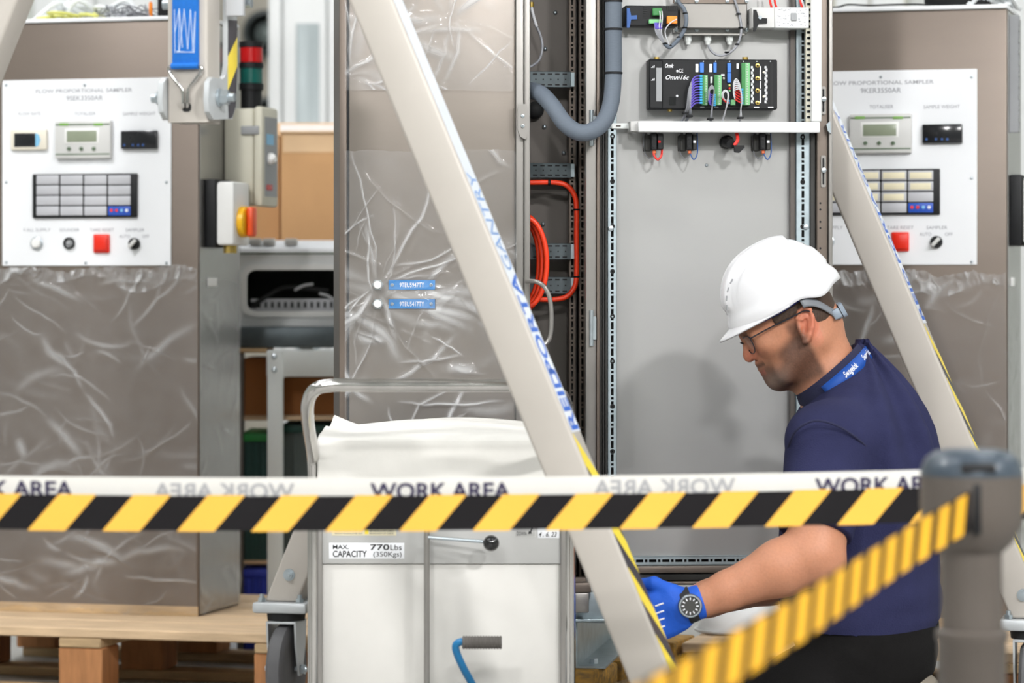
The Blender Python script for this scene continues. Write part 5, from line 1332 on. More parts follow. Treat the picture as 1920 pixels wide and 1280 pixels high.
# swing brackets on both sides of the post
for s in (1, -1):
    e = xb if s > 0 else xa
    bp = []
    for k in range(9): a = math.pi + math.pi * 0.5 * k / 8; bp.append((0.012 + 0.034 * math.cos(a) - 0.03, zp0 + 0.038 + 0.034 * math.sin(a)))
    bp = [(-0.052, zp0 + 0.065), (-0.058, zp0 + 0.035), (-0.052, zp0 + 0.016), (-0.03, zp0 + 0.004), (0.07, zp0 + 0.010), (0.088, zp0 + 0.03), (0.096, zp0 + 0.09), (0.096, zp0 + 0.40), (0.045, zp0 + 0.40), (0.045, zp0 + 0.10), (0.036, zp0 + 0.082), (0.02, zp0 + 0.074), (-0.035, zp0 + 0.074)]
    br = gpart('swing_bracket', 'cast_grey', MB().prism(bp, 'x', e + s * 0.0005, e + s * 0.009), G1)
    bz = zp0 + 0.042
    bo = MB(); x0_ = e + s * 0.0092
    bo.cyl((x0_, -0.005, bz), (x0_ + s * 0.004, -0.005, bz), 0.015, 18); bo.cyl((x0_ + s * 0.004, -0.005, bz), (x0_ + s * 0.018, -0.005, bz), 0.0125, 6); bo.cyl((x0_ + s * 0.018, -0.005, bz), (x0_ + s * 0.028, -0.005, bz), 0.0075, 12)
    bo.build('bolt', 'zinc', br)
    bo = MB(); bz = zp0 + 0.205
    bo.cyl((x0_, 0.07, bz), (x0_ + s * 0.005, 0.07, bz), 0.019, 18); bo.cyl((x0_ + s * 0.005, 0.07, bz), (x0_ + s * 0.018, 0.07, bz), 0.0145, 6); bo.cyl((x0_ + s * 0.018, 0.07, bz), (x0_ + s * 0.034, 0.07, bz), 0.009, 12); bo.build('bolt', 'zinc', br)
    if s > 0:
        x2 = x0_
        MB().prism([(0.046, zp0 + 0.175), (0.0945, zp0 + 0.178), (0.0945, zp0 + 0.15), (0.046, zp0 + 0.115)], 'x', x2, x2 + 0.0006).build('hazard_stripe', 'hazard_black', br)
        MB().prism([(0.046, zp0 + 0.115), (0.0945, zp0 + 0.15), (0.0945, zp0 + 0.10), (0.046, zp0 + 0.058)], 'x', x2, x2 + 0.0006).build('hazard_stripe', 'hazard_yellow', br)
        MB().prism([(0.046, zp0 + 0.058), (0.0945, zp0 + 0.10), (0.0865, zp0 + 0.032), (0.068, zp0 + 0.012), (0.05, zp0 + 0.010)], 'x', x2, x2 + 0.0006).build('hazard_stripe', 'hazard_black', br)
gpart('cross_sleeve', 'gantry_edge', MB().rbox(xb + 0.0095, xb + 0.04, 0.03, 0.045, zp0 + 0.18, zp0 + 0.4, 0.002), G1)
# rear A-frame
G2 = Frame((at(1204, 0, 6.68).x, 6.68, 0), GY)
ZT2 = 2.14
Ar = G2.hit(1645, 484, -LD / 2); Br = G2.hit(1798, 847, -LD / 2)
o3, s3, xr, _, _, _ = leg(G2, Ar, Br, ZT2)
def s_at2(py):
    return s3(G2.hit(1645 + (1798 - 1645) * (py - 484) / 363, py, -LD / 2)[1])
side_label(o3, s_at2(618), s_at2(-60), [('REID', s_at2(612), s_at2(515), 'print_blue', 0.02), ('PORTA', s_at2(505), s_at2(370), 'print_blue', 0.02), ('GANTRY', s_at2(362), s_at2(220), 'print_blue', 0.0)], s_at2(620))
castor(G2, xr); foot_bolt(G2, xr - 0.012, ZF + 0.048)
Al = G2.hit(531, 1118, -LD / 2); Bl = G2.hit(531 + 0.4 * 118, 1000, -LD / 2)
o4, _, xl, _, _, _ = leg(G2, Al, Bl, ZT2)
castor(G2, xl); foot_bolt(G2, xl + 0.018, ZF + 0.058)
gpart('apex_plate', 'gantry_grey', MB().prism([(-0.2, 1.93), (0.2, 1.93), (0.09, 2.19), (-0.09, 2.19)], 'y', -LD / 2 - 0.008, -LD / 2 - 0.0005), G2)
gpart('centre_post', 'gantry_grey', MB().rbox(-0.034, 0.034, -0.034, 0.034, 1.7, 2.34, 0.004), G2)
p0 = G1.o + Vector((0, 0, 2.42)); p1 = G2.o + Vector((0, 0, 2.42)); dv = p1 - p0
bm_ = MB(); Lb = dv.length
bm_.rbox(-0.05, 0.05, -0.35, Lb + 0.35, -0.08, -0.066, 0.003); bm_.rbox(-0.05, 0.05, -0.35, Lb + 0.35, 0.066, 0.08, 0.003); bm_.box(-0.005, 0.005, -0.35, Lb + 0.35, -0.066, 0.066)
o = bm_.build('beam', 'gantry_grey', gan); o.location = p0; o.rotation_euler = (0, 0, math.atan2(-dv.x, dv.y))

# strap with wire hook hanging on the front post
sp = thing('lashing_strap', 'blue lashing strap with white stitching and a wire hook on the gantry post', 'strap', G1.o, GY)
ys = -0.034
def h1(px, py, y): a, b = G1.hit(px, py, y); return (a, y, b)
sx0, sx1 = G1.hit(322, 100, ys - .006)[0], G1.hit(372.5, 100, ys - .006)[0]; sz0 = G1.hit(345, 125, ys - .006)[1]
MB().rbox(sx0, sx1, ys - 0.0065, ys - 0.0008, sz0, 2.2, 0.0025).build('webbing', 'strap_blue', sp)
MB().cyl((sx0, ys - 0.0075, sz0 + 0.001), (sx1, ys - 0.0075, sz0 + 0.001), 0.0055, 12).build('loop', 'strap_blue', sp)
yt = ys - 0.0069; S = MB()
def seam(pts):
    for a, b in zip(pts[:-1], pts[1:]):
        n = max(2, int(math.hypot(b[0] - a[0], b[1] - a[1]) / 3.2))
        for k in range(n):
            u = k / n; v = (k + 0.72) / n
            S.tube([h1(a[0] + (b[0] - a[0]) * u, a[1] + (b[1] - a[1]) * u, yt), h1(a[0] + (b[0] - a[0]) * v, a[1] + (b[1] - a[1]) * v, yt)], 0.0007, 5, 1)
seam([(327, 18), (328, 100)]); seam([(328, 60), (336, 16), (342, 90)]); seam([(335, 97), (336, 20)]); seam([(345, 17), (352, 92), (357, 18), (362, 96)]); seam([(345, 20), (336, 97)]); seam([(366, 22), (364, 98)]); seam([(366, 22), (361, 96)])
for k in range(3): seam([(331, 98 - k * .8), (365, 97.5 + k * .5)])
S.build('stitching', 'thread', sp)['kind'] = 'stuff'
yh = ys - 0.0075
for s in (-1, 1):
    c = 347.5
    pts = [h1(c + s * 26, 124, yh), h1(c + s * 31, 128, yh), h1(c + s * 29, 137, yh), h1(c + s * 18, 152, yh), h1(c + s * 7, 165, yh), h1(c + s * 4.5, 176, yh), h1(c + s * 4, 190, yh), h1(c + s * 3.8, 199, yh + .002), h1(c + s * 3.6, 203, yh + 0.012)]
    MB().tube(pts, 0.0028, 10).build('hook_wire', 'chrome', sp)

# ------------------------------------------------------------------ barrier belts and posts
def belt(name, pts, hgt, mat, thick=0.0008):
    """vertical ribbon through pts (centre line)"""
    m = MB(); n = len(pts)
    for i in range(n):
        p = Vector(pts[i]); d = (Vector(pts[min(i + 1, n - 1)]) - Vector(pts[max(i - 1, 0)])); nn = Vector((d.y, -d.x, 0)).normalized() * thick
        m.v += [tuple(p + Vector((0, 0, -hgt / 2)) + nn), tuple(p + Vector((0, 0, hgt / 2)) + nn), tuple(p + Vector((0, 0, hgt / 2)) - nn), tuple(p + Vector((0, 0, -hgt / 2)) - nn)]
    for i in range(n - 1):
        a = i * 4; b = a + 4
        for k in range(4): l_ = (k + 1) % 4; m.f.append((a + k, a + l_, b + l_, b + k))
    m.f += [(0, 1, 2, 3), ((n - 1) * 4, (n - 1) * 4 + 1, (n - 1) * 4 + 2, (n - 1) * 4 + 3)]
    return m
# path of the long belt, nearly across the view
def bp_(px, top): D_ = 4.66 + (px - 0) / 1920 * 0.06; return at(px, top, D_)
WB = []
for k in range(41):
    px = -500 + 3000 * k / 40
    D_ = 4.60 + (px / 1920) * 0.10; q_ = min(max(px, -300), 1900); top_ = 895.5 - ((q_ - 550) / 1150) ** 2 * 14.5; z = CZ - (top_ + 36 - HY) * D_ / F
    WB.append(((px - 960) * D_ / F, D_, z))
WB = [Vector(p) for p in WB]
def along(path, x):
    for a, b in zip(path[:-1], path[1:]):
        if a.x <= x <= b.x: return a.lerp(b, (x - a.x) / (b.x - a.x))
    return path[0] if x < path[0].x else path[-1]
bw = thing('barrier_belt', 'white barrier belt printed WORK AREA behind the striped belt', 'barrier belt', (0, 0, 0))
HB = 0.056
belt('webbing', WB, HB, 'belt_white').build('webbing', 'belt_white', bw, recalc=True)
YB = [p + Vector((0, -0.02, -0.0238 + 0.0015)) for p in WB]
def wtext(s, px0, px1, py0, py1, mat, mirror, dy):
    a = at(px0, 0, 4.62).x; b = at(px1, 0, 4.62).x
    def g(u, v):
        p = along(WB, u); return (u, p.y - dy, p.z + v)
    D_ = 4.64; h = (py1 - py0) * D_ / F; pm_ = along(WB, (a + b) / 2); zc = CZ - ((py0 + py1) / 2 - HY) * pm_.y / F - pm_.z
    text(s, mat, bw, (a + b) / 2, zc, b - a, h, mirror=mirror, fn=g, bold=0.03, shear=0.0)
wtext('WORK AREA', 693, 958, 904, 936, 'print_navy', False, 0.0014); wtext('WORK AREA', -124, 140, 900, 931, 'print_navy', False, 0.0014); wtext('WORK AREA', 1535, 1800, 893, 925, 'print_navy', False, 0.0014)
wtext('WORK AREA', 288, 552, 905, 936, 'print_ghost', True, 0.0012); wtext('WORK AREA', 1113, 1384, 897, 929, 'print_ghost', True, 0.0012)
bs = thing('barrier_belt', 'black barrier belt with slanted yellow stripes across the work area', 'barrier belt', (0, 0, 0))
HB2 = 0.050
belt('webbing', YB, HB2, 'belt_black').build('webbing', 'belt_black', bs, recalc=True)
xs0 = at(55, 0, 4.6).x; pitch = 137.8 * 4.62 / F; wdt = 69 * 4.62 / F; sl = 58 * 4.62 / F
for k in range(-4, 18):
    x = xs0 + k * pitch
    if x < YB[0].x + .01 or x + wdt + sl > YB[-1].x - .01: continue
    m = MB(); nn = 6
    hh = HB2 / 2
    for i in range(nn + 1):
        for j, (zz, dx) in enumerate(((-hh - 0.0012, 0), (hh + 0.0012, sl))):
            xx = x + dx + wdt * i / nn; p = along(YB, xx); m.v.append((xx, p.y - 0.0016, p.z + zz))
    for i in range(nn + 1):
        for j, (zz, dx) in enumerate(((-hh - 0.0012, 0), (hh + 0.0012, sl))):
            xx = x + dx + wdt * i / nn; p = along(YB, xx); m.v.append((xx, p.y - 0.0010, p.z + zz))
    o_ = 2 * (nn + 1)
    for i in range(nn):
        a = 2 * i; m.f += [(a, a + 2, a + 3, a + 1), (o_ + a, o_ + a + 1, o_ + a + 3, o_ + a + 2), (a, o_ + a, o_ + a + 2, a + 2), (a + 1, a + 3, o_ + a + 3, o_ + a + 1)]
    m.f += [(0, 1, o_ + 1, o_), (2 * nn, o_ + 2 * nn, o_ + 2 * nn + 1, 2 * nn + 1)]
    m.build('stripe', 'belt_yellow', bs)
# receding belt
DB = [(1830, 952, 3.92), (1812, 962, 3.88), (1760, 992, 3.76), (1700, 1028, 3.63), (1600, 1093, 3.40), (1510, 1152, 3.20), (1400, 1218, 3.0), (1283, 1286, 2.82), (1150, 1362, 2.62), (1000, 1446, 2.42), (800, 1540, 2.2)]
DB = [at(*p) for p in DB] + [Vector((-0.42, 1.25, 0.55)), Vector((-0.9, 0.0, 0.57)), Vector((-1.5, -1.6, 0.62))]
Q_ = []
for i in range(len(DB) - 1):
    p0_, p1_, p2_, p3_ = DB[max(i - 1, 0)], DB[i], DB[i + 1], DB[min(i + 2, len(DB) - 1)]
    for k in range(8):
        t2 = k / 8; Q_.append(0.5 * ((2 * p1_) + (p2_ - p0_) * t2 + (2 * p0_ - 5 * p1_ + 4 * p2_ - p3_) * t2 * t2 + (3 * p1_ - p0_ - 3 * p2_ + p3_) * t2 ** 3))
Q_.append(DB[-1])
bd = thing('barrier_belt', 'black barrier belt with upright yellow bars running from the grey post', 'barrier belt', (0, 0, 0))
HD = 0.049
belt('webbing', Q_, HD, 'belt_black').build('webbing', 'belt_black', bd)
acc = [0.0]
for a, b in zip(Q_[:-1], Q_[1:]): acc.append(acc[-1] + (b - a).length)
def arc(s):
    for i in range(len(acc) - 1):
        if acc[i] <= s <= acc[i + 1]: return Q_[i].lerp(Q_[i + 1], (s - acc[i]) / (acc[i + 1] - acc[i])), (Q_[i + 1] - Q_[i]).normalized()
    return Q_[-1], (Q_[-1] - Q_[-2]).normalized()
s = 0.055; pit = 0.079; bwid = 0.050; slant = -0.020
while s + bwid + 0.03 < acc[-1]:
    m = MB(); pts = []
    for (ds, v) in ((0.0, -HD / 2 + .001), (bwid, -HD / 2 + .001), (bwid, HD / 2 - .001), (0.0, HD / 2 - .001)):
        p, d = arc(s + ds + slant * (v / HD)); nrm = Vector((d.y, -d.x, 0)).normalized()
        if nrm.y > 0: nrm = -nrm
        pts.append((p + Vector((0, 0, v)), nrm))
    m.add([p + n_ * 0.0011 for p, n_ in pts] + [p + n_ * 0.0016 for p, n_ in pts], [(0, 1, 2, 3), (7, 6, 5, 4), (0, 4, 5, 1), (1, 5, 6, 2), (2, 6, 7, 3), (3, 7, 4, 0)])
    m.build('bar', 'belt_yellow_deep', bd); s += pit
# posts
pc = at(1822, 0, 3.96)
zc = lambda py, D_=3.9: CZ - (py - HY) * D_ / F
def post_():
    t = thing('barrier_post', 'grey plastic barrier post with a dark domed cap at the belt end', 'barrier post', (pc.x, pc.y, 0))
    r1 = 57 * 3.9 / F; r2 = 65 * 3.9 / F; rh = 98 * 3.9 / F
    MB().lathe([(0.001, zc(1205)), (r1, zc(1205)), (r1, zc(1040)), (r1 * 1.02, zc(1035)), (0.001, zc(1034))], seg=36).build('upper_tube', 'post_grey', t)
    MB().lathe([(0.001, 0.03), (r2, 0.03), (r2, zc(1212)), (r2 * 1.06, zc(1207)), (r2 * 1.06, zc(1192)), (r2 * 0.98, zc(1188)), (0.001, zc(1188))], seg=36).build('lower_tube', 'post_grey', t)
    MB().lathe([(0.001, zc(1040)), (r1 * 1.06, zc(1040)), (rh * 0.80, zc(1022)), (rh * 0.97, zc(990)), (rh, zc(955)), (rh, zc(905)), (rh * 1.0, zc(896)), (0.001, zc(896))], seg=44).build('head', 'post_grey', t)
    MB().lathe([(0.001, zc(895.6)), (rh * 1.0, zc(895.6)), (rh * 0.99, zc(884)), (rh * 0.9, zc(864)), (rh * 0.74, zc(851)), (rh * 0.5, zc(846)), (0.001, zc(845))], seg=44).build('cap', 'post_cap', t)
    MB().rbox(-0.022, 0.022, -rh * 1.0, -rh * 0.82, zc(890), zc(868), 0.006).build('cap_notch', 'black', t)
    MB().rbox(-0.008, 0.003, -rh - 0.0008, -rh + 0.02, zc(1003), zc(905), 0.003).build('belt_slot', 'black', t)
    MB().lathe([(0.001, 0.0), (0.17, 0.0), (0.175, 0.01), (0.15, 0.03), (0.05, 0.045), (0.001, 0.045)], seg=40).build('base', 'rubber', t)
    return t
pA = post_()
for x_, y_, lb in ((WB[0].x - 0.05, WB[0].y, 'grey barrier post beyond the far end of the striped belt'), (WB[-1].x + 0.05, WB[-1].y, 'grey barrier post past the sampler with taped tiles'), (DB[-1].x - 0.045, DB[-1].y - 0.045, 'grey barrier post at the other end of the barred belt')):
    c = copy_tree(pA); c.location = (x_, y_, 0); c['label'] = lb
# ------------------------------------------------------------------ the worker
MD = 5.94
def Wp(px, py, y=0.0): return at(px, py, MD + y)
class SDF:
    def __init__(s, lo, hi, h):
        s.ax = [np.arange(lo[i], hi[i] + h, h, dtype=np.float32) for i in range(3)]; s.h = h
        s.d = np.full([len(a) for a in s.ax], 0.3, np.float32)
    def region(s, lo, hi):
        sl = []
        for i in range(3):
            a = np.searchsorted(s.ax[i], lo[i]); b = np.searchsorted(s.ax[i], hi[i]); sl.append(slice(max(a - 1, 0), min(b + 1, len(s.ax[i]))))
        X, Y, Z = np.meshgrid(*[s.ax[i][sl[i]] for i in range(3)], indexing='ij', sparse=True)
        return tuple(sl), X, Y, Z
    def union(s, lo, hi, fn, k=0.01, pad=0.05):
        lo = [a - pad for a in lo]; hi = [a + pad for a in hi]
        sl, X, Y, Z = s.region(lo, hi)
        if min(q.stop - q.start for q in sl) <= 0: return
        b = fn(X, Y, Z); a = s.d[sl]
        h = np.clip(0.5 + 0.5 * (a - b) / k, 0, 1); s.d[sl] = a * (1 - h) + b * h - k * h * (1 - h)
    def sub(s, lo, hi, fn, k=0.006, pad=0.03):
        lo = [a - pad for a in lo]; hi = [a + pad for a in hi]
        sl, X, Y, Z = s.region(lo, hi); b = -fn(X, Y, Z); a = s.d[sl]
        h = np.clip(0.5 - 0.5 * (a - b) / k, 0, 1); s.d[sl] = a * (1 - h) + b * h + k * h * (1 - h)
    def cap(s, p, q, r0, r1, k=0.012):
        p = np.array(p, float); q = np.array(q, float); v = q - p; l2 = (v * v).sum() + 1e-12; R = max(r0, r1)
        def fn(X, Y, Z):
            t = np.clip(((X - p[0]) * v[0] + (Y - p[1]) * v[1] + (Z - p[2]) * v[2]) / l2, 0, 1)
            return np.sqrt((X - p[0] - t * v[0]) ** 2 + (Y - p[1] - t * v[1]) ** 2 + (Z - p[2] - t * v[2]) ** 2) - (r0 + (r1 - r0) * t)
        s.union(np.minimum(p, q) - R, np.maximum(p, q) + R, fn, k)
    def ell(s, c, r, B=None, k=0.012, sub=False, pad=None):
        c = np.array(c, float); R = max(r); B = np.eye(3) if B is None else B
        def fn(X, Y, Z):
            dx, dy, dz = X - c[0], Y - c[1], Z - c[2]
            u = [(dx * B[i][0] + dy * B[i][1] + dz * B[i][2]) for i in range(3)]
            k0 = np.sqrt(sum((u[i] / r[i]) ** 2 for i in range(3))); k1 = np.sqrt(sum((u[i] / r[i] ** 2) ** 2 for i in range(3))) + 1e-9
            return k0 * (k0 - 1) / k1
        (s.sub if sub else s.union)(c - R, c + R, fn, k)
    def mesh(s):
        d = s.d; ax = s.ax; ins = d < 0
        n = [q - 1 for q in d.shape]
        cnt = np.zeros(n, np.uint8)
        for a in (0, 1):
            for b in (0, 1):
                for c in (0, 1): cnt += ins[a:a + n[0], b:b + n[1], c:c + n[2]]
        I = np.argwhere((cnt > 0) & (cnt < 8)); idx = np.full(n, -1, np.int64); idx[tuple(I.T)] = np.arange(len(I))
        P = np.zeros((len(I), 3)); N = np.zeros(len(I))
        co = [(a, b, c) for a in (0, 1) for b in (0, 1) for c in (0, 1)]
        val = {o: d[I[:, 0] + o[0], I[:, 1] + o[1], I[:, 2] + o[2]] for o in co}
        for o in co:
            for e in range(3):
                if o[e] == 0:
                    o2 = tuple(o[i] + (1 if i == e else 0) for i in range(3)); va, vb = val[o], val[o2]
                    mk = (va < 0) != (vb < 0); t = np.where(mk, va / np.where(mk, va - vb, 1), 0)
                    q = np.tile(np.array(o, float), (len(I), 1)); q[:, e] += t; P[mk] += q[mk]; N[mk] += 1
        P = P / N[:, None] + I
        V = np.stack([ax[i][0] + P[:, i] * s.h for i in range(3)], 1)
        Fc = []
        for e in range(3):
            u, v = [(1, 2), (2, 0), (0, 1)][e]
            sl0 = [slice(1, -1)] * 3; sl1 = [slice(1, -1)] * 3
            sl0[e] = slice(0, -1); sl1[e] = slice(1, None)
            A_ = ins[tuple(sl0)]; B_ = ins[tuple(sl1)]
            J = np.argwhere(A_ != B_)
            if not len(J): continue
            off = np.ones(3, int); off[e] = 0
            base = J + off; fl = A_[tuple(J.T)]
            def g(du, dv):
                w_ = base.copy(); w_[:, u] -= du; w_[:, v] -= dv; return idx[w_[:, 0], w_[:, 1], w_[:, 2]]
            q = np.stack([g(0, 0), g(1, 0), g(1, 1), g(0, 1)], 1); q[~fl] = q[~fl][:, ::-1]; Fc.append(q)
        return V, np.concatenate(Fc)
def sdf_obj(name, V, Fq, mat, parent, label=None, col=None, smooth=2):
    # light relaxation of the extracted surface
    if smooth:
        e = np.concatenate([Fq[:, [0, 1]], Fq[:, [1, 2]], Fq[:, [2, 3]], Fq[:, [3, 0]]])
        for _ in range(smooth):
            acc_ = np.zeros_like(V); c_ = np.zeros(len(V))
            for a, b in ((0, 1), (1, 0)):
                for i in range(3): acc_[:, i] += np.bincount(e[:, a], V[e[:, b], i], len(V))
                c_ += np.bincount(e[:, a], minlength=len(V))
            V = 0.5 * V + 0.5 * acc_ / np.maximum(c_, 1)[:, None]
    me = bpy.data.meshes.new(name); me.from_pydata(V.tolist(), [], Fq.tolist())
    if col is not None:
        c4 = np.ones((len(V), 4), np.float32); c4[:, :3] = col; a = me.attributes.new('Col', 'FLOAT_COLOR', 'POINT'); a.data.foreach_set('color', c4.reshape(-1))
    me.polygons.foreach_set('use_smooth', [True] * len(me.polygons)); me.materials.append(MATS[mat])
    o = bpy.data.objects.new(name, me); C.objects.link(o); o.parent = parent
    if label: o['label'] = label
    return o

man = thing('person', 'person in white hard hat and navy polo shirt crouching and reaching with a blue glove', 'person', (0, 0, 0))
# head frame: f forward, u up, w sideways (towards +y is away from the camera); unit = 1 mm
HE = np.array(Wp(1507, 608)); ANG = math.radians(29)
fv = np.array([-math.cos(ANG), 0, -math.sin(ANG)]); uv = np.array([-math.sin(ANG), 0, math.cos(ANG)]); wv = np.array([0, 1.0, 0])
BH = np.array([fv, wv, uv]); mmu = MD / F * 1.0      # a pixel in the head plane, metres
def hd(f, u, w=0.0): return HE + (fv * f + uv * u + wv * w) * mmu
lo = np.minimum(np.minimum(Wp(1285, 1165, -.24), Wp(1640, 1165, .26)), Wp(1380, 700)) - 0.02
hi = np.array([Wp(1660, 600).x, MD + 0.30, Wp(1500, 455).z])
S = SDF((Wp(1200, 1000, -.1).x, MD - 0.34, Wp(1500, 1175).z), hi, 0.0026)
E = lambda c, r, k=0.010, sub=False: S.ell(hd(*c), [q_ * mmu for q_ in r], BH, k, sub)
K = lambda a, b, r0, r1, k=0.010: S.cap(hd(*a), hd(*b), r0 * mmu, r1 * mmu, k)
# trunk inside the clothes keeps the body one surface
S.cap(Wp(1590, 760), Wp(1610, 1100), 0.07, 0.085, 0.02)
S.cap(Wp(1570, 830, -.15), Wp(1570, 830, .15), 0.055, 0.055, 0.03)
# skull and face
E((22, 50, 0), (88, 77, 86), 0.008)
E((-14, 12, 0), (52, 76, 60), 0.02)
E((58, 2, 0), (50, 62, 72), 0.02)
E((86, 30, 0), (24, 52, 34), 0.015)
for w_ in (-1, 1):
    K((-2, -34, 52 * w_), (74, -60, 34 * w_), 22, 20, 0.022)
    K((74, -60, 30 * w_), (92, -66, 10 * w_), 20, 18, 0.015)
    E((80, 4, 40 * w_), (20, 22, 17), 0.016)
    K((105, 40, 6 * w_), (96, 38, 42 * w_), 9, 8, 0.010)
K((90, -66, 0), (94, -62, 0), 17, 17, 0.014)
E((88, -34, 0), (24, 23, 32), 0.014)
E((60, -50, 0), (46, 26, 46), 0.02)
# eye sockets
for w_ in (-1, 1):
    E((103, 18, 32 * w_), (14, 11, 18), 0.008, True)
    E((82, 18, 33 * w_), (12.5, 12.5, 12.5), 0.002)
    K((95, 25, 18 * w_), (86, 22, 47 * w_), 3.6, 3.2, 0.004)
    K((94, 10, 20 * w_), (85, 12, 46 * w_), 3.2, 3, 0.005)
# nose
K((104, 34, 0), (117, 4, 0), 7.5, 9.5, 0.010)
E((118, -3, 0), (11.5, 9.5, 11.5), 0.006)
for w_ in (-1, 1): E((108, -7, 12 * w_), (9, 7.5, 7), 0.005)
for w_ in (-1, 1): E((111, -13, 7.5 * w_), (4.5, 4, 3.2), 0.003, True)
# lips
for w_ in (-1, 1):
    K((111, -34, 0), (98, -38, 22 * w_), 5.5, 3, 0.005); K((108, -45, 0), (97, -42, 20 * w_), 6, 3, 0.005)
    K((112, -22, 3 * w_), (108, -30, 4 * w_), 4, 4, 0.006)
E((113, -40, 0), (8, 1.6, 26), 0.003, True)
# neck
S.cap(Wp(1530, 622), Wp(1550, 700), 0.051, 0.054, 0.03); S.cap(Wp(1550, 700), Wp(1578, 780), 0.054, 0.072, 0.03)
# ears, tilted back against the jaw line
def ef(f_, u_): return f_ * 0.92 - 0.42 * u_ + 9
te = math.radians(-22); BE = np.array([fv * math.cos(te) - uv * math.sin(te), wv, fv * math.sin(te) + uv * math.cos(te)])
EE = lambda f_, u_, w_, r, k, sub=False: S.ell(hd(ef(f_, u_), u_, w_), [r[0] * mmu, r[2] * mmu, r[1] * mmu], BE, k, sub)
for w_ in (-1, 1):
    EE(-6, 1, 75 * w_, (18, 30, 7), 0.004)
    EE(-3, 4, 85 * w_, (12, 20, 9.5), 0.003, True)
    pr = [(11, 20), (5, 29), (-7, 31), (-18, 23), (-22, 8), (-19, -7), (-12, -18), (-4, -26), (3, -25)]
    for a, b in zip(pr[:-1], pr[1:]): K((ef(*a), a[1], (80 - .12 * a[0]) * w_), (ef(*b), b[1], (80 - .12 * b[0]) * w_), 4.0, 4.0, 0.003)
    pr = [(2, 13), (-8, 17), (-14, 8), (-12, -5), (-5, -14)]
    for a, b in zip(pr[:-1], pr[1:]): K((ef(*a), a[1], 79 * w_), (ef(*b), b[1], 79 * w_), 2.8, 2.8, 0.002)
    EE(5, -4, 79 * w_, (4, 7, 5), 0.003); EE(-2, -22, 77 * w_, (7, 8, 5), 0.004)
    EE(-1, -5, 84 * w_, (6, 9, 11), 0.003, True)
# arms
def arm(yn, sh, el, wr, k=1.0):
    a, b, c = Wp(*sh), Wp(*el), Wp(*wr)
    S.cap(a, b, 0.055, 0.047, 0.02); m_ = a.lerp(b, .6); S.cap(m_, b, 0.047, 0.050, 0.02)
    f1 = b.lerp(c, 0.28); f2 = b.lerp(c, 0.75)
    S.cap(b, f1, 0.046, 0.0485, 0.02); S.cap(f1, f2, 0.0485, 0.034, 0.02); S.cap(f2, c, 0.034, 0.029, 0.012)
arm(-1, (1555, 850, -.19), (1527, 1038, -.245), (1308, 1130, -.24))
S.ell(Wp(1546, 1062, -.245), (0.034, 0.036, 0.034), None, 0.02)
arm(1, (1555, 850, .19), (1512, 1060, .20), (1268, 1142, .10))
V, Q4 = S.mesh()
# pigment: skin, stubble, lips, brows
Hc = (V - HE) / mmu; hf = Hc @ fv; hu = Hc @ uv; hw = Hc @ wv
def sm(x, a, b): t = np.clip((x - a) / (b - a), 0, 1); return t * t * (3 - 2 * t)
skin = np.array(lin((192, 134, 104))[:3]); beard = np.array(lin((74, 52, 42))[:3]); grey = np.array(lin((140, 124, 114))[:3]); lip = np.array(lin((168, 98, 82))[:3]); red = np.array(lin((206, 116, 92))[:3]); brow = np.array(lin((90, 62, 46))[:3])
rngp = np.random.RandomState(2); col = np.tile(skin, (len(V), 1))
def mixc(c, m_):
    global col
    col = col * (1 - m_[:, None]) + c * m_[:, None]
ishead = (hu > -110) & (hf > -120)
mixc(red, 0.55 * np.exp(-(((hf - 116) / 16) ** 2 + ((hu + 2) / 16) ** 2)) * ishead)
mixc(red, 0.7 * np.exp(-(((hf + 6) / 26) ** 2 + ((hu - 0) / 38) ** 2)) * (np.abs(hw) > 72) * ishead)
jaw = sm(hu + 0.36 * np.clip(hf - 30, 0, 200), 8, -14) * sm(hf, 4, 20)
side = sm(hf, 10, 20) * sm(hf, 44, 30) * sm(hu, 30, 10) * (np.abs(hw) > 38)
mou = np.exp(-(((hu + 40) / 17) ** 2)) * sm(hf, 80, 92)
bd_ = np.clip(np.maximum(jaw, side * .8), 0, 1) * ishead * (1 - 0.75 * np.exp(-(((hf - 84) / 12) ** 2 + ((hu + 30) / 14) ** 2)))
bd_ = np.clip(np.maximum(bd_, np.exp(-(((hu + 27) / 7) ** 2)) * (np.abs(hw) < 26) * sm(hf, 88, 98) * ishead), 0, 1)
nzp = 0.5 + 0.5 * np.sin(V[:, 0] * 900 + np.sin(V[:, 2] * 700) * 2 + V[:, 1] * 400)
mixc(beard, 0.9 * bd_ * (0.9 + 0.1 * rngp.rand(len(V))) * sm(hu, -115, -85))
mixc(grey, 0.6 * np.exp(-(((hf - 100) / 22) ** 2 + ((hu + 66) / 16) ** 2)) * ishead)
mixc(lip, 0.7 * np.clip(np.exp(-(((hu + 41) / 5.0) ** 2)) * (np.abs(hw) < 21) * sm(hf, 100, 105), 0, 1) * ishead)
mixc(brow, 0.75 * np.exp(-(((hu - 39) / 4.5) ** 2)) * (np.abs(hw) > 12) * (np.abs(hw) < 46) * sm(hf, 88, 98) * ishead)
eye = (np.hypot(np.hypot(hf - 82, hu - 18), np.abs(hw) - 33) < 13.6) & (hf > 88) & (np.abs(hu - 18) < 5.5)
mixc(np.array(lin((226, 220, 214))[:3]), 0.8 * eye.astype(float)); mixc(np.array(lin((60, 70, 84))[:3]), (eye & (np.abs(np.abs(hw) - 34) < 5.5)).astype(float))
attr_mat('skin_paint', rough=0.5, sss=0.12, bump=0.12, bscale=220)
body = sdf_obj('body', V, Q4, 'skin_paint', man, None, col, 1)
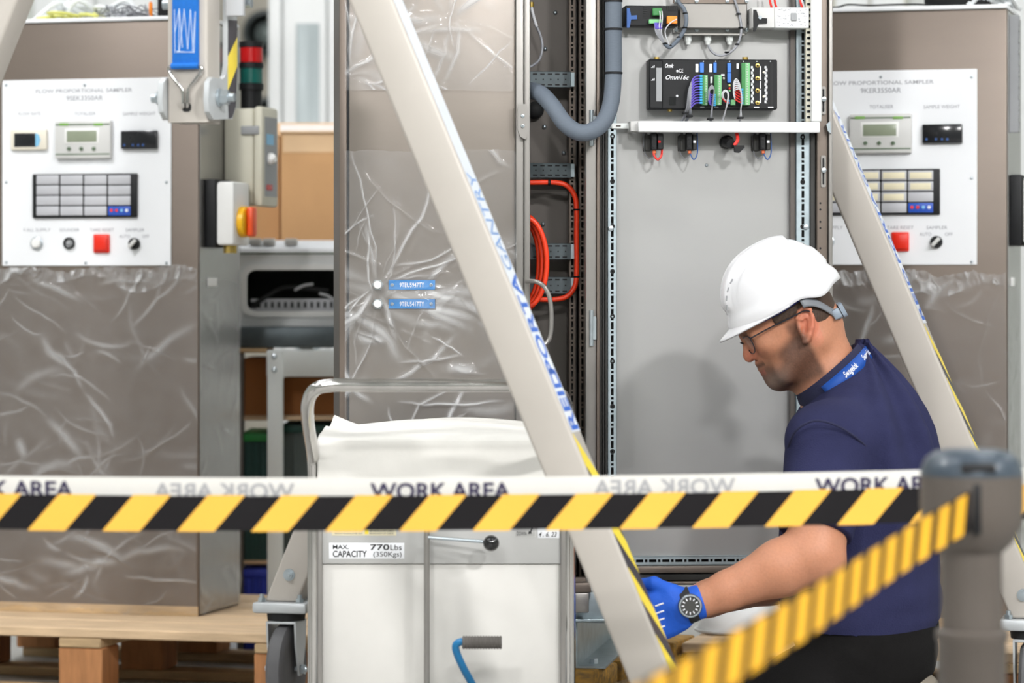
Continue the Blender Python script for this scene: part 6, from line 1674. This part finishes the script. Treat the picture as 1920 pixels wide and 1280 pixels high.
# hair below the hat
S = SDF(Wp(1370, 660, -.12), Wp(1600, 470, .12), 0.0024)
E((22, 50, 0), (91, 81, 90), 0.006); E((-14, 12, 0), (55, 76, 65), 0.02)
# carve away the face, ear zone and the nape line
def half(n_, d_):
    n_ = np.array(n_); return lambda X, Y, Z: ((X - HE[0]) * n_[0] + (Y - HE[1]) * n_[1] + (Z - HE[2]) * n_[2]) / mmu - d_
def keep(nf, nu, d_):
    n_ = fv * nf + uv * nu; n_ = n_ / np.linalg.norm(n_); g = half(n_, d_)
    sl, X, Y, Z = S.region(Wp(1340, 700, -.2), Wp(1620, 440, .2)); S.d[sl] = np.maximum(S.d[sl], g(X, Y, Z) * mmu)
keep(0.35, -1.0, 64); keep(1.0, 0.0, 52)
n1 = fv * 0.80 + uv * -1.0; n1 /= np.linalg.norm(n1)
sl, X, Y, Z = S.region(Wp(1340, 700, -.2), Wp(1620, 440, .2))
front = half(fv, 0.0)(X, Y, Z); low = half(-uv, -26.0)(X, Y, Z)       # in front of the ear keep only what is high
side_cut = np.minimum(front + 8, low); S.d[sl] = np.maximum(S.d[sl], side_cut * mmu)
V, Q4 = S.mesh(); Hc = (V - HE) / mmu; hu = Hc @ uv; hf = Hc @ fv
cold = np.array(lin((70, 52, 40))[:3]); cmid = np.array(lin((150, 120, 100))[:3])
fade_ = sm(hu, -22, -56); str_ = 0.5 + 0.5 * np.sin(V[:, 1] * 1500 + V[:, 0] * 700)
ccol = cold * (0.7 + 0.5 * str_[:, None]) * (1 - fade_[:, None]) + cmid * fade_[:, None]
attr_mat('hair_paint', rough=0.6, bump=0.4, bscale=260)
sdf_obj('hair', V, Q4, 'hair_paint', man, 'short dark brown hair', ccol, 1)

# ---- hard hat, built in the head frame
hat = bpy.data.objects.new('hard_hat', None); C.objects.link(hat); hat.parent = man; hat.empty_display_size = 0.05; hat['label'] = 'white hard hat with vents and peak'
Mh = Matrix.Identity(4)
for i in range(3): Mh[i][0] = fv[i] * mmu; Mh[i][1] = wv[i] * mmu; Mh[i][2] = uv[i] * mmu; Mh[i][3] = HE[i]
def hb(m, nm, mt, par=None, lab=None):
    m.v = [tuple(Mh @ Vector(p)) for p in m.v]; return m.build(nm, mt, par or hat, lab)
NT, NR = 120, 34
def rim_u(a):       # height of the rim around the head; a = 0 front, pi back
    c = math.cos(a); s_ = abs(math.sin(a))
    base = 46 + 3 * max(c, 0) ** 3
    base -= 12 * math.exp(-((abs(a if a <= math.pi else 2 * math.pi - a) - 2.15) / 0.28) ** 2)
    base += 4 * math.exp(-((abs(a if a <= math.pi else 2 * math.pi - a) - 1.75) / 0.2) ** 2)
    return base - 3 * max(-c, 0) ** 4
m = MB(); vs = []
for j in range(NR):
    t = j / (NR - 1); ph_ = t * math.pi / 2
    for i in range(NT):
        a = 2 * math.pi * i / NT; c, s_ = math.cos(a), math.sin(a)
        n_ = 2.35
        ct, st_ = max(math.cos(ph_), 0), math.sin(ph_)
        rr = ct ** (2 / n_); hh = st_ ** (2 / n_)
        af = 110 if c > 0 else 106; aw = 97
        f_ = 10 + af * c * rr; w_ = aw * s_ * rr; u0 = rim_u(a); u_ = u0 + (171 - u0) * hh
        # central crest from the front over the top
        if abs(w_) < 40 and f_ > -46:
            e_ = 6.5 * min(1, max(0, (40 - abs(w_)) / 4)) * min(1, max(0, (f_ + 46) / 3)) * min(1, max(0, (u_ - 92) / 8)); L_ = math.hypot(f_ - 10, u_ - 60) + 1e-6
            f_ += e_ * (f_ - 10) / L_; u_ += e_ * (u_ - 60) / L_
        # rear raised pad
        if c < -0.3 and 80 < u_ < 128: e_ = 3.0 * min(1, (u_ - 80) / 6) * min(1, (128 - u_) / 6) * min(1, (-c - .3) / .1); f_ += e_ * c; w_ += e_ * s_
        # groove lines over the sides
        g_ = math.exp(-((abs(w_) - 52) / 3.0) ** 2) * min(1, max(0, (u_ - 85) / 10)) * (1 if -60 < f_ < 95 else 0); u_ -= 4.0 * g_
        # ledge near the rim
        if t < 0.14: k_ = min(1, (0.14 - t) / 0.07); f_ += c * 7 * k_; w_ += s_ * 7 * k_
        vs.append((f_, w_, u_))
fs = [(j * NT + i, j * NT + (i + 1) % NT, (j + 1) * NT + (i + 1) % NT, (j + 1) * NT + i) for j in range(NR - 1) for i in range(NT)]
m.add(vs, fs)
sh = hb(m, 'shell', 'helmet'); md_ = sh.modifiers.new('thickness', 'SOLIDIFY'); md_.thickness = 0.0028; md_.offset = -1
# peak
m = MB(); vs = []; n1_, n2_ = 40, 8
for i in range(n1_ + 1):
    a = -1.5 + 3.0 * i / n1_; c, s_ = math.cos(a), math.sin(a)
    for j in range(n2_ + 1):
        t = j / n2_; ex = 27 * max(0, math.cos(min(abs(a) * 1.25, 1.57))) ** 0.9
        f_ = 10 + 117 * c - 4 + (ex + 4) * t * c; w_ = 103 * s_ - 3 * s_ + 4 * t * s_; fd = max(0, math.cos(a)) ** 0.5; u_ = rim_u(a % (2 * math.pi)) + 1 + fd * (6 - 5.5 * t - 3.5 * t * t * max(0, c) + 3 * (1 - t) ** 2)
        vs.append((f_, w_, u_))
fs = [(i * (n2_ + 1) + j, (i + 1) * (n2_ + 1) + j, (i + 1) * (n2_ + 1) + j + 1, i * (n2_ + 1) + j + 1) for i in range(n1_) for j in range(n2_)]
m.add(vs, fs); pk = hb(m, 'peak', 'helmet'); md_ = pk.modifiers.new('thickness', 'SOLIDIFY'); md_.thickness = 0.0035; md_.offset = 0
# vents along the near and far front
for w_ in (-1, 1):
    for k in range(4):
        a0_ = 0.30 + 0.19 * k
        pts = []
        for dd in (0, 0.11):
            q_ = a0_ + dd; pts.append((16 + 103 * math.cos(q_) ** 0.85, 52 * w_, 62 + 92 * math.sin(q_) ** 0.85))
        mm = MB(); mm.tube([pts[0], pts[1]], 1.7, 6, 1); hb(mm, 'vent', 'panel_grey')
# lettering on the brow of the hat
mm = MB(); tv, tf = text_data('S', 0.02, 0.0, 1.0)
mm.add([(10 + 105.2 * math.cos((v_[0] * 12) / 100), v_[0] * 12, 92 + v_[1] * 16) for v_ in tv], tf); mm.v = [(p[0] + 2.2, p[1], p[2]) for p in mm.v]; mm.v = [tuple(Mh @ Vector(p)) for p in mm.v]; mm.build('emblem', 'print_black', hat, smooth=False, recalc=False)
# suspension strap around the back and its buckle
m = MB(); vs = []; ns = 48
for i in range(ns + 1):
    a = 1.75 + (2 * math.pi - 3.5) * i / ns; b_ = abs(a - math.pi); k_ = min(1, max(0, (1.39 - b_) / 0.9)); k_ = k_ * k_ * (3 - 2 * k_)
    uc = 40 - 52 * k_; hgt = 8 + 2 * k_
    Rf, Rw = 96 - 15 * k_, 96 - 18 * k_
    for v_ in (-1, -0.5, 0.5, 1): vs.append((10 + Rf * math.cos(a) * (1 - .01 * v_ * v_), Rw * math.sin(a) * (1 - .01 * v_ * v_), uc + v_ * hgt))
fs = [(i * 4 + j, (i + 1) * 4 + j, (i + 1) * 4 + j + 1, i * 4 + j + 1) for i in range(ns) for j in range(3)]
m.add(vs, fs); o = hb(m, 'headband', 'strap_grey'); md_ = o.modifiers.new('thickness', 'SOLIDIFY'); md_.thickness = 0.003; md_.offset = 1
m = MB(); m.rbox(-66, -51, -60, -44, -19, 0, 3); hb(m, 'buckle', 'buckle')
m = MB(); m.frame(rrect(-26, 26, -25, 4, 8), rrect(-17, 17, -18, -3, 5), 'x', -79, -71); hb(m, 'ratchet', 'buckle')
m = MB()
for i in range(25):
    a = -1.9 + 3.8 * i / 24
    m.v += [(10 + 100 * math.cos(a), 91 * math.sin(a), rim_u(a % (2 * math.pi)) - 3), (10 + 100 * math.cos(a), 91 * math.sin(a), rim_u(a % (2 * math.pi)) + 16)]
    if i: b_ = 2 * i; m.f.append((b_ - 2, b_, b_ + 1, b_ - 1))
o = hb(m, 'liner', 'navy_liner'); md_ = o.modifiers.new('thickness', 'SOLIDIFY'); md_.thickness = 0.002
# ---- glasses
gl = bpy.data.objects.new('glasses', None); C.objects.link(gl); gl.parent = man; gl.empty_display_size = 0.02; gl['label'] = 'dark framed glasses'
for w_ in (-1, 1):
    def gp_(s_, u_): return (114 - 0.0026 * s_ * s_, s_ * w_, u_)
    loop = [gp_(s_, u_) for s_, u_ in ((9, 24), (14, 32), (34, 35), (56, 33), (61, 27), (59, 12), (50, 3), (34, 0), (18, 2), (10, 10))]
    m = MB(); m.tube(loop, 1.1, 8, 4, closed=True); hb(m, 'rim', 'frame_dark', gl)
    m = MB(); n_ = len(loop); cx_ = [sum(p[i] for p in loop) / n_ for i in range(3)]; m.add(loop + [tuple(cx_)], [(i, (i + 1) % n_, n_) for i in range(n_)]); hb(m, 'lens', 'lens', gl)
    m = MB(); m.tube([gp_(60, 28), (100, 68 * w_, 29), (60, 78 * w_, 29), (20, 84 * w_, 27), (-6, 86 * w_, 26), (-20, 84 * w_, 16)], 1.4, 8); hb(m, 'temple', 'frame_dark', gl)
m = MB(); m.tube([(117.5, -9, 24), (120, 0, 27), (117.5, 9, 24)], 1.4, 8); hb(m, 'bridge', 'frame_dark', gl)

# ---- polo shirt
rows = [(640, 1604, 1620, .02), (655, 1600, 1634, .04), (675, 1584, 1654, .072), (700, 1560, 1678, .104), (730, 1528, 1702, .150), (765, 1501, 1724, .185), (800, 1482, 1740, .203), (850, 1473, 1753, .208), (900, 1469, 1758, .204), (1000, 1465, 1760, .19), (1080, 1462, 1761, .186), (1120, 1462, 1763, .188), (1150, 1466, 1760, .186), (1185, 1480, 1742, .18)]
rz = np.array([Wp(1600, r_[0]).z for r_ in rows])[::-1]; rc = np.array([(Wp(r_[1], 0).x + Wp(r_[2], 0).x) / 2 for r_ in rows])[::-1]; ra = np.array([(Wp(r_[2], 0).x - Wp(r_[1], 0).x) / 2 for r_ in rows])[::-1]; rb_ = np.array([r_[3] for r_ in rows])[::-1]
S = SDF((Wp(1430, 0).x - 0.03, MD - 0.34, Wp(1500, 1175).z), (Wp(1790, 0).x, MD + 0.30, Wp(1500, 635).z), 0.0042)
def torso(X, Y, Z):
    z = Z.ravel(); c = np.interp(z, rz, rc)[None, None, :]; a = np.interp(z, rz, ra)[None, None, :]; b = np.interp(z, rz, rb_)[None, None, :]
    u = np.abs(X - c) / a; v = np.abs(Y - MD) / b; e_ = 2.35
    r_ = (u ** e_ + v ** e_) ** (1 / e_)
    d = (r_ - 1) * np.minimum(a, b)
    # folds: long ones down the back, slack above the waist
    ang = np.arctan2((Y - MD) / b, (X - c) / a)
    up = np.clip((Z - Wp(1600, 1120).z) / 0.3, 0, 1)
    d = d + 0.011 * np.sin(ang * 10 + Z * 9) * np.clip((X - c) / a + 0.3, 0, 1) * up
    d = d + 0.0030 * np.sin(ang * 5 - Z * 26 + 1.3) * np.clip(1.2 - np.abs(Z - Wp(1600, 1020).z) / 0.12, 0, 1)
    d = d + 0.0022 * np.sin(Z * 75 + 4 * np.sin(ang * 2)) * np.clip(1 - np.abs(Z - Wp(1600, 1105).z) / 0.06, 0, 1)
    return d.astype(np.float32)
S.union((Wp(1440, 0).x, MD - .3, Wp(0, 1200).z), (Wp(1780, 0).x, MD + .3, Wp(0, 630).z), torso, 0.004, 0.1)
for sgn, sh_, el_ in ((-1, (1560, 842, -.165), (1528, 1000, -.238)), (1, (1560, 842, .165), (1522, 990, .215))):
    a, b = Wp(*sh_), Wp(*el_)
    S.cap(a, a.lerp(b, .5), 0.082, 0.074, 0.018); S.cap(a.lerp(b, .5), b.lerp(a, -.12), 0.073, 0.066, 0.016)
    S.ell(Wp(1568, 815, .155 * sgn), (0.085, 0.075, 0.06), None, 0.03)
    # cut the sleeve at its hem
    dn = np.array((b - a).normalized()); pb_ = np.array(b); box_lo = np.minimum(pb_ - 0.12, pb_ + 0.12); 
    sl, X, Y, Z = S.region(pb_ - 0.13, pb_ + 0.13)
    tz_ = ((X - pb_[0]) * dn[0] + (Y - pb_[1]) * dn[1] + (Z - pb_[2]) * dn[2])
    inside_torso = torso(X, Y, Z)
    S.d[sl] = np.where(inside_torso > 0.006, np.maximum(S.d[sl], tz_), S.d[sl])
# sleeve folds
V, Q4 = S.mesh()
sdf_obj('polo_shirt', V, Q4, 'shirt', man, 'navy blue polo shirt', None, 2)
# shoulder seam
sm_ = [(1478, 838, -.19), (1492, 808, -.235), (1525, 789, -.25), (1565, 796, -.252), (1605, 820, -.243), (1634, 850, -.215), (1638, 885, -.19)]
MB().tube([Wp(*p) for p in sm_], 0.0022, 6).build('sleeve_seam', 'shirt_dark', man)
# collar: two rings around the neck, folded outwards
nb = 44; vs = []
cb, cf = np.array(Wp(1617, 657)), np.array(Wp(1506, 752)); cc = (cb + cf) / 2; ex_ = (cb - cf) / 2; nrm_ = np.array([-ex_[2], 0, ex_[0]]); nrm_ = nrm_ / np.linalg.norm(nrm_)
if nrm_[2] < 0: nrm_ = -nrm_
rowsC = [(0.93, -0.012, .070), (0.97, 0.012, .074), (1.03, 0.016, .081), (1.10, 0.002, .088), (1.16, -0.018, .096), (1.18, -0.030, .100)]
for k, (sx_, dn_, lw_) in enumerate(rowsC):
    for i in range(nb):
        a = 2 * math.pi * i / nb; p = cc + ex_ * math.cos(a) * sx_ + nrm_ * (dn_ - (0.012 if k >= 4 else 0) * max(0, -math.cos(a)) ** 3) + np.array([0, lw_ * math.sin(a), 0])
        vs.append(tuple(p))
fs = [(k * nb + i, k * nb + (i + 1) % nb, (k + 1) * nb + (i + 1) % nb, (k + 1) * nb + i) for k in range(len(rowsC) - 1) for i in range(nb)]
m = MB(); m.add(vs, fs); o = m.build('collar', 'shirt_dark', man, recalc=False, ang=80); md_ = o.modifiers.new('thickness', 'SOLIDIFY'); md_.thickness = 0.003; md_.offset = 0
# lanyard over the collar, running down the chest
vs = []; path = []
for i in range(31):
    a = -1.95 + 3.9 * i / 30; path.append((a, 1.135, 1.185))
lan = bpy.data.objects.new('lanyard', None); C.objects.link(lan); lan.parent = man; lan.empty_display_size = 0.02; lan['label'] = 'blue lanyard with white script'
def lp(a, h): 
    sx_ = 1.145 + 0.035 * h; dn_ = 0.006 - 0.024 * h; lw_ = 0.0945 + 0.0065 * h
    return cc + ex_ * math.cos(a) * sx_ + nrm_ * dn_ + np.array([0, lw_ * math.sin(a), 0])
m = MB()
for i in range(41):
    a = -2.0 + 4.0 * i / 40
    m.v += [tuple(lp(a, 0)), tuple(lp(a, 1))]
    if i: b_ = 2 * i; m.f.append((b_ - 2, b_, b_ + 1, b_ - 1))
o = m.build('ribbon', 'lanyard', lan, recalc=False); md_ = o.modifiers.new('thickness', 'SOLIDIFY'); md_.thickness = 0.0016; md_.offset = 0
for a_ in (-0.62, -1.25):
    def lf(u, v): q_ = lp(a_ + u, 0.5 - v); c_ = q_ - cc; c_ = c_ / np.linalg.norm(c_); return tuple(q_ + c_ * 0.0016 + np.array([0, -0.0012, 0]))
    text('Swagelok', 'print_white', lan, 0, 0, 0.40, 0.62, fn=lf, shear=0.4, bold=0.01)

# ---- trousers, belt loop, boots
S = SDF((Wp(1290, 0).x, MD - 0.32, 0.005), (Wp(1800, 0).x, MD + 0.32, Wp(0, 1125).z), 0.0055)
def hips(X, Y, Z):
    z = Z.ravel(); zz = np.array([Wp(0, p).z for p in (1300, 1250, 1210, 1170, 1130)]); xl_ = np.array([Wp(p, 0).x for p in (1560, 1520, 1490, 1478, 1474)]); xr_ = np.array([Wp(p, 0).x for p in (1690, 1738, 1750, 1752, 1750)])
    a0_ = np.interp(z, zz, xl_)[None, None, :]; a1_ = np.interp(z, zz, xr_)[None, None, :]; c = (a0_ + a1_) / 2; a = (a1_ - a0_) / 2
    e_ = 2.3; r_ = ((np.abs(X - c) / a) ** e_ + (np.abs(Y - MD) / 0.178) ** e_) ** (1 / e_)
    d = (r_ - 1) * np.minimum(a, 0.178)
    d = d + 0.002 * np.sin(Z * 150 + X * 40 + 2 * np.sin(X * 30)) * np.clip(1 - np.abs(Z - Wp(0, 1220).z) / .05, 0, 1)
    return np.maximum(d, Wp(0, 1285).z - Z).astype(np.float32)
S.union((Wp(1460, 0).x, MD - .2, Wp(0, 1300).z), (Wp(1770, 0).x, MD + .2, Wp(0, 1120).z), hips, 0.01, 0.06)
for sg in (-1, 1):
    hip = Wp(1630, 1235, .095 * sg); kn = Wp(1385, 1375 if sg < 0 else 1360, .13 * sg); an = Wp(1690, 1375, .11 * sg)
    S.cap(hip, hip.lerp(kn, .5), 0.088, 0.08, 0.03); S.cap(hip.lerp(kn, .5), kn, 0.08, 0.066, 0.02)
    S.cap(kn, kn.lerp(an, .45), 0.06, 0.055, 0.015); S.cap(kn.lerp(an, .45), an, 0.055, 0.042, 0.015)
    S.ell(Wp(1665, 1225, .085 * sg), (0.085, 0.085, 0.075), None, 0.03)
sl, X, Y, Z = S.region((-9, -9, -9), (9, 99, 9)); S.d[:] = np.maximum(S.d, 0.012 - Z)
V, Q4 = S.mesh()
sdf_obj('trousers', V, Q4, 'trousers', man, 'black work trousers', None, 2)
MB().tube([Wp(1752, 1148, -.06), Wp(1757, 1165, -.062), Wp(1757, 1190, -.062), Wp(1748, 1206, -.06)], 0.0035, 8).build('belt_loop', 'black', man)
for sg in (-1, 1):
    S = SDF((Wp(1560, 0).x, MD + .11 * sg - .07, 0.0), (Wp(1800, 0).x, MD + .11 * sg + .07, 0.26), 0.005)
    y_ = .11 * sg
    S.cap(Wp(1700, 1385, y_), Wp(1722, 1300, y_), 0.044, 0.036, 0.02); S.cap(Wp(1722, 1296, y_), Wp(1690, 1420, y_), 0.036, 0.044, 0.02); S.cap(Wp(1690, 1418, y_), Wp(1635, 1432, y_), 0.042, 0.028, 0.02)
    sl, X, Y, Z = S.region((-9, -9, -9), (9, 99, 9)); S.d[:] = np.maximum(S.d, 0.004 - Z)
    V, Q4 = S.mesh(); bt_ = sdf_obj('boot', V, Q4, 'boot', man, 'tan grey work boot', None, 1)
    m = MB()
    for k in range(6):
        a = Wp(1750 - 8 * k, 1300 + 22 * k, y_ - .034); b = Wp(1750 - 8 * k, 1300 + 22 * k, y_ + .034); m.tube([a, a.lerp(b, .5), b], 0.0075, 8)
    m.build('sole_tread', 'rubber', bt_)
# ---- watch
wc_ = Wp(1292, 1134, -.24); el_ = Wp(1527, 1038, -.245); ax_ = (Vector(el_) - Vector(wc_)).normalized()
wt = bpy.data.objects.new('watch', None); C.objects.link(wt); wt.parent = man; wt.empty_display_size = 0.02; wt['label'] = 'black wrist watch with steel bezel'
side_ = ax_.cross(Vector((0, 1, 0))).normalized()
def ring(p, r0, r1, h, mt, nm):
    m = MB(); m.lathe([(r0, -h), (r1, -h * .9), (r1, h * .9), (r0, h)], seg=32)
    Rm = Matrix.Identity(4); yv = ax_.cross(side_)
    for i in range(3): Rm[i][0] = side_[i]; Rm[i][1] = yv[i]; Rm[i][2] = ax_[i]; Rm[i][3] = p[i]
    m.v = [tuple(Rm @ Vector(q_)) for q_ in m.v]; return m.build(nm, mt, wt)
ring(wc_, 0.0285, 0.0325, 0.010, 'rubber', 'strap')
cp = Vector(wc_) + Vector((0, -0.031, 0.002))
m = MB(); m.lathe([(0.001, 0), (0.021, 0), (0.0215, -0.004), (0.020, -0.009), (0.017, -0.0095), (0.016, -0.007), (0.001, -0.007)], cp, 32, 'y'); m.build('case', 'gasket', wt)
m = MB(); m.lathe([(0.0205, -0.0088), (0.0195, -0.0102), (0.0175, -0.0102), (0.017, -0.0088)], cp, 32, 'y'); m.build('bezel', 'zinc', wt)
for k in range(12):
    a = 2 * math.pi * k / 12; m = MB(); m.box(-0.001, 0.001, -0.0079, -0.0072, 0.0105, 0.0152); m.v = [(cp.x + p[0] * math.cos(a) - p[2] * math.sin(a), cp.y + p[1], cp.z + p[0] * math.sin(a) + p[2] * math.cos(a)) for p in m.v]; m.build('hour_mark', 'print_white', wt)
# ---- gloved hands
def glove(wr, d, b, curl, sg, label):
    """wr wrist, d direction of the hand, b across the palm towards the thumb, curl direction"""
    wr, d, b, c = [np.array(q_) for q_ in (wr, d, b, curl)]
    d, b, c = d * .9, b * .9, c * .9
    S = SDF(wr - 0.20, wr + 0.20, 0.0028)
    S.cap(wr - d * 0.012, wr + d * 0.02, 0.031, 0.029, 0.012)
    Bm = np.array([d, b, c]) / .9; S.ell(wr + d * 0.06, (0.048, 0.041, 0.02), Bm, 0.014)
    S.cap(wr + d * 0.03 + b * 0.02, wr + d * 0.085 + b * 0.03, 0.02, 0.0165, 0.014); S.cap(wr + d * 0.03 - b * 0.02, wr + d * 0.078 - b * 0.03, 0.02, 0.0155, 0.014)
    for i, (o_, L1) in enumerate(((0.031, 0.040), (0.011, 0.045), (-0.010, 0.042), (-0.030, 0.034))):
        p0_ = wr + d * (0.088 - 0.004 * abs(i - 1)) + b * o_; p1_ = p0_ + (d * 0.92 + c * 0.38 + b * o_ * 1.5) * L1; p2_ = p1_ + (d * 0.45 + c * 0.9) * L1 * .68; p3_ = p2_ + (d * -0.25 + c * 0.97) * L1 * .52
        S.cap(p0_ - d * 0.02, p0_, 0.0115, 0.0112, 0.006); S.cap(p0_, p1_, 0.0112, 0.0102, 0.003); S.cap(p1_, p2_, 0.0102, 0.0095, 0.003); S.cap(p2_, p3_, 0.0095, 0.0085, 0.003)
    t0 = wr + d * 0.03 + b * 0.036; t1 = t0 + (d * 0.62 + b * 0.62 + c * 0.3) * 0.042; t2 = t1 + (d * 0.85 + b * 0.15 + c * 0.5) * 0.034; t3 = t2 + (d * 0.8 + c * 0.6 - b * .1) * 0.022
    S.cap(t0 - d * .012 - b * .012, t0, 0.017, 0.0155, 0.01); S.cap(t0, t1, 0.0155, 0.0125, 0.006); S.cap(t1, t2, 0.0125, 0.011, 0.004); S.cap(t2, t3, 0.011, 0.0095, 0.004)
    V, Q4 = S.mesh(); return sdf_obj('glove', V, Q4, 'glove', man, label, None, 1)
wr = np.array(Wp(1296, 1133, -.24)); d_ = np.array([-0.93, 0.12, -0.34]); d_ /= np.linalg.norm(d_)
c_ = np.array([-0.12, 0.99, 0.0]); c_ -= d_ * c_.dot(d_); c_ /= np.linalg.norm(c_); b_v = np.cross(d_, c_); b_v = b_v if b_v[2] > 0 else -b_v
g1 = glove(wr, d_, b_v, c_, -1, 'blue work glove with white print')
for k in range(4):
    p_ = wr + d_ * (0.052 + 0.004 * k) + b_v * (0.022 - 0.013 * k) - c_ * 0.0215
    m = MB(); q0, q1 = p_ - b_v * 0.004, p_ + b_v * 0.004
    m.tube([p_ - d_ * 0.009, p_ + d_ * 0.007], 0.0016, 6, 1); m.build('print_mark', 'print_white', g1)
wr2 = np.array(Wp(1258, 1144, .10)); d2 = np.array([-0.85, 0.45, -0.25]); d2 /= np.linalg.norm(d2); c2 = np.array([0.3, 0.9, -0.15]); c2 -= d2 * c2.dot(d2); c2 /= np.linalg.norm(c2); b2v = np.cross(c2, d2); b2v = b2v if b2v[2] > 0 else -b2v
glove(wr2, d2, b2v, c2, 1, 'blue work glove on the far hand')
